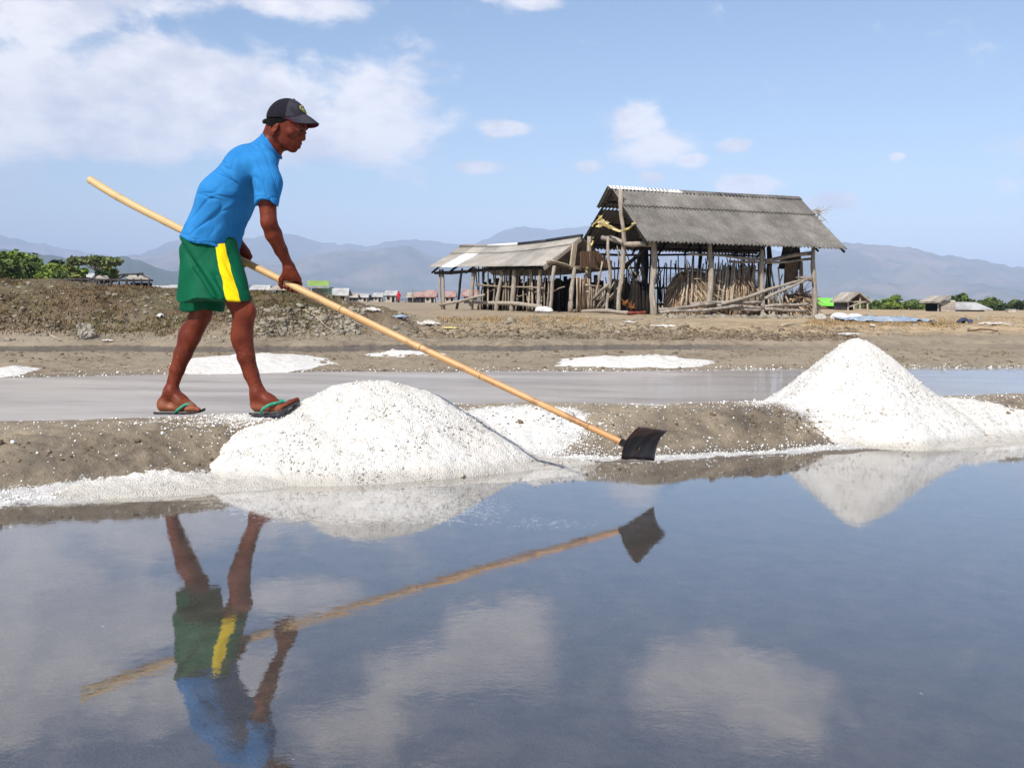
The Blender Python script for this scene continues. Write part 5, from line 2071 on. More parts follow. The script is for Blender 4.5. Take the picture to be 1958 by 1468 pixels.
    for i, (x0, y0, x1, y1) in enumerate([(1110, 592, 1162, 545), (1135, 585, 1152, 500), (1140, 592, 1175, 540), (1150, 592, 1190, 540), (1128, 592, 1160, 560), (1160, 592, 1195, 525), (1118, 594, 1145, 570)]):
        lying('salvaged_pole', x0, y0, x1, y1, -.12 + .06 * i, .035 if i else .055, 'pale_stick' if i % 2 else 'post',
              ['thickest pole slanting up to the right between the gable posts', 'thin upright bamboo leaning between the left gable posts', 'pole leaning behind the thick slanting pole', 'steep pole leaning just left of the tall gable post',
               'short pole low under the thick slanting pole', 'pole leaning behind the tall gable post', 'shortest stub at the foot of the left gable post'][i], 'pole', 'salvaged poles stacked at the gable')
    rr = random.Random(4)
    for i, (x_, y_) in enumerate([(1194, 585), (1208, 590)]):
        c = sh.px(x_, y_, a=.1) + sh.o
        m = MB()
        for j in range(10):
            d = np.array([rr.uniform(-.12, .12), rr.uniform(-.1, .1), rr.uniform(0, .22)])
            m.tube([np.zeros(3), d * .5 + np.array([rr.uniform(-.03, .03), 0, .03]), d], [.008, .014, .004], 5)
        m.obj('dry_frond', MAT['orange'], None, False, label=['left tuft of orange dead fronds inside the gable', 'right tuft of orange dead fronds by the red timber'][i], cat='frond', group='orange fronds under the gable', loc=c)
    # straw sticking out at the right verge of the roof
    c = sh.px(1556, 418, b=-.25) + sh.o
    m = MB()
    for j in range(34):
        d = sh.x * rr.uniform(.1, .62) + np.array([0, rr.uniform(-.4, .4), rr.uniform(-.32, .42)])
        m.tube([np.zeros(3) + np.array([0, rr.uniform(-.5, .5), rr.uniform(-.35, .3)]), d], [.016, .004], 4)
    m.obj('thatch_tuft', MAT['straw_pale'], None, False, label='pale straw tuft sticking out past the right roof edge', cat='straw', loc=c)


shed_litter()


def small_shed():
    sh = Shed('low_salt_shed', 'low open shed with a sagging pale corrugated roof on leaning posts', (2.0, 29.2, .50), (-.64, .77))
    # here local x runs away to the left, y points away from the camera side: flip it
    sh.y = -sh.y
    o = sh.L
    W, zr, ze, length = 1.46, 2.2, 1.30, 5.9
    sag = lambda a: -.10 * math.sin(min(max(a / length, 0), 1) * math.pi) - .015 * a
    ncol = 8
    wc = length / ncol
    ym, zm = W * .22, zr + (ze - zr) * .22
    for i in range(ncol):
        a0, a1 = i * wc - .02, (i + 1) * wc + .05
        s0, s1 = sag(a0), sag(a1)
        mt = 'sheet_white' if i == ncol - 2 else 'sheet_pale'
        sh.sheet(o(a0, 0, zr + s0 + .03), o(a1, 0, zr + s1 + .03), o(a1, ym + .06, zm + s1 - .01), o(a0, ym + .06, zm + s0 - .01), 'sheet_pale', pitch=.11, depth=.006, nv=3, jag=.01)
        sh.sheet(o(a0, ym, zm + s0), o(a1, ym, zm + s1), o(a1 * .965, W, ze + .02 + .012 * a1), o(a0 * .965, W, ze + .02 + .012 * a0), mt, pitch=.11, depth=.006, nv=4, jag=.012)
        sh.sheet(o(a0, 0, zr + s0 + .02), o(a1, 0, zr + s1 + .02), o(a1, -W, ze + s1), o(a0, -W, ze + s0), 'sheet_pale', pitch=.11, depth=.006, nv=4)
    for a0, a1, mt in ((-.05, 1.5, 'ridge_black'), (1.45, 2.9, 'ridge_black'), (2.85, 4.4, 'sheet_white'), (4.35, 5.9, 'sheet_pale')):
        m = MB()
        m.tube([o(a0, 0, zr + sag(a0) + .05), o((a0 + a1) / 2, 0, zr + sag((a0 + a1) / 2) + .055), o(a1, 0, zr + sag(a1) + .05)], [.05, .055, .05], 7, .15, int(a0 * 9))
        m.obj('ridge_cap', MAT[mt], sh.root, True)
    yp = W - .30
    # leaning front posts: foot pixel, head pixel, radius
    for fx, fy, tx, ty, r_ in [(843, 582, 841, 515, .045), (850, 581, 846, 515, .05), (872, 573, 884, 513, .05), (899, 585, 907, 512, .075), (948, 590, 961, 510, .07), (978, 590, 984, 509, .075),
                               (1028, 598, 1034, 508, .07), (1050, 590, 1060, 508, .06)]:
        b_ = yp if fx != 872 else -.6
        f_, t_ = sh.px(fx, fy, b=b_), sh.px(tx, ty, b=b_)
        f_[2] = -.15
        sh.log('post', f_, t_, r_, r_ * .8, 'post' if fx != 872 else 'dark_wood', .012, 8, 6)
    # slim wall sticks
    rr = random.Random(11)
    for fx, fy, tx in [(914, 578, 915), (922, 578, 923), (933, 576, 933), (943, 578, 947), (961, 580, 965), (967, 580, 969), (972, 579, 974), (1000, 583, 1004), (1012, 583, 1013), (1018, 597, 1016), (1041, 590, 1043), (1046, 588, 1050)]:
        f_, t_ = sh.px(fx, fy, b=yp - .15), sh.px(tx, 510, b=yp - .15)
        f_[2] = -.1
        sh.log('wall_stick', f_, t_, .032, .026, 'stick' if rr.random() < .6 else 'pale_stick', .015, 6, 4)
    for i in range(16):
        x_ = rr.uniform(905, 1075)
        f_, t_ = sh.px(x_, 584, b=yp - .45), sh.px(x_ + rr.uniform(-6, 8), 512, b=yp - .5)
        f_[2] = -.1
        sh.log('wall_stick', f_, t_, .024, .018, rr.choice(['stick', 'pale_stick', 'dark_wood']), .025, 5, 4)
    for fx, fy, tx, ty in [(930, 560, 975, 538), (985, 570, 1030, 556), (1046, 560, 1080, 548)]:
        sh.log('rail', sh.px(fx, fy, b=yp - .2), sh.px(tx, ty, b=yp - .25), .024, .02, 'stick', .02)
    sh.log('rail', sh.px(910, 544, b=yp - .05), sh.px(1040, 551, b=yp - .05), .028, .025, 'stick', .012)
    sh.log('sill_log', sh.px(905, 577, b=yp + .05), sh.px(1035, 586, b=yp + .05), .06, .06, 'post', .012)
    sh.log('eave_beam', o(.0, W - .2, ze - .03), o(5.6, W - .2, ze - .10), .05, .05, 'dark_wood', .01)
    for i in range(7):
        a_ = i * .95 + .03
        sh.log('rafter', o(a_ * .97, W - .05, ze - .05 + sag(a_) * .5), o(a_, 0, zr - .05 + sag(a_)), .035, .03, 'dark_wood', .008)
    # verge board of the right gable, tall plank post, cross beam
    MB().bar(o(-.06, W + .02, ze - .07), o(-.06, .05, zr - .06), .03, .10).obj('verge_board', MAT['post'], sh.root)
    MB().bar(sh.px(1093, 515, a=-.1), sh.px(1099, 466, a=-.1), .16, .06, up=tuple(sh.x)).obj('gable_board', MAT['pale_stick'], sh.root)
    sh.log('post', sh.px(1090, 598, a=-.15), sh.px(1098, 512, a=-.15), .075, .06, 'post', .012)
    sh.log('tie_beam', sh.px(1046, 500, a=-.12), sh.px(1150, 516, a=-.12), .045, .04, 'stick', .015)
    sh.log('tie_beam', sh.px(1050, 497, a=-.15), sh.px(1112, 516, a=-.18), .03, .03, 'pale_stick', .02)
    # dark plank wall at the back, broken line of gaps on top
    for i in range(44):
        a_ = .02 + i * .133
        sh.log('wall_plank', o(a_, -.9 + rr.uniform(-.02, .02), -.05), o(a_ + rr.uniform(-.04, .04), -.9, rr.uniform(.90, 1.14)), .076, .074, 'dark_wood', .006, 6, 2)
    # brown plank gable panel under the tall roof
    for i in range(10):
        t_ = i / 10
        p0 = sh.px(1112 + i * 6.2, 512, a=-.35)
        p1 = sh.px(1112 + i * 6.2, 480 + max(0, i - 5) * 4.5, a=-.35)
        MB().bar(p0, p1, .10, .02, up=tuple(sh.x)).obj('gable_plank', MAT['plank'], sh.root)
    # slats of the right end wall
    for i in range(9):
        x_ = 1103 + i * 3.0
        sh.log('wall_stick', sh.px(x_, 597, a=-.3), sh.px(x_ + rr.uniform(-1, 1.5), 528 + rr.uniform(0, 6), a=-.3), .028, .022, rr.choice(['stick', 'plank', 'pale_stick']), .02, 6, 4)
    for i in range(12):
        x_ = 1126 + i * 4.2
        sh.log('wall_stick', sh.px(x_, 592, a=-.55), sh.px(x_ + rr.uniform(-2, 2), 540 + rr.uniform(0, 14), a=-.55), .035, .028, rr.choice(['stick', 'pale_stick', 'plank']), .03, 6, 4)
    for y0, y1, x0, x1 in [(545, 548, 1120, 1150), (558, 557, 1122, 1148), (548, 560, 1160, 1195), (562, 572, 1158, 1198)]:
        sh.log('rail', sh.px(x0, y0, a=-.5), sh.px(x1, y1, a=-.5), .03, .03, 'pale_stick', .01)
    # things around it
    a, b = sh.px(842, 583, b=yp + .1) + sh.o, sh.px(926, 564, b=yp + .25) + sh.o
    rough_log(np.zeros(3), b - a, .05, .045, 61, .01, 8, 6).obj('log', MAT['post'], None, True, label='long pale pole slanting up from the left corner post of the low shed', cat='log', loc=a)
    c = sh.px(1040, 596, b=yp + .12) + sh.o
    me = heap_mesh(sh, 's', None, np.zeros(3), .38, .18, .15, None, 9)
    link('salt_sack', mesh_from('salt_sack', me[0], me[1], MAT['white_rag'], True), None, 'crumpled white sack spilling salt at the foot of the low shed', 'sack', None, None, c)
    c = sh.px(995, 537, b=-.4) + sh.o
    MB().add([(-.09, 0, .04), (.08, 0, .06), (.02, .02, -.07), (-.09, -.02, .04), (.08, -.02, .06), (.02, 0, -.07)], [(0, 1, 2), (5, 4, 3), (0, 3, 4, 1), (1, 4, 5, 2), (2, 5, 3, 0)]).obj(
        'hanging_bag', MAT['orange'], None, label='small orange bag hanging in the dark of the low shed', cat='bag', loc=c)
    return sh


SMALL = small_shed()


# =================================================================== GROUND COVER
def hit(px, py, d0=3.0, d1=400.0):
    """where the line of sight through a photo pixel meets the ground"""
    ds = np.geomspace(d0, d1, 900)
    fx, fy = flat(px, py)
    X = (fx - CX) / F_PX * ds
    Z = CAM_H - (fy - HY) / F_PX * ds
    g = ground_z(X, ds)
    k = np.argmax(Z <= g) if (Z <= g).any() else len(ds) - 1
    return np.array([X[k], ds[k], g[k]])


ICO = None


def ico():
    t = (1 + 5 ** .5) / 2
    v = np.array([(-1, t, 0), (1, t, 0), (-1, -t, 0), (1, -t, 0), (0, -1, t), (0, 1, t), (0, -1, -t), (0, 1, -t), (t, 0, -1), (t, 0, 1), (-t, 0, -1), (-t, 0, 1)], float)
    v /= np.linalg.norm(v[0])
    f = np.array([(0, 11, 5), (0, 5, 1), (0, 1, 7), (0, 7, 10), (0, 10, 11), (1, 5, 9), (5, 11, 4), (11, 10, 2), (10, 7, 6), (7, 1, 8), (3, 9, 4), (3, 4, 2), (3, 2, 6), (3, 6, 8), (3, 8, 9), (4, 9, 5), (2, 4, 11), (6, 2, 10), (8, 6, 7), (9, 8, 1)])
    return v, f


def scatter_lumps(name, xy, size, mat, seed, sink=.35, squash=.7):
    """many uneven lumps lying on the ground, as one mass"""
    rr = np.random.default_rng(seed)
    v0, f0 = ico()
    n = len(xy)
    z = ground_z(xy[:, 0], xy[:, 1])
    sc = size[:, None, None] * rr.uniform(.55, 1.35, (n, 12, 1)) * np.array([1, 1, squash])
    a = rr.uniform(0, 6.28, n)
    ca, sa = np.cos(a)[:, None], np.sin(a)[:, None]
    v = v0[None] * sc
    vx = v[..., 0] * ca - v[..., 1] * sa
    vy = v[..., 0] * sa + v[..., 1] * ca
    V = np.stack([vx + xy[:, 0:1], vy + xy[:, 1:2], v[..., 2] + (z + size * (squash - sink))[:, None] - size[:, None] * .3], -1).reshape(-1, 3)
    F = (f0[None] + (np.arange(n) * 12)[:, None, None]).reshape(-1, 3)
    return link(name, mesh_from(name, V, F, mat), kind='stuff')


def scatter_blades(name, xy, h, mat, seed, blades=6, spread=.05, wid=.006, lean=.5):
    rr = np.random.default_rng(seed)
    n = len(xy) * blades
    base = np.repeat(xy, blades, 0) + rr.normal(0, spread, (n, 2))
    hh = np.repeat(h, blades) * rr.uniform(.4, 1.25, n)
    z = ground_z(base[:, 0], base[:, 1]) - .01
    a = rr.uniform(0, 6.28, n)
    le = rr.uniform(.05, lean, n) * hh
    d = np.stack([np.cos(a), np.sin(a)], 1)
    w = wid * rr.uniform(.6, 1.5, n)
    s = np.stack([-d[:, 1], d[:, 0]], 1) * w[:, None]
    b0 = np.concatenate([base - s, z[:, None]], 1)
    b1 = np.concatenate([base + s, z[:, None]], 1)
    m = base + d * (le * .35)[:, None]
    m0 = np.concatenate([m - s * .8, (z + hh * .55)[:, None]], 1)
    m1 = np.concatenate([m + s * .8, (z + hh * .55)[:, None]], 1)
    t = np.concatenate([base + d * le[:, None], (z + hh)[:, None]], 1)
    V = np.stack([b0, b1, m1, m0, t], 1).reshape(-1, 3)
    k = np.arange(n)[:, None] * 5
    F = np.concatenate([k + np.array([[0, 1, 2]]), k + np.array([[0, 2, 3]]), k + np.array([[3, 2, 4]])])
    return link(name, mesh_from(name, V, F, mat), kind='stuff')


MAT['clod'] = simple_mat('grey_brown_clod', (0.225, 0.180, 0.125), 0.95, 0.35, 3.0, 0.1, 0.5, 0.02, col2=(0.085, 0.065, 0.045))
MAT['clod_pale'] = simple_mat('pale_dry_clod', (0.30, 0.265, 0.21), 0.95, 0.3, 4.0, 0.1, 0.5, 0.02, col2=(0.14, 0.12, 0.09))
MAT['clod_dark'] = simple_mat('damp_clod', (0.20, 0.150, 0.095), 0.9, 0.35, 6.0, 0.15, 0.5, 0.01, col2=(0.085, 0.062, 0.040))
MAT['grass_dry'] = simple_mat('dry_grass', (0.36, 0.25, 0.12), 0.9, 0.25, 1.6, 0.1, 0, col2=(0.19, 0.13, 0.065))
MAT['scrub'] = simple_mat('brown_scrub', (0.165, 0.105, 0.052), 0.95, 0.3, 1.1, 0.1, 0, col2=(0.075, 0.046, 0.026))
MAT['scrub_green'] = simple_mat('olive_scrub', (0.150, 0.125, 0.045), 0.95, 0.3, 1.1, 0.1, 0, col2=(0.080, 0.062, 0.026))
MAT['grain'] = simple_mat('salt_grain', (0.82, 0.81, 0.79), 0.4, 0.06, 20, 0.4, 0)


def ground_cover():
    r = np.random.default_rng(21)

    def region(n, pxa, pxb, fn_v, jitter=0):
        """points spread between two sight lines, at distance v beyond the ditch"""
        v = fn_v(n)
        t = r.uniform((pxa - CX) / F_PX, (pxb - CX) / F_PX, n)
        y = np.full(n, 16.0)
        for _ in range(6):
            y = ditch_f(t * y) + v
        return np.stack([t * y, y], 1)
    # rough bank behind the ditch
    xy = region(3600, 780, 1640, lambda n: .55 + np.abs(r.normal(0, 1.3, n)))
    scatter_lumps('bank_clods', xy, r.gamma(1.6, .010, len(xy)) + .008, MAT['clod'], 1)
    xy = region(900, 1180, 1640, lambda n: .3 + np.abs(r.normal(0, .9, n)))
    scatter_lumps('bank_clods', xy, r.gamma(1.6, .010, len(xy)) + .008, MAT['clod_dark'], 2)
    # pale clods in front of the mound
    xy = region(1500, 480, 700, lambda n: .75 + r.uniform(0, 1.5, n))
    scatter_lumps('pale_clods', xy, r.gamma(1.7, .010, len(xy)) + .008, MAT['clod_pale'], 3)
    xy = region(900, 600, 1300, lambda n: 1.0 + r.uniform(0, 5.5, n))
    scatter_lumps('field_stones', xy, r.gamma(1.5, .012, len(xy)) + .008, MAT['clod_pale'], 4)
    xy = region(700, 0, 480, lambda n: .3 + r.uniform(0, 3.0, n))
    scatter_lumps('field_stones', xy, r.gamma(1.5, .010, len(xy)) + .008, MAT['clod_pale'], 5)
    xy = region(500, 1270, 1580, lambda n: 7.6 + r.uniform(0, 1.6, n))
    scatter_lumps('pale_clods', xy, r.gamma(1.6, .022, len(xy)) + .012, MAT['clod_pale'], 6)
    xy = region(500, 1560, 2050, lambda n: 1.0 + r.uniform(0, 12, n))
    scatter_lumps('field_stones', xy, r.gamma(1.3, .014, len(xy)) + .008, MAT['clod_pale'], 7)
    # crumbly face of the near bank
    n = 900
    x = r.uniform(-2.3, 3.4, n)
    sn = np.clip(r.normal(.38, .09, n), .24, .60)
    y = shore(x) + sn * np.interp(x, *BUND_W) / .93
    scatter_lumps('bank_crumbs', np.stack([x, y], 1), r.gamma(1.3, .0026, n) + .0018, MAT['clod_dark'], 8)
    n = 350
    x = r.uniform(-2.6, 3.8, n)
    y = shore(x) + r.uniform(.5, 1.05, n) * np.interp(x, *BUND_W) / .93
    scatter_lumps('bank_crumbs', np.stack([x, y], 1), r.gamma(1.3, .0020, n) + .0012, MAT['clod'], 9)
    # far bank of the pan
    n = 2200
    x = r.uniform(-6, 7, n)
    y = panfar(x) + r.uniform(.04, .95, n) * (ditch_n(x) - panfar(x))
    scatter_lumps('bank_crumbs', np.stack([x, y], 1), r.gamma(1.5, .0048, n) + .003, MAT['clod_dark'], 10)
    # loose salt grains
    pts = []
    for cx_, cy_, sx, sy, m in [(*hit(1010, 822)[:2], .30, .16, 2800), (*P(1660, 790, 6.0)[:2], .62, .30, 2600), (*G(470, 805, .19)[:2], .24, .17, 1500), (PILE[0], PILE[1], .55, .42, 900)]:
        pts.append(np.stack([r.normal(cx_, sx, m), r.normal(cy_, sy, m)], 1))
    n = 2000
    x = r.uniform(-2.6, 3.6, n)
    pts.append(np.stack([x, shore(x) + r.uniform(.08, 1.02, n) ** 1.0 * np.interp(x, *BUND_W) / .93], 1))
    n = 2600
    x = r.uniform(-2.4, -.9, n)
    pts.append(np.stack([x, shore(x) + r.normal(.08, .05, n)], 1))
    n = 1600
    x = r.uniform(-.3, 3.2, n)
    pts.append(np.stack([x, shore(x) + r.normal(.07, .035, n)], 1))
    n = 1800
    x = r.uniform(-5.5, 7, n)
    pts.append(np.stack([x, panfar(x) + r.normal(.08, .10, n)], 1))
    xy = np.concatenate(pts)
    keep = ground_z(xy[:, 0], xy[:, 1]) > .004
    keep &= ~((pile_main(xy[:, 0], xy[:, 1]) > ground_z(xy[:, 0], xy[:, 1]) + .005) & (xy[:, 1] < 6))
    xy = xy[keep]
    scatter_lumps('salt_grains', xy, (r.gamma(1.7, .0010, len(xy)) + .0009) * np.where(xy[:, 1] > 7, 1.8, 1.0), MAT['grain'], 11, squash=.9)
    # scrub on the mound
    t = r.uniform((-160 - CX) / F_PX, (640 - CX) / F_PX, 9000)
    y = r.uniform(13.0, 18.6, 9000)
    xy = np.stack([t * y, y], 1)
    _, _, _, _, v, mound, _, _ = ground_masks(xy[:, 0], xy[:, 1])
    pat = fbm(xy[:, 0] * .9, xy[:, 1] * .9, 3, 91)
    keep = (mound > .03) & (pat > -.10)
    xy, pat = xy[keep], pat[keep]
    gr = (pat + r.normal(0, .12, len(pat)) > .10) & (xy[:, 0] > -6.2)
    scatter_blades('scrub', xy[~gr], r.uniform(.02, .065, (~gr).sum()), MAT['scrub'], 12, 7, .08, .006, 1.3)
    scatter_blades('scrub', xy[gr], r.uniform(.03, .08, gr.sum()), MAT['scrub_green'], 13, 7, .08, .005, 1.1)
    # dry grass in front of the low shed and at the right
    xy = region(800, 840, 1150, lambda n: 5.2 + r.normal(0, 1.4, n))
    scatter_blades('dry_grass', xy, r.uniform(.02, .09, len(xy)) * r.uniform(.4, 1.2, len(xy)), MAT['grass_dry'], 14, 8, .08, .006, .7)
    xy = region(1100, 1545, 1830, lambda n: 4.6 + r.normal(0, 1.2, n))
    scatter_blades('dry_grass', xy, r.uniform(.02, .08, len(xy)) * r.uniform(.4, 1.2, len(xy)), MAT['grass_dry'], 15, 8, .09, .006, .8)
    xy = region(600, 1545, 2000, lambda n: 3.2 + r.uniform(0, 8, n))
    scatter_blades('dry_grass', xy, r.uniform(.02, .06, len(xy)), MAT['grass_dry'], 16, 6, .09, .006, .8)
    xy = region(500, 300, 760, lambda n: .6 + r.uniform(0, 3, n))
    scatter_blades('dry_grass', xy, r.uniform(.02, .06, len(xy)), MAT['scrub'], 17, 6, .08, .006, .8)


ground_cover()


# =================================================================== LOOSE THINGS ON THE GROUND
MAT['rock'] = simple_mat('salty_grey_rock', (0.42, 0.385, 0.32), 0.95, 0.3, 7, 0.15, 0.8, 0.03, col2=(0.14, 0.12, 0.095))
MAT['blue_cloth'] = simple_mat('faded_blue_tarpaulin', (0.14, 0.21, 0.32), 0.7, 0.3, 5, 0.25, 0.4, 0.03, col2=(0.36, 0.39, 0.42))
MAT['navy'] = simple_mat('navy_cloth', (0.06, 0.07, 0.13), 0.9, 0.3, 12, 0.15)
MAT['pale_plastic'] = simple_mat('pale_plastic', (0.60, 0.55, 0.50), 0.6, 0.25, 9, 0.3)
MAT['white_salt_sack'] = MAT['white_rag']


def lump(name, label, cat, c, rx, ry, rz, mat, seed, amp=.25, group=None, nu=22, nv=12, sub=5.0):
    vs, fs = [], []
    for i in range(nv + 1):
        ph = -math.pi / 2 + math.pi * i / nv
        for j in range(nu):
            th = 2 * math.pi * j / nu
            d = np.array([math.cos(th) * math.cos(ph), math.sin(th) * math.cos(ph), math.sin(ph)])
            k = 1 + amp * float(fbm(np.array([d[0] * sub * .4 + seed + d[2] * 1.3]), np.array([d[1] * sub * .4 - d[2] * 1.7]), 4, seed)[0])
            vs.append(d * np.array([rx, ry, rz]) * k)
    for i in range(nv):
        for j in range(nu):
            a, b = i * nu + j, i * nu + (j + 1) % nu
            fs.append((a, b, b + nu, a + nu))
    me = mesh_from(name, vs, fs, mat, False)
    return link(name, me, None, label, cat, group, None, c)


def crumple(name, label, cat, c, rx, ry, h, mat, seed, group=None, n=12):
    """a crumpled sheet lying on the ground, with thickness"""
    r = np.random.default_rng(seed)
    xs = np.linspace(-1, 1, n)
    X, Y = np.meshgrid(xs, xs)
    R = np.hypot(X, Y)
    Z = np.maximum(0, (1 - R ** 2)) * .4 + np.abs(fbm(X * 2.2 + seed, Y * 2.2, 3, seed)) * .9
    Z = Z * h
    wob = 1 + .25 * fbm(X * 1.5 + 9, Y * 1.5 + seed, 2, seed)
    V = np.stack([X * rx * wob, Y * ry * wob, Z], -1).reshape(-1, 3)
    F = grid_faces(n, n)
    F = F[(R.ravel()[F] < 1.08).all(1)]
    us = np.unique(F)
    mp = np.full(len(V), -1)
    mp[us] = np.arange(len(us))
    o = link(name, mesh_from(name, V[us], mp[F], mat, True), None, label, cat, group, None, c)
    md = o.modifiers.new('thickness', 'SOLIDIFY')
    md.thickness = .01
    return o


def loose_things():
    p = hit(160, 648)
    lump('rock', 'single pale grey boulder at the foot of the mound on the left', 'rock', p + np.array([0, 0, .07]), .105, .09, .125, MAT['rock'], 4, .75)
    # sticks on the slope by the pole
    for i, (x0, y0, x1, y1, r_, lab) in enumerate([
            (592, 592, 655, 632, .018, 'longer bare stick slanting down the bank, left of the bamboo pole'),
            (664, 612, 690, 626, .014, 'short bare stick on the bank just under the bamboo pole'),
            (580, 598, 640, 640, .012, 'thin twig lying left of the longer stick on the bank'),
            (88, 641, 118, 655, .010, 'thin twig on the ground left of the boulder'),
            (1850, 634, 1908, 637, .02, 'curved dark branch lying on the sand at the far right'),
            (1495, 625, 1545, 618, .02, 'pale forked driftwood in front of the tall shed\'s right post')]):
        a, b = hit(x0, y0), hit(x1, y1)
        a[2] += r_
        b[2] += r_ + .02
        rough_log(np.zeros(3), b - a, r_ * 1.1, r_ * .6, 70 + i, .02 if i != 4 else .07, 6, 7).obj('stick', MAT['pale_stick' if i != 4 else 'plank'], None, True, label=lab, cat='stick', group='sticks lying about', loc=a)
    for (x, y, rx, ry, h, m, lab, s) in [
            (306, 608, .07, .05, .09, 'white_rag', 'small white scrap of plastic on the mound above the boulder', 3),
            (710, 597, .16, .10, .10, 'pale_plastic', 'crumpled greyish plastic sheet on the field left of the sheds', 5),
            (765, 609, .12, .08, .07, 'blue_cloth', 'small blue and white plastic scrap on the field left of the sheds', 6),
            (818, 622, .20, .10, .10, 'pale_plastic', 'heap of grey net on the bank right above the pole', 7),
            (862, 629, .15, .06, .03, 'rag_yellow', 'flat yellowish scrap on the bank right of the pole', 8),
            (205, 655, .09, .05, .03, 'pale_plastic', 'flat pale scrap on the ground right of the boulder', 9),
            (1203, 618, .16, .08, .05, 'pale_plastic', 'pale plastic scrap on the sand below the tall shed', 10),
            (1270, 626, .25, .08, .06, 'pale_plastic', 'long buff plastic scrap on the bank below the tall shed', 11),
            (1845, 618, .20, .14, .16, 'navy', 'dark blue cloth dropped on the sand at the right', 12),
            (1790, 622, .14, .09, .08, 'clod_dark', 'small brown clump on the sand beyond the cone', 13),
            (1905, 621, .40, .2, .07, 'pale_plastic', 'spread of pale scraps on the sand at the far right', 14),
            (1623, 640, .22, .1, .04, 'white_rag', 'white scrap lying just behind the top of the cone', 15),
            (1668, 626, .07, .05, .07, 'pale_plastic', 'tiny pale scrap in the dry grass behind the cone', 16)]:
        crumple('litter', lab, 'litter', hit(x, y) + np.array([0, 0, .004]), rx, ry, h, MAT[m], s, 'litter strewn over the field')
    a = hit(1608, 612)
    lump('salt_sack', 'left one of two white mounds beside the blue tarpaulin', 'sack', a + np.array([0, 0, .02]), .30, .22, .17, MAT['white_rag'], 31, .2, 'white mounds by the tarpaulin')
    a = hit(1634, 612)
    lump('salt_sack', 'right one of two white mounds beside the blue tarpaulin', 'sack', a + np.array([0, 0, .02]), .27, .20, .15, MAT['white_rag'], 33, .2, 'white mounds by the tarpaulin')
    a = hit(1570, 611)
    lump('stone_block', 'small pale block at the foot of the tall shed\'s right post', 'block', a + np.array([0, 0, .05]), .13, .10, .10, MAT['pale_plastic'], 35, .4)
    a = hit(1693, 614)
    crumple('tarpaulin', 'faded blue tarpaulin spread over the dry grass at the right', 'tarpaulin', a, 1.05, .9, .16, MAT['blue_cloth'], 40, None, 26)
    # thin posts standing far out on the flats
    for i, (x, y0, y1, lab) in enumerate([(776, 575, 557, 'thin bare post far off, left of the taller one by the red roofs'), (789, 575, 551, 'taller bare post far off by the red roofs'),
                                          (1722, 606, 591, 'short stake on the flats behind the cone of salt'), (1927, 607, 594, 'short stake on the flats at the far right'), (1660, 602, 590, 'dark stake on the flats near the tarpaulin')]):
        d = 120.0 if i < 2 else 48.0
        a, b = P(x, y0, d), P(x, y1, d)
        a[2] -= .3
        rough_log(np.zeros(3), b - a, .07 if i < 2 else .03, .05 if i < 2 else .022, 500 + i, .02, 6, 4).obj('stake', MAT['stick'], None, True, label=lab, cat='post', group='bare stakes on the flats', loc=a)


loose_things()


# =================================================================== FAR BUILDINGS
MAT['tin_white'] = simple_mat('pale_tin_roof', (0.43, 0.42, 0.41), 0.6, 0.2, .8, 0.3, 0.2, 0.05)
MAT['tin_rust'] = simple_mat('rusty_red_roof', (0.24, 0.070, 0.055), 0.8, 0.3, .8, 0.2, 0.2, 0.05, col2=(0.32, 0.26, 0.23))
MAT['thatch'] = simple_mat('grey_thatch', (0.40, 0.36, 0.31), 0.95, 0.25, 1.2, 0.1, 0.4, 0.1, col2=(0.22, 0.19, 0.155))
MAT['wall_pale'] = simple_mat('pale_house_wall', (0.50, 0.44, 0.38), 0.9, 0.25, .9, 0.1, 0.2, 0.05, col2=(0.30, 0.25, 0.2))
MAT['wall_dark'] = simple_mat('dark_board_wall', (0.075, 0.06, 0.06), 0.9, 0.3, 1.2, 0.1, 0.2, 0.05)
MAT['wall_blue'] = simple_mat('dark_blue_wall', (0.06, 0.06, 0.13), 0.9, 0.3, 1.2, 0.1)
MAT['green_roof'] = simple_mat('bright_green_roof', (0.18, 0.62, 0.06), 0.7, 0.12, .8, 0.25, 0.1, 0.05)
MAT['green_stall'] = simple_mat('pale_green_board', (0.30, 0.45, 0.13), 0.8, 0.12, .8, 0.2)
MAT['green_wall'] = simple_mat('mint_green_wall', (0.25, 0.62, 0.38), 0.8, 0.12, .8, 0.2)
MAT['soot'] = simple_mat('burnt_timber', (0.075, 0.066, 0.064), 0.95, 0.3, 3, 0.1, col2=(0.030, 0.027, 0.027))
MAT['void'] = simple_mat('dark_opening', (0.012, 0.011, 0.011), 0.95, 0.1, 3, 0.05, 0)


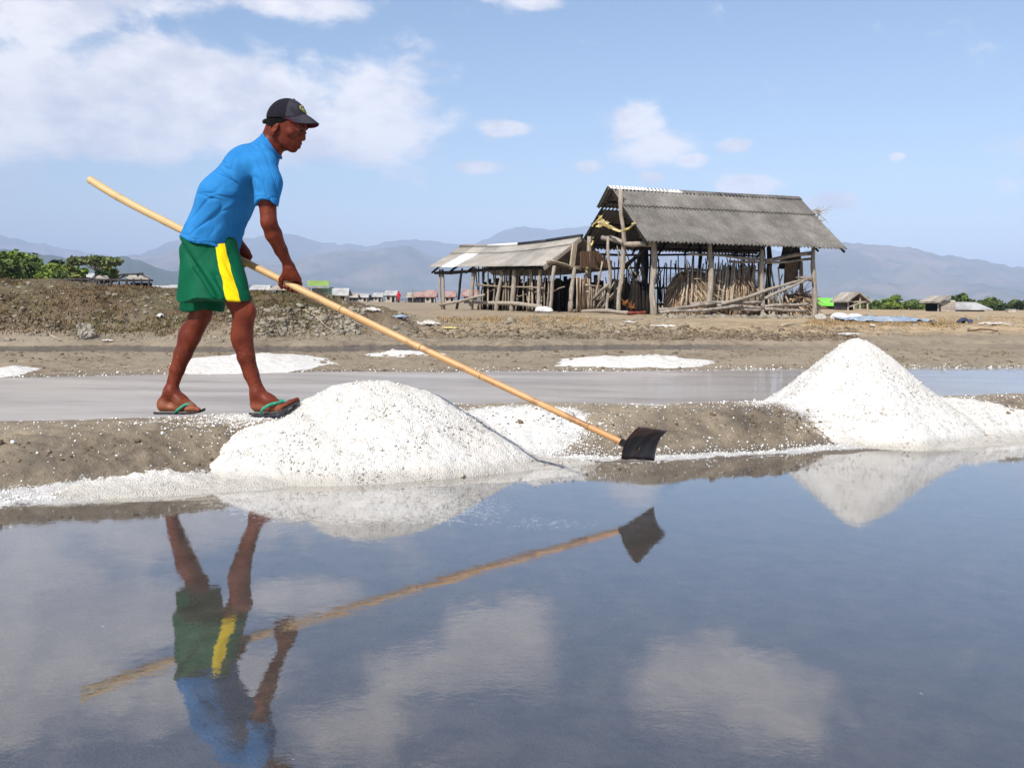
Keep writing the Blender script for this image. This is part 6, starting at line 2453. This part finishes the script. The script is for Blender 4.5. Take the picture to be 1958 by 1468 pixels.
def house(px0, px1, base_y, eave_y, ridge_y, d, label, wall='wall_pale', roof='tin_white', over=.25, depth=None, group='far village houses', name='house', openings=2, hip=.12):
    """gabled house whose long side faces the camera, with an overhanging roof, door and windows"""
    a, b = P(px0, base_y, d), P(px1, base_y, d)
    w = b[0] - a[0]
    cx_ = (a[0] + b[0]) / 2
    ze = P((px0 + px1) / 2, eave_y, d)[2] - a[2]
    zr = P((px0 + px1) / 2, ridge_y, d)[2] - a[2]
    dp = depth or max(w * .6, 2.0)
    root = thing(name, label, 'house', (cx_, d + dp / 2, a[2] - .05), 0, group)
    m = MB()
    m.box((0, 0, ze / 2 - .1), (w * .94, dp, ze + .2))
    for s_ in (-1, 1):
        x_ = s_ * w * .47
        m.add([(x_ - .06, -dp / 2, ze), (x_ - .06, dp / 2, ze), (x_ - .06, 0, zr - .05), (x_ + .06, -dp / 2, ze), (x_ + .06, dp / 2, ze), (x_ + .06, 0, zr - .05)], [(0, 1, 2), (5, 4, 3), (0, 3, 4, 1), (1, 4, 5, 2), (2, 5, 3, 0)])
    m.obj('wall', MAT[wall], root)
    hw = w / 2 + over
    rw = hw * (1 - hip)
    t = .07
    m = MB()
    y0 = dp / 2 + over
    for s_ in (-1, 1):
        m.add([(-hw, s_ * y0, ze - .12), (hw, s_ * y0, ze - .12), (rw, 0, zr), (-rw, 0, zr), (-hw, s_ * y0, ze - .12 + t), (hw, s_ * y0, ze - .12 + t), (rw, 0, zr + t), (-rw, 0, zr + t)],
              [(0, 1, 2, 3), (7, 6, 5, 4), (0, 4, 5, 1), (1, 5, 6, 2), (3, 2, 6, 7), (0, 3, 7, 4)])
    m.obj('roof', MAT[roof], root)
    n = openings
    for k in range(n):
        x_ = -w * .47 + w * .94 * (k + .5) / n
        if k == n // 2:
            MB().box((x_, -dp / 2 - .01, ze * .38), (min(.9, w / n * .5), .06, ze * .76)).obj('door', MAT['void'], root)
        else:
            MB().box((x_, -dp / 2 - .01, ze * .55), (min(1.0, w / n * .5), .06, ze * .35)).obj('window', MAT['void'], root)
    return root


def far_buildings():
    for px0, px1, by, ey, ry, d, lab, wall, roof in [
            (287, 318, 559, 553, 546, 95, 'white-roofed hut just left of the worker\'s shorts, nearer the burnt frame', 'wall_pale', 'tin_white'),
            (319, 352, 562, 555, 545, 90, 'white-roofed hut half hidden behind the worker\'s shorts', 'wall_dark', 'tin_white'),
            (480, 512, 561, 552, 545, 120, 'white roof showing between the worker\'s knee and hand', 'wall_pale', 'tin_white'),
            (634, 662, 576, 562, 551, 95, 'long pale house to the right of the green stall', 'wall_pale', 'tin_white'),
            (664, 682, 573, 567, 561, 150, 'small grey hut right of the long pale house', 'wall_dark', 'thatch'),
            (684, 702, 573, 567, 562, 160, 'tiny white-roofed hut between the two red-clad people', 'wall_pale', 'tin_white'),
            (714, 730, 574, 566, 560, 160, 'tiny white hut left of the white flat house', 'wall_pale', 'tin_white'),
            (737, 757, 575, 563, 556, 150, 'white flat-roofed house behind the person in red', 'wall_pale', 'tin_white'),
            (779, 800, 575, 567, 560, 150, 'low hut with a worn reddish roof behind the thin posts', 'wall_dark', 'thatch'),
            (794, 812, 576, 566, 558, 145, 'red-roofed house left of the low shed', 'wall_dark', 'tin_rust'),
            (812, 832, 576, 566, 555, 140, 'taller red-roofed house touching the low shed\'s left posts', 'wall_pale', 'tin_rust'),
            (850, 869, 576, 566, 557, 140, 'red-roofed house seen between the low shed\'s left posts', 'wall_pale', 'tin_rust'),
            (886, 912, 577, 565, 554, 130, 'dark red-roofed house seen through the low shed', 'wall_dark', 'tin_rust')]:
        house(px0, px1, by + 2, ey, ry, float(d), lab, wall, roof)
    # thatched open hut behind the hand, with posts
    d = 78.0
    a, b = P(520, 575, d), P(568, 575, d)
    root = thing('thatched_hut', 'open thatched hut on pale posts behind the worker\'s hand', 'hut', ((a[0] + b[0]) / 2, d, a[2]))
    w = b[0] - a[0]
    ze, zr = P(540, 553, d)[2] - a[2], P(540, 540, d)[2] - a[2]
    m = MB()
    m.add([(-w / 2, -1.2, ze), (w / 2, -1.2, ze), (w / 2, 1.2, ze), (-w / 2, 1.2, ze), (-.25, 0, zr), (.25, 0, zr), (-w / 2, -1.2, ze - .1), (w / 2, -1.2, ze - .1), (w / 2, 1.2, ze - .1), (-w / 2, 1.2, ze - .1)],
          [(0, 1, 5, 4), (2, 3, 4, 5), (1, 2, 5), (3, 0, 4), (0, 6, 7, 1), (1, 7, 8, 2), (2, 8, 9, 3), (3, 9, 6, 0), (9, 8, 7, 6)])
    m.obj('roof', MAT['thatch'], root)
    MB().box((0, .5, ze / 2 - .1), (w * .8, .2, ze)).obj('back_wall', MAT['void'], root)
    for k in range(7):
        x_ = -w * .42 + w * .84 * k / 6
        rough_log((x_, -1.0, -.2), (x_ + .05 * (-1) ** k, -1.0, ze), .05, .045, 40 + k, .02, 6, 4).obj('post', MAT['pale_stick'], root, True)
    # roadside stall
    d = 80.0
    a, b = P(594, 577, d), P(632, 577, d)
    w = b[0] - a[0]
    root = thing('green_stall', 'small green roadside stall with a flat signboard front', 'stall', ((a[0] + b[0]) / 2, d, a[2]))
    zt, zb, ze = [P(612, q, d)[2] - a[2] for q in (537, 547, 549)]
    MB().box((-.05, -.75, (zt + zb) / 2), (w * 1.08, .12, zt - zb)).obj('sign_board', MAT['green_stall'], root)
    MB().box((-.1, -.3, ze - .04), (w * 1.3, 1.8, .08)).obj('canopy', MAT['thatch'], root)
    MB().box((0, .6, ze / 2 - .1), (w * .92, .9, ze)).obj('wall', MAT['green_wall'], root)
    MB().box((-w * .2, .12, ze * .68), (w * .42, .06, ze * .42)).obj('hatch', MAT['tin_white'], root)
    MB().box((w * .24, .11, ze * .55), (w * .40, .07, ze * .30)).obj('shutter', MAT['tin_white'], root)
    for s_ in (-1, 1):
        MB().bar((s_ * w * .46, -.7, -.2), (s_ * w * .46, -.7, ze), .07, .07).obj('post', MAT['tin_white'], root)
    MB().bar((w * .06, .05, ze * .35), (w * .25, .05, 0), .08, .05).obj('trestle_leg', MAT['soot'], root)
    MB().bar((w * .44, .05, ze * .35), (w * .25, .05, 0), .08, .05).obj('trestle_leg', MAT['soot'], root)
    # right-hand huts
    house(1558, 1612, 592, 581, 570, 75.0, 'bright green-roofed dark hut right behind the tall shed', 'wall_dark', 'green_roof', .2, 4.0, 'huts on the right', 'hut', 3, .06)
    house(1612, 1632, 594, 585, 574, 80.0, 'small grey lean-to between the green roof and the open gable hut', 'wall_pale', 'thatch', .1, 2.5, 'huts on the right', 'hut', 1, .02)
    # open gable hut
    d = 62.0
    a, b = P(1618, 597, d), P(1660, 597, d)
    w = b[0] - a[0]
    root = thing('gable_hut', 'open-fronted gable hut on posts left of the green bushes', 'hut', ((a[0] + b[0]) / 2, d, a[2]), 0, 'huts on the right')
    ze, zr = P(1640, 577, d)[2] - a[2], P(1640, 561, d)[2] - a[2]
    for s_ in (-1, 1):
        MB().add([(0, -.4, zr), (s_ * w * .56, -.4, ze - .05), (s_ * w * .56, 3.0, ze - .05), (0, 3.0, zr), (0, -.4, zr + .1), (s_ * w * .56, -.4, ze + .05), (s_ * w * .56, 3.0, ze + .05), (0, 3.0, zr + .1)],
                 [(0, 1, 2, 3), (7, 6, 5, 4), (0, 4, 5, 1), (1, 5, 6, 2), (2, 6, 7, 3), (3, 7, 4, 0)]).obj('roof_slope', MAT['thatch'], root)
    MB().box((0, 2.6, ze / 2), (w * .9, .1, ze)).obj('back_wall', MAT['void'], root)
    MB().box((-w * .44, 1.3, ze / 2), (.08, 2.4, ze)).obj('side_wall', MAT['wall_dark'], root)
    for k, x_ in enumerate((-.44, .1, .44)):
        rough_log((x_ * w, -.1, -.25), (x_ * w, -.1, ze if x_ != .1 else zr - .1), .06, .05, 90 + k, .01, 6, 4).obj('post', MAT['pale_stick'], root, True)
    MB().bar((-w * .5, -.15, ze), (w * .5, -.15, ze), .07, .1).obj('tie_beam', MAT['post'], root)
    MB().bar((-w * .4, -.15, .35), (w * .45, -.15, .75), .06, .08).obj('rail', MAT['post'], root)
    # half-ruined slatted hut with a tree behind
    d = 60.0
    a, b = P(1792, 600, d), P(1826, 600, d)
    w = b[0] - a[0]
    root = thing('slatted_hut', 'leaning slatted hut with one pale roof slope, in front of the round tree', 'hut', ((a[0] + b[0]) / 2, d, a[2]), 0, 'huts on the right')
    ze, zr = P(1800, 578, d)[2] - a[2], P(1815, 568, d)[2] - a[2]
    MB().add([(-w * .62, -.3, ze - .05), (w * .1, -.3, zr), (w * .1, 2.4, zr), (-w * .62, 2.4, ze - .05), (-w * .62, -.3, ze + .05), (w * .1, -.3, zr + .1), (w * .1, 2.4, zr + .1), (-w * .62, 2.4, ze + .05)],
             [(3, 2, 1, 0), (4, 5, 6, 7), (0, 1, 5, 4), (1, 2, 6, 5), (2, 3, 7, 6), (3, 0, 4, 7)]).obj('roof_slope', MAT['thatch'], root)
    for k in range(5):
        MB().bar((-w * .3, 0, .25 + k * ze * .19), (w * .5, 0, .22 + k * ze * .19), .05, .16).obj('slat', MAT['wall_pale'], root)
    for x_ in (-.42, -.1, .5):
        rough_log((x_ * w, .05, -.25), (x_ * w, .05, ze), .06, .05, int(90 + x_ * 10), .01, 6, 4).obj('post', MAT['post'], root, True)
    MB().box((.05 * w, 1.9, ze * .45), (w * .9, .1, ze * .9)).obj('back_wall', MAT['void'], root)
    house(1829, 1884, 598, 588, 578, 66.0, 'low house with a pale tin roof and dark blue walls at the right', 'wall_blue', 'tin_white', .35, 3.5, 'huts on the right', 'hut', 3, .15)
    # water tank
    d = 66.0
    a, b = P(1925, 600, d), P(1940, 600, d)
    root = thing('water_tank', 'small pale box-like tank near the right edge', 'tank', ((a[0] + b[0]) / 2, d, a[2]))
    w = b[0] - a[0]
    MB().box((0, 0, w * .25), (w, w * .8, w * .55)).obj('tank', MAT['wall_pale'], root)
    MB().box((0, 0, w * .55), (w * 1.05, w * .85, .06)).obj('lid', MAT['tin_white'], root)
    # houses among the trees on the left
    house(-12, 18, 535, 524, 517, 62.0, 'brown-roofed house at the left edge under the trees', 'void', 'plank', .2, 2.0, 'houses among the left trees', 'house', 1, .05)
    house(79, 97, 533, 526, 521, 66.0, 'small orange-roofed house between the left trees', 'wall_dark', 'orange', .1, 2.0, 'houses among the left trees', 'house', 1, .2)
    house(151, 172, 536, 529, 522, 64.0, 'small white-walled house under the flat-topped tree', 'tin_white', 'tin_white', .1, 2.0, 'houses among the left trees', 'house', 1, .3)
    # burnt frame of a long shed on the mound's shoulder
    d = 40.0
    root = thing('burnt_shed_frame', 'blackened skeleton of a long shed on the shoulder of the mound', 'ruin', P(210, 556, d))
    o_ = np.array(root.location)
    q = lambda x, y, dd=0: P(x, y, d + dd) - o_
    k = 0

    def bar(name, p0, p1, r_=.045, m='soot'):
        nonlocal k
        k += 1
        rough_log(p0, p1, r_, r_ * .85, 800 + k, .006, 5, 4).obj(name, MAT[m], root, True)
    for dd in (0, 2.6):
        bar('eave_beam', q(122, 535, dd), q(292, 536, dd), .05)
        bar('rail', q(125, 545, dd), q(288, 549, dd), .045)
    for i in range(12):
        x = 128 + i * 14.2
        bar('post', q(x, 556), q(x + (i % 3 - 1), 533), .05)
        if i % 2 == 0:
            bar('post', q(x, 554, 2.6), q(x, 533, 2.6), .05)
    for ax, ay in ((192, 526), (240, 526), (268, 523)):
        for dx in (-20, 24):
            bar('rafter', q(ax, ay, 1.2), q(ax + dx, 537, 1.2 + (1.2 if dx < 0 else -1.0)), .04)
    bar('ridge_pole', q(225, 526, 1.2), q(274, 523, 1.2), .045)
    bar('brace', q(172, 536), q(190, 551), .035)
    for i in range(9):
        x = 132 + i * 17
        MB().box(q(x + 7, 551, 1.4), (.30, .05, .30)).obj('charred_board', MAT['soot'], root)
    MB().box(q(270, 551, .8), (.85, .1, .45)).obj('charred_wall', MAT['void'], root)
    for x0, x1, y0, y1 in ((186, 212, 527, 535), (246, 268, 526, 534), (268, 288, 526, 535)):
        m = MB()
        a, b, c_, e = q(x0, y0, 1.2), q(x1 - 8, y0, 1.2), q(x1, y1, .2), q(x0 - 6, y1, .2)
        off = np.array([0, .04, -.04])
        m.add([a, b, c_, e, a + off, b + off, c_ + off, e + off], [(0, 1, 2, 3), (7, 6, 5, 4), (0, 4, 5, 1), (1, 5, 6, 2), (2, 6, 7, 3), (3, 7, 4, 0)])
        m.obj('roof_remnant', MAT['thatch'], root)
    # stack of boards leaning by the stall
    c = P(578, 574, 74.0)
    m = MB()
    for i in range(7):
        m.bar((-.9 + i * .05, i * .05, 0), (.5 + i * .1, i * .05, .55 - i * .06), .22, .04)
    m.obj('board_pile', MAT['soot'], None, label='dark pile of tumbled boards left of the green stall', cat='boards', loc=c)


far_buildings()


# =================================================================== TREES
def leaf_mat(name, c1, c2):
    m, t, b = material(name)
    info = t.pos()
    n = t.noise(info, 1.6, 3, 0.6)
    t.put(b.inputs['Base Color'], t.mix(t.ramp(n, 0.35, 0.65), c2, c1))
    b.inputs['Roughness'].default_value = 0.8
    b.inputs['Specular IOR Level'].default_value = 0.15
    return m


MAT['leaf_bright'] = leaf_mat('bright_leaves', (0.20, 0.27, 0.050), (0.070, 0.115, 0.022))
MAT['leaf_mid'] = leaf_mat('mid_green_leaves', (0.135, 0.190, 0.050), (0.050, 0.080, 0.022))
MAT['leaf_dark'] = leaf_mat('dark_leaves', (0.050, 0.080, 0.028), (0.020, 0.034, 0.013))
MAT['leaf_yellow'] = leaf_mat('yellow_green_leaves', (0.27, 0.29, 0.070), (0.11, 0.135, 0.032))
MAT['leaf_olive'] = leaf_mat('olive_leaves', (0.160, 0.185, 0.070), (0.060, 0.080, 0.028))
MAT['bark'] = simple_mat('bark', (0.16, 0.12, 0.085), 0.95, 0.3, 6, 0.1)


def tree(px, base_y, top_y, half_w, d, leaf, label, group, seed, clumps=16, leaves=70, flat_top=False, lsize=.15, name='tree'):
    r = np.random.default_rng(seed)
    base = P(px, base_y, d)
    H_ = P(px, top_y, d)[2] - base[2]
    W_ = half_w * (1.25 if d < 70 else 1.1) / F_PX * d
    root = thing(name, label, 'tree' if name == 'tree' else 'bush', base - np.array([0, 0, .2]), 0, group)
    # trunk and limbs
    m = MB()
    tips = []
    th = H_ * (.45 if not flat_top else .6) if name == 'tree' else H_ * .25
    m.tube([(0, 0, -.2), (.04 * H_, 0, th * .5), (0, .03 * H_, th)], [.045 * H_, .035 * H_, .026 * H_], 7, .1, seed)
    cs = []
    for i in range(clumps):
        a = r.uniform(0, 6.28)
        if flat_top:
            rad = W_ * math.sqrt(r.uniform(.05, .9))
            z = H_ * (.80 + .14 * (1 - (rad / W_) ** 2) + r.uniform(-.05, .03))
            cr = W_ * r.uniform(.24, .36)
        else:
            u = r.uniform(0, 1)
            z = H_ * (.22 + .66 * u)
            rad = W_ * .78 * math.sqrt(max(0, 1 - ((u - .38) / .68) ** 2)) * math.sqrt(r.uniform(.1, 1))
            cr = W_ * r.uniform(.28, .46)
        c = np.array([rad * math.cos(a), rad * math.sin(a), z])
        cs.append((c, cr))
        if i % 2 == 0:
            m.tube([(0, .02 * H_, th * .8), (c[0] * .45, c[1] * .45, th + (c[2] - th) * .45), tuple(c)], [.018 * H_, .012 * H_, .005 * H_], 5)
    m.obj('trunk', MAT['bark'], root, True)
    vs, fs = [], []
    for c, cr in cs:
        n = leaves
        dirs = r.normal(0, 1, (n, 3))
        dirs /= np.linalg.norm(dirs, axis=1)[:, None]
        rr_ = cr * r.uniform(.25, 1.05, n) ** .6
        sq = np.array([1, 1, .45 if flat_top else .8])
        pc = c + dirs * rr_[:, None] * sq
        for p in pc:
            s_ = lsize * r.uniform(.6, 1.5)
            u_ = r.normal(0, 1, 3)
            u_ /= np.linalg.norm(u_)
            v_ = np.cross(u_, r.normal(0, 1, 3))
            v_ /= np.linalg.norm(v_)
            q = len(vs)
            vs += [p - u_ * s_, p + v_ * s_ * .5, p + u_ * s_, p - v_ * s_ * .5]
            fs.append((q, q + 1, q + 2, q + 3))
    link('crown', mesh_from('crown', vs, fs, MAT[leaf]), root)
    return root


def palm(px, base_y, top_y, d, label, seed):
    r = np.random.default_rng(seed)
    base = P(px, base_y, d)
    H_ = P(px, top_y, d)[2] - base[2]
    root = thing('banana_plant', label, 'plant', base - np.array([0, 0, .2]))
    MB().tube([(0, 0, -.1), (.03, 0, H_ * .3), (0, 0, H_ * .55)], [.10, .085, .06], 8).obj('stem', MAT['leaf_olive'], root, True)
    for i in range(9):
        a = i * 2.4
        el = r.uniform(.5, 1.2)
        L_ = H_ * r.uniform(.5, .75)
        pts = []
        for t_ in np.linspace(0, 1, 6):
            out = L_ * t_ * math.cos(el) * 1.0
            up_ = H_ * .5 + L_ * (t_ * math.sin(el) - .55 * t_ * t_)
            pts.append(np.array([math.cos(a) * out, math.sin(a) * out, up_]))
        side = np.array([-math.sin(a), math.cos(a), 0])
        vs, fs = [], []
        for j, p in enumerate(pts):
            w = .14 * math.sin(min(1, j / 5 + .12) * math.pi * .95) + .01
            vs += [p - side * w - np.array([0, 0, w * .4]), p, p + side * w - np.array([0, 0, w * .4])]
        for j in range(5):
            b = j * 3
            fs += [(b, b + 1, b + 4, b + 3), (b + 1, b + 2, b + 5, b + 4)]
        link('frond', mesh_from('frond', vs, fs, MAT['leaf_yellow'], True), root)


def vegetation():
    g = 'trees beyond the mound'
    tree(34, 540, 479, 40, 60, 'leaf_bright', 'broad bright-green tree at the left, tallest of its group', g, 1, 26, 90)
    tree(0, 534, 484, 22, 63, 'leaf_olive', 'brownish olive tree cut by the left edge', g, 2, 14, 70)
    tree(74, 532, 500, 14, 64, 'leaf_dark', 'small dark tree right of the broad bright-green one', g, 3, 12, 60)
    tree(110, 534, 491, 19, 66, 'leaf_dark', 'dark-topped tree in the middle of the left group', g, 4, 14, 60)
    tree(100, 534, 503, 22, 58, 'leaf_bright', 'low light-green tree in front of the dark-topped one', g, 5, 18, 80)
    tree(128, 534, 500, 15, 62, 'leaf_yellow', 'yellowish tree left of the flat-topped one', g, 6, 12, 60)
    tree(182, 534, 486, 37, 60, 'leaf_olive', 'flat-topped acacia spreading over the white house', g, 7, 24, 80, True)
    tree(207, 536, 504, 17, 62, 'leaf_yellow', 'pale yellow-green tree under the right of the acacia', g, 8, 16, 70)
    tree(194, 538, 512, 12, 57, 'leaf_dark', 'dark bush at the foot of the acacia', g, 9, 10, 60, name='bush')
    tree(118, 536, 514, 14, 56, 'leaf_mid', 'dense green bush right of the orange roof', g, 10, 12, 70, name='bush')
    tree(60, 538, 488, 20, 59, 'leaf_mid', 'medium green tree filling the gap right of the broad bright-green tree', g, 12, 16, 80)
    tree(16, 538, 492, 22, 56, 'leaf_mid', 'dense green tree in front of the brownish one at the left edge', g, 13, 16, 80)
    tree(150, 537, 503, 16, 63, 'leaf_bright', 'small light tree behind the banana plant', g, 14, 12, 70)
    palm(143, 537, 509, 55, 'banana plant with long pale fronds left of the white house', 11)
    g = 'bushes and trees on the right'
    for i, (px, by, ty, hw, d, leaf, lab) in enumerate([
            (1657, 594, 561, 11, 92, 'leaf_olive', 'thin pale tree rising behind the open gable hut'),
            (1674, 592, 572, 14, 84, 'leaf_mid', 'bush directly right of the open gable hut'),
            (1700, 593, 566, 17, 85, 'leaf_bright', 'bright bush, second right of the open gable hut'),
            (1722, 593, 562, 20, 86, 'leaf_bright', 'tallest bright bush between the two groups of huts'),
            (1746, 593, 570, 17, 85, 'leaf_mid', 'green bush right of the tallest bright one'),
            (1770, 592, 578, 12, 90, 'leaf_olive', 'low greyish bush in the gap between the bushes'),
            (1784, 593, 572, 14, 86, 'leaf_mid', 'green bush just left of the leaning slatted hut'),
            (1855, 592, 571, 17, 95, 'leaf_mid', 'bush behind the low tin-roofed house, left'),
            (1893, 593, 567, 24, 92, 'leaf_mid', 'broad dark-green bush behind the right of the tin-roofed house'),
            (1915, 594, 577, 12, 88, 'leaf_dark', 'dark low bush left of the pale tank'),
            (1938, 594, 571, 16, 92, 'leaf_olive', 'olive bush behind the pale tank'),
            (1960, 594, 568, 18, 90, 'leaf_dark', 'dark bush at the right edge'),
            (693, 573, 562, 9, 190, 'leaf_dark', 'far dark tree behind the small village huts'),
            (706, 573, 564, 9, 190, 'leaf_dark', 'far low tree left of the white flat-roofed house'),
            (1640, 593, 566, 10, 100, 'leaf_olive', 'thin tree peeping over the gable hut roof')]):
        tree(px, by, ty, hw, float(d), leaf, lab, g, 40 + i, 16, 60, name='bush' if i not in (0, 14, 12, 13) else 'tree', lsize=.14)
    tree(1834, 595, 557, 20, 70, 'leaf_mid', 'round-crowned tree behind the leaning slatted hut', g, 70, 22, 80)


vegetation()


# =================================================================== FAR PEOPLE
MAT['red_cloth'] = simple_mat('red_cloth', (0.62, 0.018, 0.028), 0.85, 0.15, 5, 0.2)
MAT['pink_cloth'] = simple_mat('pink_red_cloth', (0.55, 0.05, 0.09), 0.85, 0.15, 5, 0.2)
MAT['dark_cloth'] = simple_mat('dark_trousers', (0.05, 0.02, 0.025), 0.9, 0.2, 5, 0.15)


def far_person(px, base_y, top_y, d, label, cloth, long_skirt, seed):
    base = P(px, base_y, d)
    hgt = P(px, top_y, d)[2] - base[2]
    k = hgt / 1.62
    root = thing('person', label, 'person', base, .3 * seed, 'people walking on the flats')
    pt = lambda x, y, z: np.array([x, y, z]) * k
    lo, hi = pt(-.5, -.45, -.05), pt(.5, .45, 1.75)
    B = Field(lo, hi, .022 * k)
    for s_ in (-1, 1):
        B.chain([pt(.08 * s_, 0, .80), pt(.09 * s_, .10 * s_, .45), pt(.09 * s_, .16 * s_ - .03, .06)], [.085 * k, .06 * k, .042 * k], .03 * k)
        B.cone(pt(.09 * s_, .16 * s_ - .03, .04), pt(.09 * s_, .16 * s_ - .17, .03), .04 * k, .032 * k, .02 * k)
        B.chain([pt(.17 * s_, 0, 1.27), pt(.25 * s_, -.02, 1.03), pt(.27 * s_, -.12, .82)], [.05 * k, .042 * k, .034 * k], .03 * k)
        B.ell(pt(.27 * s_, -.13, .77), np.array([.03, .035, .055]) * k, k=.02)
    B.cone(pt(0, 0, .82), pt(0, 0, 1.26), .13 * k, .13 * k, .05 * k)
    B.cone(pt(0, 0, 1.25), pt(0, -.02, 1.45), .055 * k, .05 * k, .03 * k)
    B.ell(pt(0, -.02, 1.50), np.array([.078, .095, .118]) * k, k=.02)
    V, F = B.mesh(1)
    link('body', mesh_from('body', V, F, MAT['skin'], True), root)
    S = Field(lo, hi, .022 * k)
    S.cone(pt(0, 0, .70 if not long_skirt else .45), pt(0, 0, 1.27), .185 * k, .155 * k, .05 * k)
    for s_ in (-1, 1):
        S.cone(pt(.15 * s_, 0, 1.28), pt(.25 * s_, -.02, 1.04), .075 * k, .062 * k, .04 * k)
    V, F = S.mesh(1)
    link('garment', mesh_from('garment', V, F, MAT[cloth], True), root)
    T = Field(lo, hi, .022 * k)
    for s_ in (-1, 1):
        T.chain([pt(.08 * s_, 0, .80), pt(.09 * s_, .10 * s_, .45), pt(.09 * s_, .15 * s_ - .03, .16)], [.11 * k, .082 * k, .07 * k], .03 * k)
    V, F = T.mesh(1)
    link('trousers', mesh_from('trousers', V, F, MAT['dark_cloth'], True), root)
    Hh = Field(lo, hi, .022 * k)
    Hh.ell(pt(0, .012, 1.535), np.array([.092, .10, .10]) * k, k=0)
    V, F = Hh.mesh(1)
    link('headcover', mesh_from('headcover', V, F, MAT[cloth if long_skirt else 'hair'], True), root)


far_person(762, 579.5, 556.5, 118.0, 'distant person in long red clothes walking on the flats', 'red_cloth', True, 1)
far_person(651.5, 574.5, 559.5, 160.0, 'smaller distant person in pink-red top beside the long pale house', 'pink_cloth', False, 3)


# =================================================================== COARSE CRYSTALS ON THE TWO NEAR HEAPS
def heap_crystals(owner, fn, cx, cy, rx, ry, n, seed):
    r = np.random.default_rng(seed)
    a = r.uniform(0, 6.283, n)
    q = np.sqrt(r.uniform(0, 1, n))
    x, y = cx + rx * q * np.cos(a), cy + ry * q * np.sin(a)
    z = fn(x, y)
    g = ground_z(x, y)
    k = (z > g + .004) & (z > .003)
    x, y, z = x[k], y[k], z[k]
    v0, f0 = ico()
    m = len(x)
    size = r.gamma(1.5, .0012, m) + .0010
    v = v0[None] * size[:, None, None] * r.uniform(.5, 1.4, (m, 12, 1))
    V = (v + np.stack([x - cx, y - cy, z + size * .2], 1)[:, None, :]).reshape(-1, 3)
    F = (f0[None] + (np.arange(m) * 12)[:, None, None]).reshape(-1, 3)
    link('salt_crystals', mesh_from('salt_crystals', V, F, MAT['salt']), owner, kind='stuff')


_heaps = [o for o in COL.objects if o.name.split('.')[0] == 'salt_heap']
heap_crystals(_heaps[0], pile_main, PILE[0], PILE[1], 1.0, .66, 9000, 3)
heap_crystals(_heaps[1], pile_small, PILE2[0], PILE2[1], .8, .8, 7000, 4)
